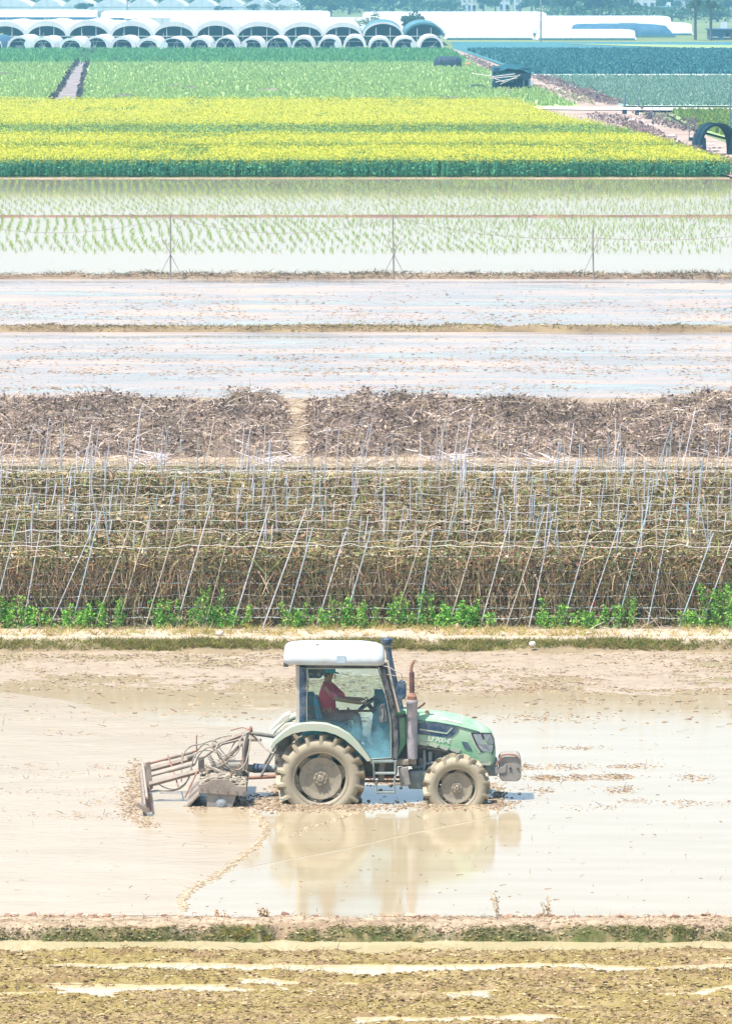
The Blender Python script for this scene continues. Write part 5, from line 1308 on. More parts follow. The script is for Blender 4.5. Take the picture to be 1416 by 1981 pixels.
# palms
frond = Pile()
for i in range(34):
    a = i * 2.4; el = random.uniform(-0.7, 1.1); L = random.uniform(1.3, 1.9)
    m = 14; t = np.linspace(0.15, 1, m)
    ax = np.stack([np.cos(a) * math.cos(el) * L * t, np.sin(a) * math.cos(el) * L * t, math.sin(el) * L * t - 0.9 * t * t], 1)
    for sg in (-1, 1):
        sd = np.tile([[-math.sin(a) * sg, math.cos(a) * sg, -0.5]], (m, 1)) + rng.normal(size=(m, 3)) * 0.15
        frond.add(ribbons(ax, unit(sd), np.full(m, 0.55) * (1.1 - 0.6 * t), np.full(m, 0.09), sd * 0, 1), pick(TG, m))
frond_me = frond.mesh('crown', M['leafy'])
for i, (px, base) in enumerate([(1345, 76), (1375, 77)]):
    b = P(px, base, zF); s_ = S(b[1]); r = empty('palm_tree', tuple(b))
    h = 74 / s_
    mb = MB(); mb.tube([(0.02 * math.sin(k), 0, h * k / 12) for k in range(13)], [0.30 - 0.008 * k + 0.02 * (k % 2) for k in range(13)], 10); mb.build('trunk', M['bark'], r, 50)
    c = link('crown', frond_me, None, r, (0, 0, h)); c.scale = (1.5, 1.5, 1.2); c.rotation_euler.z = i * 2
    MB().lathe([(0.3, h - 1.6), (0.75, h - 0.9), (0.55, h - 0.1), (0.1, h + 0.2)], axis='Z', n=12).build('dead_skirt', M['heap_core'], r, 60)
    tag(r, 'tall palm tree beside the white tunnel, ' + ['left of the pair', 'right of the pair'][i], 'palm', 'palms at the far right')
# houses
def house(px0, px1, base, h_m, label, wall=(0.62, 0.62, 0.62), rows=2, cols=3, roof=(0.3, 0.32, 0.34)):
    b = P((px0 + px1) / 2, base, zF); s_ = S(b[1]); w = (px1 - px0) / s_; dp = 7.0
    r = empty('house', tuple(b))
    MB().box((0, dp / 2, h_m / 2), (w, dp, h_m)).build('wall', surf('rendered wall', tuple(c * 0.9 for c in wall), wall, 0.5, 0.9), r)
    rf = MB().prism([(-w / 2 - 0.4, -0.4, h_m), (w / 2 + 0.4, -0.4, h_m), (w / 2 + 0.4, -0.4, h_m + 0.25), (-w / 2 - 0.4, -0.4, h_m + 0.25)], (0, dp + 0.8, 0)).build('roof', surf('flat roof', roof, tuple(c * 1.2 for c in roof), 0.5, 0.9), r)
    MB().box((w * 0.2, dp * 0.6, h_m + 0.9), (1.2, 1.2, 1.3)).build('roof_tank', M['plastic_old'], rf)
    gl = M['blue_shade']
    for i in range(rows):
        for j in range(cols):
            x = -w / 2 + w * (j + 0.5) / cols; z = h_m * (i + 0.5) / rows
            wn = MB().box((x, -0.03, z), (w / cols * 0.5, 0.12, h_m / rows * 0.5)).build('window', gl, r)
            MB().box((x, -0.06, z - h_m / rows * 0.27), (w / cols * 0.6, 0.2, 0.12)).build('sill', M['plastic'], wn)
    MB().box((w * 0.33, -0.04, 1.05), (1.0, 0.1, 2.1)).build('door', M['bark'], r)
    tag(r, label, 'house', 'houses at the far edge')
house(893, 922, 22, 6.2, 'narrow white house at the top, left of the group of three')
house(964, 986, 22, 6.6, 'slim white house at the top, middle of the group of three', rows=2, cols=2)
house(994, 1008, 22, 6.0, 'slimmest white house at the top, right of the group of three', rows=2, cols=1)
house(818, 836, 17, 4.0, 'small white house among trees left of the group of three', rows=1, cols=2)
house(1228, 1268, 19, 7.0, 'white house with dark windows right of the large tree group', rows=2, cols=3)
house(1268, 1306, 28, 2.4, 'low teal roofed shed right of the white house', (0.2, 0.32, 0.36), 1, 2, (0.16, 0.3, 0.34))
house(1305, 1416, 30, 1.8, 'long low pinkish wall building behind the palms', (0.62, 0.5, 0.48), 1, 6, (0.5, 0.42, 0.42))
house(1372, 1416, 75, 1.9, 'dark blue shed at the right edge beside the palms', (0.05, 0.12, 0.2), 1, 2, (0.05, 0.12, 0.2))
house(1302, 1340, 20, 4.5, 'pale house half hidden behind the left palm', (0.55, 0.56, 0.58), 1, 2)
for i, px in enumerate((438, 450)):
    o = MB().box((0, 0, 0.5), (1.6, 1.2, 1.0)).box((0, 0, 1.03), (1.7, 1.3, 0.08)).build('tank', M['plastic_old']); o.location = tuple(P(px, 22, zF)); o.rotation_euler.z = 0.2
    tag(o, 'white box tank before the pointed bays, ' + ['left', 'right'][i] + ' of two', 'tank', 'white tanks at the top')
for (px, py, z0) in [(0, 0, 0)]: pass
# ---- the air over the fields
hz = MB().box((0, 4380, 7.6), (6600, 9100, 19.0)).build('haze', None) if False else None
me = bpy.data.meshes.new('haze')
x0, x1, y0, y1, z0, z1 = -3300, 3300, -170, 9060, -1.9, 17.5
me.from_pydata([(x, y, z) for x in (x0, x1) for y in (y0, y1) for z in (z0, z1)], [], [(0, 1, 3, 2), (4, 6, 7, 5), (0, 4, 5, 1), (2, 3, 7, 6), (0, 2, 6, 4), (1, 5, 7, 3)])
hm = bpy.data.materials.new('haze'); hm.use_nodes = True
hn = hm.node_tree; hn.nodes.clear()
pv = hn.nodes.new('ShaderNodeVolumePrincipled'); ho = hn.nodes.new('ShaderNodeOutputMaterial')
pv.inputs['Color'].default_value = (0.34, 0.80, 1.0, 1); pv.inputs['Density'].default_value = 0.00031; pv.inputs['Anisotropy'].default_value = 0.2
hn.links.new(pv.outputs[0], ho.inputs['Volume'])
me.materials.append(hm)
hz = link('haze', me); hz['kind'] = 'stuff'; hz['label'] = 'thin blue haze lying over the fields'

# ================================================================== TRACTOR
Yn = D(1558)                       # near faces of the wheels
Yt = Yn + 0.85                     # middle of the tractor
Xt = (620 - W0 / 2) / FPX * (Yn * ct + CAM_H * st)
def L(px, py, d):
    """a point of the tractor seen at that place of the photograph, d metres behind the tractor's middle plane"""
    v = ray(px, py); t = (Yt + d) / v[1]
    return Vector((v[0] * t - Xt, d, CAM_H + v[2] * t))
PX = 1 / 114.7
M['tyre'] = dusty('muddy rubber', (0.11, 0.10, 0.08), (0.35, 0.30, 0.21), 0.74, 0.7, 7)
M['rim'] = dusty('muddy steel', (0.10, 0.095, 0.08), (0.32, 0.275, 0.20), 0.62, 0.6, 6)
M['green'] = dusty('green paint', (0.07, 0.40, 0.14), (0.36, 0.46, 0.34), 0.48, 0.35, 3)
M['mint'] = dusty('dusty green paint', (0.20, 0.40, 0.25), (0.42, 0.44, 0.35), 0.55, 0.4, 3)
M['cream'] = dusty('cream plastic', (0.50, 0.48, 0.41), (0.42, 0.37, 0.30), 0.4, 0.45, 3)
M['roof'] = dusty('white roof plastic', (0.50, 0.56, 0.59), (0.42, 0.40, 0.35), 0.22, 0.35, 3)
M['black'] = dusty('black paint', (0.012, 0.018, 0.03), (0.24, 0.23, 0.21), 0.25, 0.35, 5)
M['navy'] = dusty('dark blue black plastic', (0.012, 0.045, 0.10), (0.2, 0.22, 0.23), 0.22, 0.4, 5)
M['iron'] = dusty('greasy cast iron', (0.05, 0.06, 0.065), (0.26, 0.24, 0.20), 0.5, 0.6, 6)
M['teal_iron'] = dusty('blue green painted iron', (0.06, 0.15, 0.16), (0.30, 0.31, 0.28), 0.5, 0.5, 6)
M['rust'] = dusty('rusty steel', (0.22, 0.07, 0.045), (0.34, 0.22, 0.16), 0.4, 0.7, 8)
M['rustdark'] = dusty('dark exhaust steel', (0.05, 0.035, 0.05), (0.25, 0.12, 0.09), 0.35, 0.6, 8)
M['muffler'] = dusty('heat stained muffler', (0.10, 0.14, 0.20), (0.38, 0.34, 0.34), 0.55, 0.5, 5, 0.1, 90)
M['hose'] = dusty('rubber hose', (0.05, 0.045, 0.045), (0.32, 0.28, 0.22), 0.55, 0.6, 9)
M['palehose'] = dusty('mud coated hose', (0.12, 0.10, 0.09), (0.36, 0.31, 0.25), 0.6, 0.6, 9)
M['seat'] = dusty('teal vinyl', (0.03, 0.34, 0.46), (0.2, 0.25, 0.25), 0.25, 0.5, 5)
M['weight'] = dusty('grey cast weight', (0.10, 0.105, 0.11), (0.29, 0.265, 0.23), 0.6, 0.6, 6)
M['headlight'] = dusty('headlight glass', (0.16, 0.21, 0.25), (0.34, 0.36, 0.35), 0.45, 0.12, 8)
M['mudpaint'] = dusty('mud caked tiller paint', (0.10, 0.075, 0.07), (0.30, 0.25, 0.2), 0.55, 0.6, 5)
M['caked'] = surf('caked mud', (0.22, 0.185, 0.135), (0.34, 0.295, 0.225), 6, 0.9, 0.03, 22)
def glass(name, tint, dirt, amount):
    m, n, b = new_mat(name)
    tr = n.nodes.new('ShaderNodeBsdfTransparent'); tr.inputs[0].default_value = (*tint, 1)
    gl = n.nodes.new('ShaderNodeBsdfGlossy'); gl.inputs['Roughness'].default_value = 0.03
    fr = n.nodes.new('ShaderNodeFresnel'); fr.inputs[0].default_value = 1.45
    mx = n.nodes.new('ShaderNodeMixShader')
    n.links.new(fr.outputs[0], mx.inputs[0]); n.links.new(tr.outputs[0], mx.inputs[1]); n.links.new(gl.outputs[0], mx.inputs[2])
    t = noise_node(n, 70, 3, 0.7); t2 = noise_node(n, 3.5, 5, 0.6)
    mu = n.nodes.new('ShaderNodeMath'); mu.operation = 'MULTIPLY'; n.links.new(t.outputs[0], mu.inputs[0]); n.links.new(t2.outputs[0], mu.inputs[1])
    sp = n.nodes.new('ShaderNodeSeparateXYZ'); tc = n.nodes.new('ShaderNodeTexCoord'); n.links.new(tc.outputs['Object'], sp.inputs[0])
    mr = n.nodes.new('ShaderNodeMapRange'); mr.inputs[1].default_value = 1.55; mr.inputs[2].default_value = 0.75; mr.inputs[3].default_value = 0.0; mr.inputs[4].default_value = 0.34
    n.links.new(sp.outputs[2], mr.inputs[0])
    ad = n.nodes.new('ShaderNodeMath'); ad.operation = 'ADD'; n.links.new(mu.outputs[0], ad.inputs[0]); n.links.new(mr.outputs[0], ad.inputs[1])
    r = ramp(n, ad.outputs[0], [(0.30, (0.0,) * 3), (0.62, (amount,) * 3)])
    b.inputs['Base Color'].default_value = (*dirt, 1); b.inputs['Roughness'].default_value = 0.9
    m2 = n.nodes.new('ShaderNodeMixShader'); n.links.new(r.outputs[0], m2.inputs[0]); n.links.new(mx.outputs[0], m2.inputs[1]); n.links.new(b.outputs[0], m2.inputs[2])
    n.links.new(m2.outputs[0], n.nodes['Material Output'].inputs[0])
    return m
M['glass'] = glass('mud splashed tinted glass', (0.90, 0.975, 0.985), (0.20, 0.46, 0.54), 0.75)

T = empty('tractor', (Xt, Yt, 0))
tag(T, 'green cab tractor with white roof working in the flooded field', 'tractor')

# ---- wheels
def make_wheel(name, c, R, w, rim_r, n_lug, side, parent, nb, hex_):
    """c: centre of the tyre; side -1: outer face towards the camera"""
    wh = empty(name, tuple(c)); wh.parent = parent
    body = R * 0.885; h = w / 2
    prof = [(rim_r, -h * 0.80), (rim_r * 1.06, -h * 0.98), (body * 0.86, -h * 1.04), (body * 0.955, -h * 0.95), (body, -h * 0.7), (body * 1.005, 0), (body, h * 0.7), (body * 0.955, h * 0.95), (body * 0.86, h * 1.04), (rim_r * 1.06, h * 0.98), (rim_r, h * 0.80)]
    ty = MB().lathe(prof, n=56).build('tyre', M['tyre'], wh, 50)
    lm = None
    for k in range(n_lug):
        for sg in (-1, 1):
            a0 = 2 * math.pi * (k + (0.5 if sg > 0 else 0)) / n_lug
            if lm is None: lm = {}
            if sg not in lm:
                rings = []
                for u, (yy, da, top, ww) in enumerate([(-1.03, 0.0, 0.90, 0.16), (-0.98, 0.02, 0.985, 0.16), (-0.6, 0.10, 1.0, 0.14), (0.06, 0.26, 1.0, 0.12)]):
                    y = yy * h * (-sg); ring = []
                    ww2 = ww * 0.5 * 0.66; low = body * (0.93 if u < 2 else 0.985)
                    if u == 0: low = body * 0.84
                    for (rr, aa) in [(low, -ww2 * 0.62 * 1.3), (R * top, -ww2 * 0.42), (R * top, ww2 * 0.42), (low, ww2 * 0.62 * 1.3)]:
                        an = da * 0.75 + aa * (0.75 / R) ** 0.5 * 1.25
                        ring.append((rr * math.sin(an), y, rr * math.cos(an)))
                    rings.append(ring)
                lm[sg] = MB().loft(rings).build('lug', M['tyre'], wh, 30); lm[sg].rotation_euler = (0, a0, 0); continue
            o = lm[sg].copy(); C.objects.link(o); o.parent = wh; o.rotation_euler = (0, a0, 0)
    y0 = side * h
    # rim barrel, flange and dished disc
    MB().lathe([(rim_r * 1.035, y0 * 0.86), (rim_r * 1.04, y0 * 0.97), (rim_r * 0.985, y0 * 0.95), (rim_r * 0.93, y0 * 0.7), (rim_r * 0.92, y0 * 0.2), (rim_r * 0.93, -y0 * 0.7), (rim_r * 1.03, -y0 * 0.95), (rim_r * 1.04, -y0 * 0.8)], n=48).build('rim', M['rim'], wh, 40)
    dr = rim_r * 0.80
    MB().lathe([(0.012, y0 * 0.52), (dr * 0.20, y0 * 0.54), (dr * 0.33, y0 * 0.56), (dr * 0.36, y0 * 0.42), (dr * 0.62, y0 * 0.36), (dr * 0.90, y0 * 0.55), (dr * 0.985, y0 * 0.57), (dr, y0 * 0.48), (dr * 0.98, y0 * 0.3)], n=48).build('disc', M['rim'], wh, 40)
    hx = MB(); ring = []
    m = hex_
    pts = []
    for k in range(m):
        a = 2 * math.pi * k / m + 0.3
        for q in (-0.16, 0.16): pts.append((math.cos(a + q) * rim_r * 0.965, y0 * 0.40, math.sin(a + q) * rim_r * 0.965))
        a2 = a + math.pi / m
        pts.append((math.cos(a2) * dr * 0.93, y0 * 0.40, math.sin(a2) * dr * 0.93))
    hx.prism(pts, (0, -y0 * 0.12, 0)).build('spider_plate', M['rim'], wh)
    MB().lathe([(0.012, y0 * 0.72), (dr * 0.14, y0 * 0.71), (dr * 0.17, y0 * 0.55)], n=20).build('hub_cap', M['rim'], wh, 40)
    bm_ = None
    for k in range(nb):
        a = 2 * math.pi * k / nb
        p = (math.cos(a) * dr * 0.27, 0, math.sin(a) * dr * 0.27)
        if bm_ is None:
            bm_ = MB().lathe([(0.002, y0 * 0.70), (dr * 0.042, y0 * 0.70), (dr * 0.05, y0 * 0.55)], n=6).build('bolt', M['rim'], wh, 30); bm_.location = p
        else:
            o = bm_.copy(); C.objects.link(o); o.parent = wh; o.location = p
    for k in range(6):
        a = 2 * math.pi * k / 6 + 0.3
        MB().box((math.cos(a) * rim_r * 0.90, y0 * 0.46, math.sin(a) * rim_r * 0.90), (0.05, abs(y0) * 0.2, 0.05), Matrix.Rotation(-a, 3, 'Y')).build('clamp', M['rim'], wh, None, 0.006)
    return wh
RR = 86.5 * PX; RF = 65.5 * PX
cR = L(620, 1508, -0.85); cF = L(883.5, 1526, -0.82)
wR, wF = 0.40, 0.30
for sd in (-1, 1):
    make_wheel('rear_wheel', (cR.x, sd * (0.85 - wR / 2), cR.z), RR, wR, 0.455, 18, sd, T, 8, 6)
    make_wheel('front_wheel', (cF.x, sd * (0.82 - wF / 2), cF.z), RF, wF, 0.335, 14, sd, T, 6, 6)

# ---- axles, engine, gearbox
MB().tube([(cR.x, -0.5, cR.z), (cR.x, 0.5, cR.z)], 0.12, 14).build('rear_axle', M['iron'], T, 50)
MB().tube([(cF.x, -0.56, cF.z), (cF.x, -0.2, cF.z + 0.06), (cF.x, 0.2, cF.z + 0.06), (cF.x, 0.56, cF.z)], [0.09, 0.075, 0.075, 0.09], 12).build('front_axle', M['iron'], T, 50)
g0, g1 = L(640, 1500, 0), L(775, 1455, 0)
MB().box(((cR.x + 0.55), 0, 0.62), (1.5, 0.42, 0.46)).build('gearbox', M['iron'], T, None, 0.05)
MB().box((cR.x + 1.72, 0, 0.78), (1.0, 0.40, 0.44)).build('engine_block', M['iron'], T, None, 0.03)
e = empty
eng = MB()
for k, (px, py, w, h) in enumerate([(815, 1478, 10, 26), (832, 1470, 8, 34), (848, 1474, 16, 12), (862, 1466, 10, 10)]):
    p = L(px, py, -0.24); MB().box((p.x, -0.24, p.z), (w * PX, 0.14, h * PX)).build('engine_cover', M['teal_iron'] if k % 2 else M['iron'], T, None, 0.01)
MB().tube([L(808, 1488, -0.3), L(822, 1478, -0.33), L(850, 1476, -0.33), L(866, 1482, -0.3)], 0.022, 8).build('coolant_pipe', M['teal_iron'], T, 50)
MB().tube([L(820, 1452, -0.3), L(822, 1478, -0.34), L(818, 1500, -0.3)], 0.03, 8).build('coolant_pipe', M['teal_iron'], T, 50)
p = L(812, 1508, -0.32); MB().box((p.x, -0.30, p.z), (44 * PX, 0.25, 36 * PX)).build('fuel_tank', M['teal_iron'], T, None, 0.03)
p = L(905, 1502, -0.1); MB().box((p.x, 0, p.z), (0.62, 0.34, 0.12)).build('front_frame', M['iron'], T, None, 0.02)
p = L(950, 1485, -0.1); MB().box((p.x, 0, p.z), (0.22, 0.5, 0.26)).build('weight_bracket', M['teal_iron'], T, None, 0.02)
# ---- hood
def sec(px, top_y, sh_y, bot_y, hw):
    """one cross section of the hood"""
    t = L(px, top_y, 0).z; s = L(px, sh_y, -hw).z; b = L(px, bot_y, -hw).z; x = L(px, bot_y, -hw).x
    half = [(-hw, b), (-hw * 1.02, b + (s - b) * 0.35), (-hw * 1.0, b + (s - b) * 0.8), (-hw * 0.96, s), (-hw * 0.80, s + (t - s) * 0.52), (-hw * 0.48, s + (t - s) * 0.86), (0, t)]
    return [(x, y, z) for y, z in half] + [(x, -y, z) for y, z in half[-2::-1]]
stn = [(768, 1371, 1388, 1438, .37), (800, 1372, 1392, 1440, .37), (830, 1374, 1395, 1444, .37), (860, 1377, 1399, 1449, .37), (890, 1383, 1405, 1459, .365), (912, 1391, 1410, 1474, .355), (930, 1399, 1415, 1481, .34), (944, 1409, 1420, 1482, .32), (952, 1417, 1425, 1481, .29), (957, 1430, 1436, 1476, .26), (958.5, 1444, 1448, 1468, .22)]
hood = MB().loft([sec(*q) for q in stn]).build('hood', M['green'], T, 42)
def hw_at(px): return float(np.interp(px, [q[0] for q in stn], [q[4] for q in stn])) * 1.02
def on_hood(pts, depth, mat, name, parent=None, th=0.012):
    """a plate that follows the hood's side"""
    mb = MB(); n = len(pts)
    A = [L(px, py, -hw_at(px) - depth) for px, py in pts]; B = [L(px, py, -hw_at(px) - depth + th + 0.012) for px, py in pts]
    mb.v = [tuple(v) for v in A + B]
    mb.f = [tuple(range(n)), tuple(range(2 * n - 1, n - 1, -1))] + [(i, (i + 1) % n, n + (i + 1) % n, n + i) for i in range(n)]
    return mb.build(name, mat, parent or hood)
on_hood([(808, 1399), (842, 1400), (872, 1405), (887, 1410), (884, 1416), (874, 1426), (866, 1428), (840, 1424), (808, 1421)], 0.006, M['navy'], 'side_grille')
on_hood([(812, 1410), (845, 1415), (864, 1418), (874, 1408), (876, 1409), (865, 1421), (845, 1418), (812, 1413)], 0.012, M['mint'], 'grille_trim')
for i, (a, b_) in enumerate([((808, 1436), (826, 1438)), ((829, 1438), (846, 1442)), ((850, 1443), (866, 1447)), ((870, 1447), (888, 1452))]):
    on_hood([(a[0], a[1] + 4), (a[0] + 6, a[1] - 2), (b_[0] + 4, b_[1] - 1), (b_[0] - 2, b_[1] + 6)], 0.008, M['mint'], 'louvre')
on_hood([(893, 1435), (905, 1437), (914, 1453), (903, 1450), (897, 1446)], 0.008, M['navy'], 'lower_lamp')
hl = on_hood([(911, 1418), (950, 1418), (955.5, 1430), (957, 1446), (953, 1460), (930, 1456), (921, 1442)], 0.006, M['black'], 'headlight_bezel')
on_hood([(915, 1421), (930, 1421), (938, 1440), (954, 1442), (952, 1456), (932, 1453), (924, 1441)], 0.012, M['headlight'], 'headlight', hl)
on_hood([(934, 1421), (949, 1421), (954, 1432), (954, 1440), (941, 1437)], 0.012, M['headlight'], 'headlight', hl)
on_hood([(907, 1424), (911, 1419), (921, 1443), (930, 1457), (926, 1458), (914, 1441)], 0.004, M['mint'], 'headlight_trim')
on_hood([(900, 1468), (925, 1472), (950, 1474), (948, 1481), (920, 1480)], 0.006, M['mint'], 'chin_panel')
on_hood([(786, 1391.5), (845, 1397), (885, 1404.5), (928, 1416), (928, 1417.5), (885, 1406), (845, 1398.5), (786, 1393)], 0.003, M['navy'], 'hood_seam')
on_hood([(786, 1441), (850, 1450), (895, 1462), (895, 1464), (850, 1452), (786, 1443)], 0.004, M['black'], 'hood_edge')
# dusty plate on the hood's top, red latch
mb = MB()
A = [L(857, 1381, -0.10), L(896, 1389, -0.10), L(893, 1401, -0.33), L(855, 1393, -0.33)]
mb.prism([v + Vector((0, 0, 0.016)) for v in A], (0, 0, -0.02)).build('dust_screen', dusty('dusty mesh', (0.3, 0.3, 0.34), (0.6, 0.56, 0.55), 0.6), hood)
p = L(826, 1380, -0.2); MB().box((p.x, -0.2, p.z + 0.02), (0.07, 0.05, 0.06)).build('latch', M['rust'], hood, None, 0.01)
# model lettering
fc = bpy.data.curves.new('lettering', 'FONT'); fc.body = 'LY900-E'; fc.size = 0.115; fc.extrude = 0.002; fc.shear = 0.25
fo = bpy.data.objects.new('lettering_curve', fc); C.objects.link(fo)
lme = bpy.data.meshes.new_from_object(fo.evaluated_get(bpy.context.evaluated_depsgraph_get()))
bpy.data.objects.remove(fo); lme.materials.clear()
fo = link('lettering', lme, surf('white lettering', (0.7, 0.72, 0.66), (0.78, 0.78, 0.72), 3, 0.6), hood)
p = L(826, 1432, -hw_at(840)); fo.location = (p.x, -hw_at(840) - 0.004, p.z - 0.005); fo.rotation_euler = (math.pi / 2, math.radians(8), 0)
# scuttle between hood and cab
p0, p1 = L(752, 1376, -0.42), L(783, 1440, -0.42)
MB().prism([L(752, 1378, -0.40), L(784, 1376, -0.40), L(785, 1440, -0.40), L(768, 1470, -0.40), L(752, 1470, -0.40)], (0, 0.80, 0)).build('scuttle', M['green'], T, None, 0.02)
MB().prism([L(768, 1384, -0.415), L(786, 1382, -0.415), L(786, 1388, -0.415), L(768, 1390, -0.415)], (0, 0.02, 0)).build('scuttle_seal', M['black'], T)
MB().prism([L(762, 1388, -0.42), L(772, 1388, -0.42), L(774, 1440, -0.42), L(766, 1470, -0.42), L(760, 1470, -0.42)], (0, 0.03, 0)).build('scuttle_trim', M['navy'], T)
# ---- weights at the front
wk = empty('front_weights', (0, 0, 0)); wk.parent = T
wp = [(966, 1474), (970, 1467), (976, 1464), (1000, 1464), (1006, 1467), (1008.5, 1474), (1008.5, 1502), (1006, 1509), (1000, 1512.5), (972, 1512), (966, 1506)]
wm = None
for k in range(8):
    y = -0.36 + 0.09 * k
    if wm is None:
        q = [L(a, b_, -0.36) for a, b_ in wp]
        wm = MB().prism([(v.x, 0, v.z) for v in q], (0, 0.078, 0)).build('weight', M['weight'], wk, None, 0.012); wm.location = (0, y, 0)
    else:
        o = wm.copy(); C.objects.link(o); o.parent = wk; o.location = (0, y, 0)
MB().tube([L(960, 1481, -0.38), L(966, 1470, -0.38), L(971, 1462, -0.38), L(980, 1460, -0.38), L(996, 1461, -0.38), L(1003, 1466, -0.38)], 0.016, 8).build('handle', M['rust'], wk, 50)
MB().prism([L(958, 1486, -0.375), L(974, 1484, -0.375), L(980, 1478, -0.375), L(979, 1494, -0.375), L(972, 1497, -0.375), L(958, 1497, -0.375)], (0, 0.03, 0)).build('hook_plate', M['weight'], wk, None, 0.006)
for px, py in ((987, 1487), (1002, 1487)): 
    p = L(px, py, -0.365); MB().lathe([(0.002, -0.012), (0.022, -0.012), (0.026, 0.004)], p, n=10).build('bolt', M['black'], wk)
# ---- fenders
fen_o = [(522, 1446), (528, 1436), (545, 1420), (562, 1408), (580, 1402), (605, 1400), (632, 1402), (655, 1410), (676, 1422), (692, 1438), (706, 1456), (717, 1472)]
fen_i = [(526, 1450), (534, 1440), (550, 1428), (566, 1420), (584, 1416), (606, 1414), (630, 1416), (650, 1422), (668, 1432), (684, 1446), (698, 1460), (711, 1474)]
for sd in (-1, 1):
    d0 = -0.87
    q = [L(a, b_, d0) for a, b_ in fen_o] + [L(a, b_, d0) for a, b_ in fen_i[::-1]]
    n = len(fen_o)
    mb = MB()
    rings = []
    for i in range(n):
        a, b_ = q[i], q[2 * n - 1 - i]
        # lip, then thin sheet running inwards
        thin = a + (b_ - a) * 0.3
        rings.append([(a.x, sd * 0.87, a.z), (a.x, sd * 0.40, a.z), (thin.x, sd * 0.40, thin.z), (thin.x, sd * 0.835, thin.z), (b_.x, sd * 0.835, b_.z), (b_.x, sd * 0.87, b_.z)])
    mb.loft(rings).build('fender', M['mint'], T, 30)
# rear work light bracket and tail behind the fender
MB().prism([L(520, 1415, -0.55), L(548, 1386, -0.55), L(562, 1380, -0.55), L(560, 1392, -0.55), L(540, 1402, -0.55)], (0, 0.35, 0)).build('rear_shelf', M['cream'], T, None, 0.01)
MB().prism([L(540, 1412, -0.6), L(552, 1400, -0.6), L(570, 1398, -0.6), L(570, 1412, -0.6), L(548, 1420, -0.6)], (0, 0.2, 0)).build('tail_lamp', M['cream'], T, None, 0.02)

# ---- cab
cab = empty('cab', (0, 0, 0)); cab.parent = T
HW = 0.66
def bar(pts_a, w, name, mat, d=-HW, th=0.07, bev=0.008):
    """flat bar through picture points on one side of the cab, mirrored on the other"""
    for sg in (-1, 1):
        A = [L(a, b_, d) for a, b_ in pts_a]
        mb = MB(); rings = []
        for i, p in enumerate(A):
            t = (A[min(i + 1, len(A) - 1)] - A[max(0, i - 1)]); t.y = 0; t.normalize()
            nrm = Vector((-t.z, 0, t.x)) * (w * PX / 2)
            y = d * (-sg) if sg > 0 else d
            y0, y1 = (d, d + th) if sg < 0 else (-d, -d - th)
            rings.append([(p.x + nrm.x, y0, p.z + nrm.z), (p.x - nrm.x, y0, p.z - nrm.z), (p.x - nrm.x, y1, p.z - nrm.z), (p.x + nrm.x, y1, p.z + nrm.z)])
        mb.loft(rings).build(name, mat, cab, None, bev)
bar([(576, 1288), (576, 1403)], 8, 'rear_pillar', M['cream'], -0.63, 0.10)
bar([(585, 1287), (585, 1402)], 11, 'door_pillar', M['navy'])
bar([(736, 1286), (746, 1318), (757, 1360), (764, 1400), (766, 1440), (763, 1478)], 9, 'front_pillar', M['black'])
bar([(580, 1288.5), (740, 1288.5)], 7, 'roof_rail', M['black'])
bar([(716, 1474), (764, 1472)], 8, 'sill', M['mint'])
door = [(592, 1292), (731, 1292), (740, 1318), (750, 1358), (757, 1400), (758, 1467), (718, 1470), (704, 1450), (688, 1430), (668, 1414), (644, 1404), (620, 1400), (592, 1399)]
for sg in (-1, 1):
    y = 0.645 * sg
    q = [L(a, b_, -0.645) for a, b_ in door]
    dr_ = MB().prism([(v.x, y, v.z) for v in q], (0, 0.008 * -sg, 0)).build('door_glass', M['glass'], cab)
    cx = sum(v.x for v in q) / len(q); cz = sum(v.z for v in q) / len(q)
    mb = MB(); n = len(q); rings = []
    pts = [Vector((v.x, y + 0.012 * sg, v.z)) for v in q]; pts.append(pts[0])
    mb.tube(pts, 0.014, 6).build('door_seal', M['black'], dr_, 50)
    pts = [Vector((v.x * 0.985 + cx * 0.015, y + 0.016 * sg, v.z * 0.985 + cz * 0.015)) for v in q]; pts.append(pts[0])
    MB().tube(pts, 0.007, 6).build('door_edge', M['mint'], dr_, 50)
    hb = [L(a, b_, -0.67) for a, b_ in [(736, 1364), (745, 1361), (748, 1378), (748, 1396), (735, 1398), (733, 1372)]]
    MB().prism([(v.x, 0.66 * sg, v.z) for v in hb], (0, 0.03 * sg, 0)).build('door_handle', M['black'], dr_, None, 0.006)
    hb = [L(a, b_, -0.69) for a, b_ in [(740, 1372), (741, 1384), (740, 1391)]]
    MB().tube([(v.x, 0.70 * sg, v.z) for v in hb], 0.013, 8).build('handle_lever', M['teal_iron'], dr_, 50)
# windscreen and rear window
ws = [L(737, 1290, -0.6), L(747, 1318, -0.6), L(758, 1360, -0.6), L(765, 1400, -0.6), L(767, 1440, -0.6)]
MB().loft([[(v.x, -0.58, v.z), (v.x + 0.006, -0.58, v.z), (v.x + 0.006, 0.58, v.z), (v.x, 0.58, v.z)] for v in ws]).build('windscreen', M['glass'], cab)
rw = [L(577, 1292, -0.6), L(577, 1398, -0.6)]
MB().prism([(rw[0].x, -0.55, rw[0].z), (rw[0].x, 0.55, rw[0].z), (rw[1].x, 0.55, rw[1].z), (rw[1].x, -0.55, rw[1].z)], (0.008, 0, 0)).build('rear_window', M['glass'], cab)
for px, py in ((577, 1290), (738, 1290), (577, 1402)):
    v = L(px, py, -0.6); MB().box((v.x, 0, v.z), (0.07, 1.18, 0.06)).build('cross_rail', M['navy'], cab)
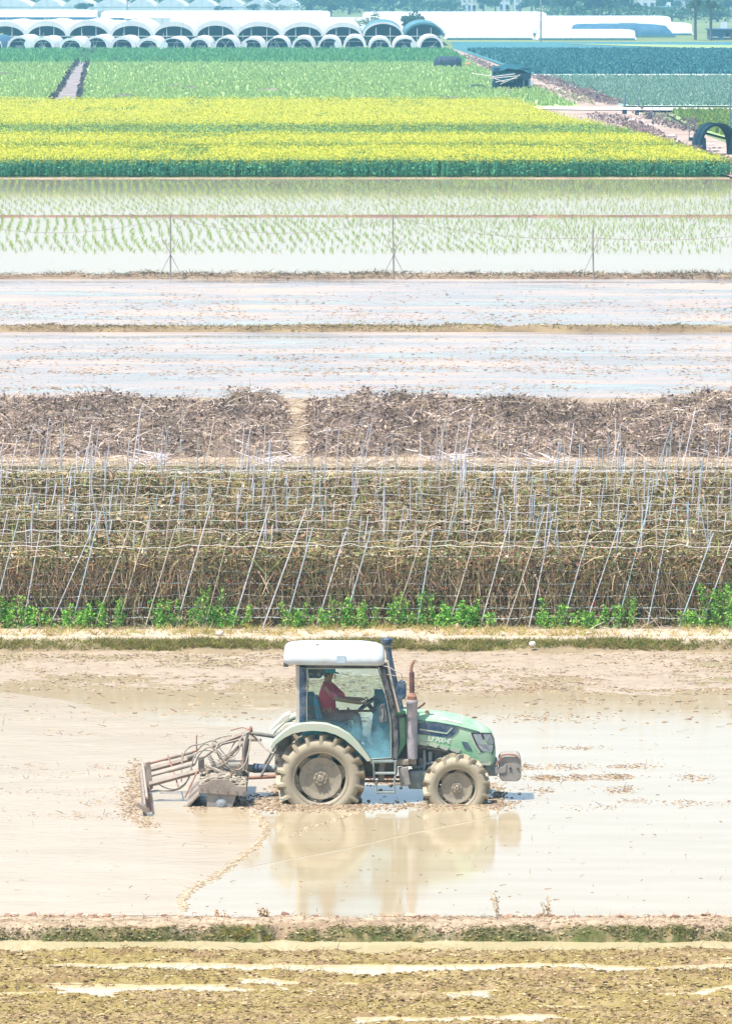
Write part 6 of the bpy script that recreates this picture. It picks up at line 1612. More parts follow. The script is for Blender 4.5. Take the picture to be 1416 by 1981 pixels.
# floor, fender boxes and console inside
fl = [L(a, b_, -0.55) for a, b_ in [(640, 1450), (760, 1466), (760, 1474), (640, 1474)]]
MB().prism([(v.x, -0.58, v.z) for v in fl], (0, 1.16, 0)).build('floor', M['navy'], cab)
for sg in (-1, 1):
    fb = [L(a, b_, -0.5) for a, b_ in [(584, 1402), (640, 1398), (676, 1416), (700, 1445), (700, 1470), (584, 1470)]]
    MB().prism([(v.x, 0.60 * sg, v.z) for v in fb], (0, -0.2 * sg, 0)).build('inner_fender', M['seat'], cab, None, 0.02)
ip = [L(a, b_, -0.3) for a, b_ in [(592, 1352), (606, 1350), (612, 1366), (616, 1400), (592, 1400)]]
MB().prism([(v.x, 0.20, v.z) for v in ip], (0, 0.36, 0)).build('side_console', M['seat'], cab, None, 0.02)
for (px, py) in ((600, 1371), (599, 1386), (613, 1386)):
    v = L(px, py, 0.16); MB().lathe([(0.002, -0.03), (0.03, -0.025), (0.035, 0.05)], (v.x, 0.16, v.z), n=14).build('knob', M['rim'], cab, 50)
lb_ = [L(a, b_, -0.45) for a, b_ in [(596, 1293), (628, 1293), (627, 1304), (620, 1312), (597, 1312)]]
MB().prism([(v.x, -0.50, v.z) for v in lb_], (0, 0.16, 0)).build('speaker_box', M['navy'], cab, None, 0.01)
for px in (603, 616):
    v = L(px, 1305, -0.52); MB().lathe([(0.002, -0.012), (0.032, -0.008), (0.036, 0.02)], (v.x, -0.51, v.z), n=16).build('speaker', M['teal_iron'], cab, 50)
cn = [L(a, b_, 0) for a, b_ in [(722, 1380), (742, 1352), (752, 1350), (760, 1400), (760, 1460), (728, 1460), (718, 1420)]]
MB().prism([(v.x, -0.22, v.z) for v in cn], (0, 0.44, 0)).build('dashboard', M['seat'], cab, None, 0.03)
sw = L(711, 1361, 0)
mb = MB(); R3 = Matrix.Rotation(math.radians(-38), 3, 'Y')
ringp = [Vector(sw) + R3 @ Vector((0.19 * math.cos(a), 0.19 * math.sin(a), 0)) for a in np.linspace(0, 2 * math.pi, 33)]
mb.tube(ringp, 0.019, 8, False)
for a in (0.3, 2.4, 4.5): mb.tube([Vector(sw) + R3 @ Vector((0, 0, -0.03)), Vector(sw) + R3 @ Vector((0.19 * math.cos(a), 0.19 * math.sin(a), 0))], 0.012, 6)
mb.build('steering_wheel', M['navy'], cab, 50)
MB().tube([Vector(sw) + R3 @ Vector((0, 0, -0.02)), Vector(sw) + R3 @ Vector((0, 0, -0.45))], [0.035, 0.05], 10).build('steering_column', M['navy'], cab, 50)
for px, h in ((668, 0.34), (676, 0.28)):
    v = L(px, 1410, 0.3); v2 = Vector((v.x + 0.05, 0.3, v.z + h)); MB().tube([v, v2], 0.011, 6).build('lever', M['iron'], cab); MB().lathe([(0.002, 0.03), (0.022, 0.0), (0.01, -0.03)], v2, 'Z', 10).build('lever_knob', M['rust'], cab, 60)
# seat
s0 = L(640, 1398, 0)
MB().box((s0.x + 0.02, 0, s0.z - 0.02), (0.50, 0.50, 0.13)).build('seat_cushion', M['seat'], cab, None, 0.05)
bk = [L(a, b_, 0) for a, b_ in [(606, 1348), (616, 1346), (626, 1394), (614, 1398)]]
MB().prism([(v.x, -0.24, v.z) for v in bk], (0, 0.48, 0)).build('seat_back', M['seat'], cab, None, 0.05)
MB().box((s0.x, 0, s0.z - 0.26), (0.36, 0.36, 0.38)).build('seat_base', M['navy'], cab, None, 0.02)
v = L(690, 1376, 0.58); MB().tube([(v.x - 0.35, 0.60, v.z), (v.x + 0.3, 0.60, v.z)], 0.02, 8).build('grab_rail', M['rust'], cab)
MB().prism([L(724, 1334, 0.5), L(740, 1334, 0.5), L(746, 1352, 0.5), L(744, 1374, 0.5), L(722, 1374, 0.5)], (0, 0.03, 0)).build('far_screen', M['seat'], cab)
# ---- roof
rx0, rx1 = L(548, 1270, -0.77).x, L(744, 1270, -0.77).x
zb = L(640, 1287, -0.75).z
def rrect(x0, x1, hw, r, z, n=7, nose=0.0):
    pts = []
    for cx, cy, a0 in ((x1 - r, -hw + r, -90), (x1 - r, hw - r, 0), (x0 + r, hw - r, 90), (x0 + r, -hw + r, 180)):
        for k in range(n):
            a = math.radians(a0 + 90 * k / (n - 1)); pts.append((cx + r * math.cos(a), cy + r * math.sin(a), z))
    return pts
def rr_(z, ins, dz=0.0):
    q = rrect(rx0 + ins * 1.0, rx1 - ins, 0.77 - ins, 0.16, zb + z)
    return [(x, y, zz + dz * max(0.0, 1 - ((x - (rx0 + rx1) / 2) / 0.9) ** 2) - 0.05 * max(0.0, (x - 0.35)) ** 2 + (0.03 if False else 0)) for x, y, zz in q]
rf = MB().loft([rr_(-0.005, 0.16), rr_(0.0, 0.035), rr_(0.03, 0.004), rr_(0.10, 0.0), rr_(0.17, 0.012), rr_(0.21, 0.045), rr_(0.235, 0.11, 0.01), rr_(0.252, 0.24, 0.02), rr_(0.262, 0.42, 0.025)]).build('roof', M['roof'], T, 55)
p = L(660, 1276, -0.775); MB().box((p.x, -0.771, p.z), (0.15, 0.012, 0.13)).build('roof_side_shading', surf('blue grey shading', (0.34, 0.44, 0.48), (0.42, 0.5, 0.54)), rf, None, 0.004)  # blue grey patch painting the soft shading on the roof side
p0 = L(614, 1258, -0.5); MB().tube([p0, p0 + Vector((0, 0, 0.13))], 0.006, 6).build('antenna', M['rustdark'], rf); MB().box(p0 + Vector((0, 0, 0.09)), (0.07, 0.012, 0.012)).build('antenna_arm', M['rustdark'], rf)
p = L(552, 1285, -0.6); MB().lathe([(0.01, -0.03), (0.05, -0.03), (0.05, 0.05), (0.01, 0.06)], p, 'X', 14).build('rear_lamp', M['black'], rf, 50)
p = L(660, 1290, -0.1); MB().box((p.x, 0, p.z), (0.3, 0.4, 0.04)).build('ceiling_lamp', M['seat'], rf, None, 0.01)
# ---- intake, exhaust, mirror
dI = -0.56
it = MB().tube([L(750, 1246, dI), L(753, 1270, dI), L(759, 1300, dI), L(766, 1330, dI), L(772, 1356, dI), L(775, 1372, dI)], 0.050, 14).build('air_intake', M['navy'], T, 50)
a = L(749, 1246, dI); MB().lathe([(0.045, -0.03), (0.055, -0.02), (0.055, 0.01), (0.092, 0.02), (0.098, 0.04), (0.098, 0.085), (0.085, 0.10), (0.01, 0.105)], a, 'Z', 20).build('rain_cap', M['navy'], it, 40)
a = L(751, 1250, dI); MB().lathe([(0.051, -0.012), (0.055, -0.012), (0.055, 0.012), (0.051, 0.012)], a, 'Z', 18).build('clamp', M['rim'], it, 40)
MB().tube([L(747, 1282, -0.5), L(752, 1310, -0.5), L(758, 1340, -0.5), L(766, 1378, -0.5)], 0.014, 8).build('rail', M['cream'], it, 50)
MB().tube([L(750, 1278, -0.62), L(756, 1310, -0.62), L(764, 1345, -0.62), L(772, 1378, -0.62)], 0.020, 8).build('rail', M['cream'], it, 50)
MB().tube([L(753, 1295, -0.60), L(759, 1325, -0.60), L(768, 1376, -0.60)], 0.010, 8).build('rail', M['rust'], it, 50)
dE = -0.46
mfc = L(797, 1470, dE); mft = L(797, 1354, dE); H_ = mft.z - mfc.z
mf = MB().lathe([(0.01, 0), (0.075, 0), (0.082, 0.015), (0.092, 0.02), (0.092, H_ * 0.5), (0.092, H_ * 0.93), (0.099, H_ * 0.94), (0.099, H_ * 0.985), (0.088, H_)], mfc, 'Z', 24).build('muffler', M['muffler'], T, 40)
MB().lathe([(0.088, H_ - 0.01), (0.08, H_ + 0.05), (0.083, H_ + 0.06), (0.05, H_ + 0.105), (0.043, H_ + 0.12)], mfc, 'Z', 24).build('muffler_cone', M['rust'], mf, 40)
MB().tube([L(797, 1346, dE), L(796.5, 1301, dE)], 0.043, 16).build('stack', M['rustdark'], mf, 50)
MB().tube([L(796, 1304, dE), L(795.5, 1294, dE), L(797, 1286, dE), L(801, 1279, dE)], [0.026, 0.027, 0.027, 0.026], 14).build('exhaust_tip', M['rust'], mf, 50)
p = L(797, 1474, dE); MB().box((p.x, dE + 0.02, p.z), (0.15, 0.14, 0.09)).build('muffler_bracket', M['caked'], mf, None, 0.01)
MB().tube([L(797, 1470, dE + 0.05), L(800, 1484, -0.3), L(830, 1486, -0.2)], 0.04, 10).build('exhaust_elbow', M['teal_iron'], mf, 50)
mr = [L(a, b_, -0.80) for a, b_ in [(768, 1320), (772, 1317), (780, 1319), (783, 1324), (783, 1348), (780, 1354), (772, 1355), (768, 1348)]]
mi = MB().prism(mr, (0.03, 0.10, 0)).build('mirror', M['navy'], T, None, 0.012)
MB().tube([L(740, 1288, -0.66), L(752, 1291, -0.74), L(766, 1299, -0.78), L(777, 1304, -0.79), L(779, 1320, -0.78)], 0.009, 8).build('mirror_arm', M['palehose'], mi, 50)
MB().tube([L(748, 1305, -0.66), L(762, 1307, -0.74), L(777, 1311, -0.79)], 0.007, 8).build('mirror_arm', M['palehose'], mi, 50)
MB().tube([L(768, 1369, -0.5), L(797, 1371, -0.46)], 0.014, 8).build('muffler_stay', M['rust'], T)
MB().tube([L(808, 1371, -0.2), L(818, 1364, -0.2), L(822, 1360, -0.2)], [0.02, 0.016, 0.02], 8).build('filler_cap', M['rustdark'], T, 50)
# ---- steps and side bits
stp = empty('step', (0, 0, 0)); stp.parent = T
for a, b_ in [((722, 1476), (724, 1510)), ((765, 1472), (764, 1508)), ((728, 1510), (728, 1536)), ((763, 1506), (763, 1536))]:
    MB().tube([L(*a, -0.74), L(*b_, -0.76)], 0.018, 6).build('step_rail', M['teal_iron'], stp)
for y0, x0, x1, d in ((1497, 725, 766, -0.76), (1474, 720, 768, -0.70), (1534, 728, 764, -0.77)):
    p, q = L(x0, y0, d), L(x1, y0, d); MB().box(((p.x + q.x) / 2, d + 0.06, p.z), (q.x - p.x, 0.16, 0.03)).build('tread', M['teal_iron'], stp, None, 0.006)
p = L(738, 1492, -0.5); MB().box((p.x, -0.5, p.z), (0.11, 0.1, 0.34), Matrix.Rotation(0.05, 3, 'Y')).build('tool_case', M['weight'], T, None, 0.03)
p = L(782, 1502, -0.55); MB().box((p.x, -0.55, p.z), (0.17, 0.12, 0.32), Matrix.Rotation(-0.16, 3, 'Y')).build('mud_flap', M['weight'], T, None, 0.015)
p = L(776, 1475, -0.55); MB().box((p.x, -0.50, p.z), (0.26, 0.2, 0.10)).build('battery_tray', M['caked'], T, None, 0.02)
for py in (1504, 1512):
    MB().tube([L(700, py, -0.3), L(830, py, -0.3)], 0.022, 8).build('drag_rod', M['rust'], T)
# ---- linkage behind
lk = empty('three_point_linkage', (0, 0, 0)); lk.parent = T
for sg in (-1, 1):
    MB().tube([(L(560, 1505, 0).x, 0.3 * sg, 0.42), (L(482, 1507, 0).x, 0.42 * sg, 0.40)], [0.04, 0.032], 8).build('lower_arm', M['rust'], lk, 50)
    MB().tube([(L(540, 1440, 0).x, 0.32 * sg, 0.95), (L(505, 1500, 0).x, 0.40 * sg, 0.42)], 0.022, 8).build('lift_rod', M['iron'], lk, 50)
MB().tube([L(560, 1488, 0), L(478, 1486, 0)], [0.05, 0.06], 12).build('drive_shaft', M['teal_iron'], lk, 50)
MB().tube([L(520, 1487.5, 0), L(490, 1486.5, 0)], [0.07, 0.085], 12).build('shaft_guard', M['navy'], lk, 50)
MB().tube([L(550, 1428, 0), L(482, 1418, 0)], 0.035, 8).build('top_link', M['iron'], lk, 50)
MB().box((L(548, 1470, 0).x, 0, 0.75), (0.28, 0.5, 0.7)).build('rear_casing', M['iron'], lk, None, 0.04)

# ================================================================== TILLER WITH LEVELLING BOARD
R_ = empty('rotary_tiller', (Xt, Yt, 0))
tag(R_, 'mud caked rotary tiller with hoses and levelling board behind the tractor', 'tiller')
nd = -1.15
dk = [L(a, b_, nd) for a, b_ in [(384, 1518), (394, 1518), (412, 1508), (442, 1508), (456, 1521), (477, 1522), (476, 1541), (384, 1535)]]
MB().prism([(v.x, nd + 0.03, v.z) for v in dk], (0, 2.24, 0)).build('deck', M['caked'], R_, None, 0.015)
for y in (nd, -nd - 0.03):
    MB().prism([(v.x, y, v.z) for v in dk], (0, 0.028, 0)).build('side_plate', M['mudpaint'], R_, None, 0.008)
pl = [L(a, b_, nd + 0.05) for a, b_ in [(399, 1536), (458, 1538), (447, 1568), (401, 1568)]]
for y in (nd + 0.04, -nd - 0.07):
    ep = MB().prism([(v.x, y, v.z) for v in pl], (0, 0.03, 0)).build('end_plate', M['weight'], R_, None, 0.006)
    b_ = L(428, 1556, nd); MB().lathe([(0.01, -0.05), (0.05, -0.045), (0.055, -0.02), (0.085, -0.015), (0.095, 0.02)], (b_.x, y, b_.z), n=20).build('bearing', M['headlight'], ep, 40)
ax = L(428, 1556, nd)
MB().tube([(ax.x, nd + 0.08, ax.z), (ax.x, -nd - 0.08, ax.z)], 0.05, 12).build('rotor_shaft', M['iron'], R_, 50)
bl = None
for k in range(26):
    a = k * 1.1
    if bl is None:
        bl = MB().prism([(0.02, 0, 0.04), (0.05, 0, 0.04), (0.07, 0, 0.17), (0.13, 0, 0.20), (0.12, 0, 0.23), (0.04, 0, 0.20)], (0, 0.02, 0)).build('blade', M['iron'], R_)
        bl.location = (ax.x, nd + 0.15, ax.z)
    else:
        o = bl.copy(); C.objects.link(o); o.parent = R_; o.location = (ax.x, nd + 0.15 + k * 0.078, ax.z); o.rotation_euler = (0, a, 0)
MB().prism([(L(361, 1560, -1.1).x, -1.1, L(361, 1560, -1.1).z), (L(385, 1536, -1.1).x, -1.1, L(385, 1536, -1.1).z), (L(387, 1538, -1.1).x, -1.1, L(387, 1538, -1.1).z), (L(365, 1562, -1.1).x, -1.1, L(365, 1562, -1.1).z)], (0, 2.2, 0)).build('rear_flap', M['mudpaint'], R_)
n = 900
x = rng.uniform(L(388, 1518, -1).x, L(474, 1518, -1).x, n); y = rng.uniform(-1.1, 1.1, n); q = rng.uniform(0.012, 0.04, n)
zt = np.interp(x, [v.x for v in dk[:6]], [v.z for v in dk[:6]])
o = Pile().add(clods(np.stack([x, y, zt + q * 0.3], 1), q * 1.4, q * 1.2, q * 0.8), pick([(0.30, 0.26, 0.2), (0.38, 0.33, 0.26), (0.2, 0.165, 0.12)], n)).build('mud_on_deck', M['bits'], R_); o['kind'] = 'stuff'
# mast, frame
for y in (-0.3, 0.3):
    MB().tube([L(470, 1492, y), L(474, 1440, y * 0.5), L(479, 1420, 0.05 * (1 if y > 0 else -1))], 0.035, 8).build('mast', M['mudpaint'], R_, 50)
MB().prism([L(467, 1490, -0.1), L(480, 1490, -0.1), L(482, 1438, -0.1), L(469, 1436, -0.1)], (0, 0.2, 0)).build('mast_plate', M['mudpaint'], R_, None, 0.008)
MB().box(tuple(L(452, 1490, 0)), (0.34, 0.42, 0.28)).build('gear_case', M['iron'], R_, None, 0.04)
MB().tube([L(409, 1445, 0), L(446, 1430, 0), L(484, 1416, 0)], 0.036, 4).build('top_beam', M['mudpaint'], R_)
MB().tube([L(446, 1430, 0.3), L(505, 1432, 0.1)], 0.03, 6).build('hitch_beam', M['mudpaint'], R_)
MB().tube([L(468, 1440, 0.1), L(405, 1500, 0.2)], 0.026, 6).build('stay', M['mudpaint'], R_)
MB().tube([L(440, 1475, -0.4), L(400, 1497, -0.5)], 0.03, 6).build('stay', M['caked'], R_)
MB().prism([L(383, 1466, -0.35), L(394, 1464, -0.35), L(396, 1494, -0.35), L(384, 1494, -0.35)], (0, 0.12, 0)).build('bracket', M['mudpaint'], R_, None, 0.008)
MB().prism([L(383, 1466, 0.35), L(394, 1464, 0.35), L(396, 1494, 0.35), L(384, 1494, 0.35)], (0, 0.12, 0)).build('bracket', M['mudpaint'], R_, None, 0.008)
arms = [((288, 1478), (381, 1453), 0.5, 0.020, 'cylinder_rod', 'rust'), ((292, 1489), (374, 1467), 0.35, 0.045, 'rake_arm', 'mudpaint'), ((289, 1502), (378, 1478), -0.35, 0.026, 'cylinder_rod', 'palehose'), ((289, 1518), (385, 1492), -0.5, 0.048, 'rake_arm', 'mudpaint')]
for a, b_, d, r, nm, mt in arms:
    MB().tube([L(*a, d), L(*b_, d)], r, 8 if nm == 'cylinder_rod' else 4).build(nm, M[mt], R_, 50)
for a, b_, d in (((318, 1469), (372, 1455), 0.5), ((325, 1492), (374, 1479), -0.35)):
    MB().tube([L(*a, d), L(*b_, d)], 0.038, 10).build('cylinder', M['palehose'], R_, 50)
for d in (-0.5, 0.5):
    MB().prism([L(281, 1476, d), L(290, 1474, d), L(296, 1526, d), L(290, 1530, d), L(284, 1520, d)], (0, 0.06, 0)).build('rake_post', M['mudpaint'], R_, None, 0.006)
MB().tube([L(325, 1462, 0.5), L(334, 1488, 0.0), L(345, 1522, -0.4)], 0.013, 6).build('cross_stay', M['rust'], R_)
MB().tube([L(352, 1456, 0.5), L(351, 1512, -0.3)], 0.011, 6).build('cross_stay', M['rust'], R_)
MB().tube([L(358, 1543, -0.9), L(382, 1492, -0.6)], 0.016, 6).build('depth_rod', M['rust'], R_)
xb0, xb1 = L(281, 1580, -2.0).x, L(273, 1500, 2.0).x
bd = MB(); rings = []
for k in range(13):
    f = k / 12; y = -2.05 + 4.1 * f; x = xb0 + (xb1 - xb0) * f
    rings.append([(x - 0.03, y, -0.02), (x + 0.03, y, -0.02), (x + 0.04, y, 0.10), (x + 0.01, y, 0.20), (x - 0.02, y, 0.19), (x - 0.04, y, 0.08)])
bd.loft(rings).build('levelling_board', M['mudpaint'], R_, 40)
MB().tube([(xb0 + 0.03, -2.0, 0.30), (xb1 + 0.03, 2.0, 0.30)], 0.024, 8).build('board_tube', M['palehose'], R_, 50)
for y in np.linspace(-1.9, 1.9, 11):
    x = xb0 + (xb1 - xb0) * (y + 2.05) / 4.1
    MB().tube([(x + 0.03, y, 0.3), (x + 0.10, y, 0.1), (x + 0.06, y, -0.06)], 0.014, 6).build('tine', M['rust'], R_)
MB().prism([(xb0 - 0.16, -2.1, 0.20), (xb0 + 0.0, -2.1, 0.06), (xb0 + 0.06, -2.1, -0.02), (xb0 + 0.10, -2.1, 0.0), (xb0 + 0.06, -2.1, 0.12), (xb0 - 0.12, -2.1, 0.24)], (0, 0.06, 0)).build('end_shoe', M['mudpaint'], R_, None, 0.006)
MB().box((xb0 + 0.08, -2.08, 0.0), (0.09, 0.08, 0.12)).build('end_scraper', M['teal_iron'], R_, None, 0.01)
def hose(pts, r, mat):
    pts = [L(a, b_, d) for a, b_, d in pts]
    out = []
    n = len(pts)
    for i in range(n - 1):
        p0, p1, p2, p3 = pts[max(i - 1, 0)], pts[i], pts[i + 1], pts[min(i + 2, n - 1)]
        for k in range(6):
            t = k / 6
            out.append(0.5 * ((2 * p1) + (p2 - p0) * t + (2 * p0 - 5 * p1 + 4 * p2 - p3) * t * t + (3 * p1 - p0 - 3 * p2 + p3) * t ** 3))
    out.append(pts[-1])
    MB().tube(out, r, 7).build('hose', M[mat], R_, 60)
hose([(484, 1416, 0), (470, 1424, -0.2), (455, 1448, -0.4), (432, 1463, -0.4), (418, 1452, -0.4), (421, 1438, -0.3), (412, 1434, -0.3)], 0.013, 'palehose')
hose([(484, 1420, 0), (495, 1430, 0), (512, 1447, -0.2), (530, 1457, -0.3), (548, 1455, -0.4)], 0.013, 'hose')
hose([(488, 1418, 0), (505, 1438, -0.1), (520, 1454, -0.3), (544, 1460, -0.45), (556, 1448, -0.5)], 0.012, 'palehose')
hose([(486, 1422, 0), (480, 1460, -0.3), (470, 1484, -0.4), (450, 1492, -0.4), (434, 1478, -0.4), (424, 1460, -0.4), (404, 1452, -0.4), (384, 1455, -0.4), (374, 1470, -0.4), (366, 1500, -0.4), (356, 1520, -0.4), (336, 1530, -0.4), (300, 1530, -0.4), (278, 1540, -0.5), (272, 1560, -0.6)], 0.013, 'palehose')
hose([(462, 1426, 0), (440, 1424, 0.1), (414, 1432, 0.2), (388, 1440, 0.2), (368, 1445, 0.2), (356, 1458, 0.1), (352, 1480, 0.0)], 0.012, 'hose')
hose([(456, 1434, 0), (430, 1470, -0.2), (416, 1446, -0.3), (411, 1436, -0.3), (418, 1434, -0.3), (428, 1452, -0.3), (446, 1466, -0.3), (462, 1452, -0.3), (466, 1434, -0.2)], 0.011, 'palehose')
hose([(381, 1453, 0.4), (396, 1440, 0.3), (414, 1448, 0.1), (432, 1462, 0.0), (452, 1462, 0.0)], 0.012, 'hose')
hose([(378, 1478, -0.35), (386, 1460, -0.4), (404, 1446, -0.4), (424, 1458, -0.4), (440, 1484, -0.5), (456, 1490, -0.4)], 0.012, 'hose')
hose([(300, 1512, -0.5), (318, 1524, -0.5), (340, 1527, -0.5), (362, 1512, -0.5), (372, 1488, -0.5)], 0.010, 'hose')
for px, py in ((390, 1526), (402, 1528), (420, 1530), (440, 1531), (458, 1532), (471, 1533)):
    p = L(px, py, nd); MB().lathe([(0.002, -0.014), (0.014, -0.014), (0.016, 0.004)], p, n=6).build('bolt', M['iron'], R_)
for (a, b_, d, k) in (((404, 1462), (418, 1488), -0.55, 9), ((362, 1468), (378, 1462), 0.1, 7)):
    A, B = L(*a, d), L(*b_, d); t_ = (B - A); ax_ = t_.normalized(); u_ = ax_.orthogonal().normalized(); v_ = ax_.cross(u_)
    MB().tube([A + t_ * f + (u_ * math.cos(f * k * 6.283) + v_ * math.sin(f * k * 6.283)) * 0.035 for f in np.linspace(0, 1, k * 8)], 0.008, 5).build('spring', M['iron'], R_, 60)
for j in range(9):
    p = L(470 - j * 3, 1470 + j * 5, -0.62); MB().lathe([(0.006, -0.02), (0.016, -0.02), (0.016, 0.02), (0.006, 0.02)], p, 'Y' if j % 2 else 'X', 8, True).build('chain_link', M['rust'], R_, 60)
MB().tube([L(394, 1466, -0.3), L(430, 1440, -0.1), L(470, 1430, 0)], 0.022, 6).build('stay', M['mudpaint'], R_)
MB().tube([L(396, 1480, -0.5), L(440, 1500, -0.7)], 0.03, 6).build('stay', M['mudpaint'], R_)
MB().box(tuple(L(430, 1492, -0.2)), (0.24, 0.3, 0.16), Matrix.Rotation(0.3, 3, 'Y')).build('valve_block', M['iron'], R_, None, 0.015)
hose([(484, 1414, 0), (470, 1408, 0.1), (452, 1412, 0.1), (446, 1414, 0.1)], 0.010, 'rust')
hose([(381, 1452, 0.4), (380, 1436, 0.3), (381, 1422, 0.3)], 0.010, 'rust')
MB().lathe([(0.01, 0.08), (0.02, 0.07), (0.035, 0.03), (0.03, -0.04), (0.01, -0.06)], L(485, 1414, 0), 'Z', 10).build('hose_manifold', M['rust'], R_, 50)

# ================================================================== DRIVER
Pn = empty('person', (Xt, Yt, 0))
tag(Pn, 'person in red checked shirt and teal cap driving in the cab', 'person')
M['skin'] = surf('skin', (0.42, 0.24, 0.16), (0.48, 0.28, 0.19), 8, 0.6)
def plaid():
    m, n, b = new_mat('red checked shirt')
    tc = n.nodes.new('ShaderNodeTexCoord'); ck = n.nodes.new('ShaderNodeTexChecker'); ck.inputs['Scale'].default_value = 36
    ck.inputs[1].default_value = (0.80, 0.10, 0.17, 1); ck.inputs[2].default_value = (0.50, 0.06, 0.11, 1)
    n.links.new(tc.outputs['Object'], ck.inputs[0]); n.links.new(ck.outputs[0], b.inputs['Base Color']); b.inputs['Roughness'].default_value = 0.9
    return m
M['shirt'] = plaid()
M['trousers'] = surf('brown trousers', (0.20, 0.13, 0.12), (0.28, 0.19, 0.17), 9, 0.9)
M['cap'] = surf('teal cap cloth', (0.03, 0.34, 0.46), (0.05, 0.42, 0.54), 9, 0.85)
def skin_body(name, verts, edges, radii, mat, parent, root=0, sub=2):
    me = bpy.data.meshes.new(name); me.from_pydata([tuple(v) for v in verts], edges, []); me.update()
    me.materials.append(mat)
    o = link(name, me, None, parent)
    sk = o.modifiers.new('skin', 'SKIN'); sk.use_smooth_shade = True
    if not me.skin_vertices: me.skin_vertices.new(name='')
    for i, r in enumerate(radii):
        v = me.skin_vertices[0].data[i]; v.radius = (r, r) if not hasattr(r, '__len__') else r; v.use_root = (i == root)
    m = o.modifiers.new('smooth', 'SUBSURF'); m.levels = m.render_levels = sub
    return o
hip = L(636, 1386, 0); chest = L(632, 1338, 0); neck = L(633, 1321, 0); head = L(637, 1303, 0)
shL = L(630, 1328, -0.20); shR = L(638, 1327, 0.20)
elL = L(648, 1352, -0.27); elR = L(664, 1352, 0.25)
haL = L(701, 1361, -0.14); haR = L(705, 1353, 0.15)
knL = L(688, 1384, -0.16); knR = L(690, 1381, 0.17)
anL = L(694, 1428, -0.15); anR = L(697, 1425, 0.17); toL = L(708, 1434, -0.15); toR = L(711, 1431, 0.17)
mid = (hip + chest) / 2 + Vector((-0.03, 0, 0))
V = [hip, mid, chest, neck, head, L(638, 1296, 0), shL, elL, (elL + haL) / 2, haL, shR, elR, (elR + haR) / 2, haR, hip + Vector((0.05, -0.11, -0.01)), knL, anL, toL, hip + Vector((0.05, 0.11, -0.01)), knR, anR, toR]
E = [(0, 1), (1, 2), (2, 3), (3, 4), (4, 5), (2, 6), (6, 7), (7, 8), (8, 9), (2, 10), (10, 11), (11, 12), (12, 13), (0, 14), (14, 15), (15, 16), (16, 17), (0, 18), (18, 19), (19, 20), (20, 21)]
Rd = [(0.13, 0.15), (0.12, 0.15), (0.12, 0.17), 0.055, (0.082, 0.090), (0.070, 0.075), 0.065, 0.043, 0.038, 0.03, 0.065, 0.043, 0.038, 0.03, 0.085, 0.06, 0.042, 0.035, 0.085, 0.06, 0.042, 0.035]
body = skin_body('body', V, E, Rd, M['skin'], Pn)
sV = [hip + Vector((0, 0, 0.02)), mid, chest + Vector((0, 0, 0.01)), (chest + neck) / 2 + Vector((0, 0, 0.005)), shL, elL + (haL - elL) * 0.05, shR, elR + (haR - elR) * 0.05]
skin_body('shirt', sV, [(0, 1), (1, 2), (2, 3), (2, 4), (4, 5), (2, 6), (6, 7)], [(0.155, 0.17), (0.15, 0.175), (0.15, 0.19), 0.085, 0.088, 0.066, 0.088, 0.066], M['shirt'], Pn)
tV = [hip + Vector((-0.01, 0, -0.03)), hip + Vector((0.05, -0.11, -0.02)), knL, anL + (knL - anL) * 0.1, hip + Vector((0.05, 0.11, -0.02)), knR, anR + (knR - anR) * 0.1]
skin_body('trousers', tV, [(0, 1), (1, 2), (2, 3), (0, 4), (4, 5), (5, 6)], [(0.13, 0.15), 0.105, 0.078, 0.062, 0.105, 0.078, 0.062], M['trousers'], Pn)
hd = head
cp = []
for z, f in [(-0.01, 1.0), (0.03, 1.03), (0.07, 0.98), (0.10, 0.82), (0.122, 0.5), (0.13, 0.06)]:
    cp.append([(hd.x + 0.105 * f * math.cos(a), hd.y + 0.092 * f * math.sin(a), hd.z + 0.02 + z) for a in np.linspace(0, 2 * math.pi, 24, endpoint=False)])
cap_ = MB().loft(cp).build('cap', M['cap'], Pn, 60)
br = [(hd.x + 0.08 + 0.09 * math.cos(a) * 1.0, hd.y + 0.08 * math.sin(a), hd.z + 0.012 - 0.02 * math.cos(a)) for a in np.linspace(-1.5, 1.5, 11)]
MB().prism(br, (0, 0, 0.012)).build('peak', M['cap'], cap_, 60)
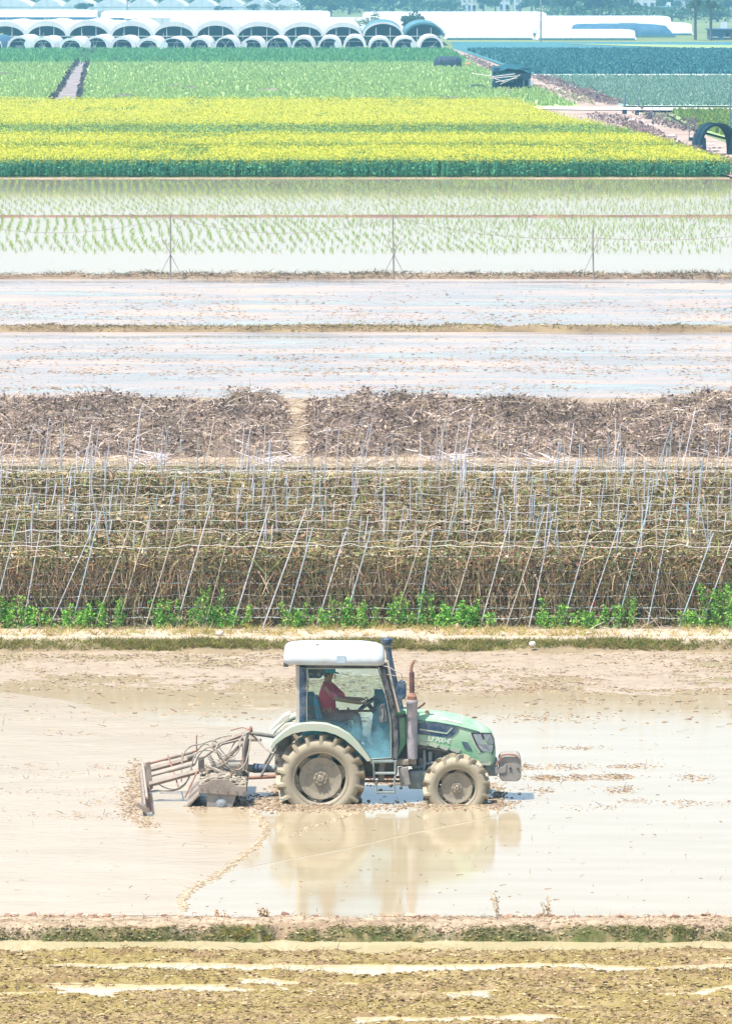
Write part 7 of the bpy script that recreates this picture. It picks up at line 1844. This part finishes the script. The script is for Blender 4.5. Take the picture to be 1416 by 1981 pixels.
# face and ears
fz = hd.z - 0.03
MB().loft([[(hd.x + 0.085, hd.y + y, fz + 0.025 + 0 * y) for y in (-0.008, 0.008)] + [(hd.x + 0.085, hd.y + 0.012, fz - 0.03), (hd.x + 0.085, hd.y - 0.012, fz - 0.03)], [(hd.x + 0.095, hd.y + y, fz + 0.02) for y in (-0.004, 0.004)] + [(hd.x + 0.118, hd.y + 0.008, fz - 0.025), (hd.x + 0.118, hd.y - 0.008, fz - 0.025)]]).build('nose', M['skin'], Pn, 60)
for sg in (-1, 1):
    MB().lathe([(0.002, -0.012), (0.02, -0.010), (0.026, 0.0), (0.02, 0.01)], (hd.x - 0.01, hd.y + sg * 0.088, fz), n=12).build('ear', M['skin'], Pn, 60)
    MB().lathe([(0.001, -0.004), (0.008, 0.0), (0.01, 0.006)], (hd.x + 0.083, hd.y + sg * 0.032, fz + 0.015), 'X', 10).build('eye', M['black'], Pn, 60)
MB().box((hd.x + 0.088, hd.y, fz - 0.052), (0.012, 0.045, 0.006)).build('mouth', M['rust'], Pn)
MB().loft([[(hd.x - 0.02 + 0.083 * f * math.cos(a), hd.y + 0.088 * f * math.sin(a), hd.z + z) for a in np.linspace(1.2, 2 * math.pi - 1.2, 14)] for z, f in [(-0.055, 0.86), (-0.02, 1.03), (0.02, 1.06)]], cap=False, closed=False).build('hair', M['black'], Pn, 60)
# hands on the wheel
for ha, sg in ((haL, -1), (haR, 1)):
    for k in range(4):
        b0 = ha + Vector((0.005, sg * (-0.03 + 0.02 * k), 0.012)); ln = [0.062, 0.07, 0.066, 0.052][k]
        MB().tube([b0, b0 + Vector((ln * 0.55, 0, 0.016)), b0 + Vector((ln * 0.85, 0, -0.012)), b0 + Vector((ln * 0.7, 0, -0.036))], [0.010, 0.0095, 0.009, 0.007], 7).build('finger', M['skin'], Pn, 60)
    b0 = ha + Vector((-0.01, -sg * 0.035, 0)); MB().tube([b0, b0 + Vector((0.03, -sg * 0.012, -0.012)), b0 + Vector((0.055, -sg * 0.004, -0.024))], [0.012, 0.011, 0.008], 7).build('thumb', M['skin'], Pn, 60)
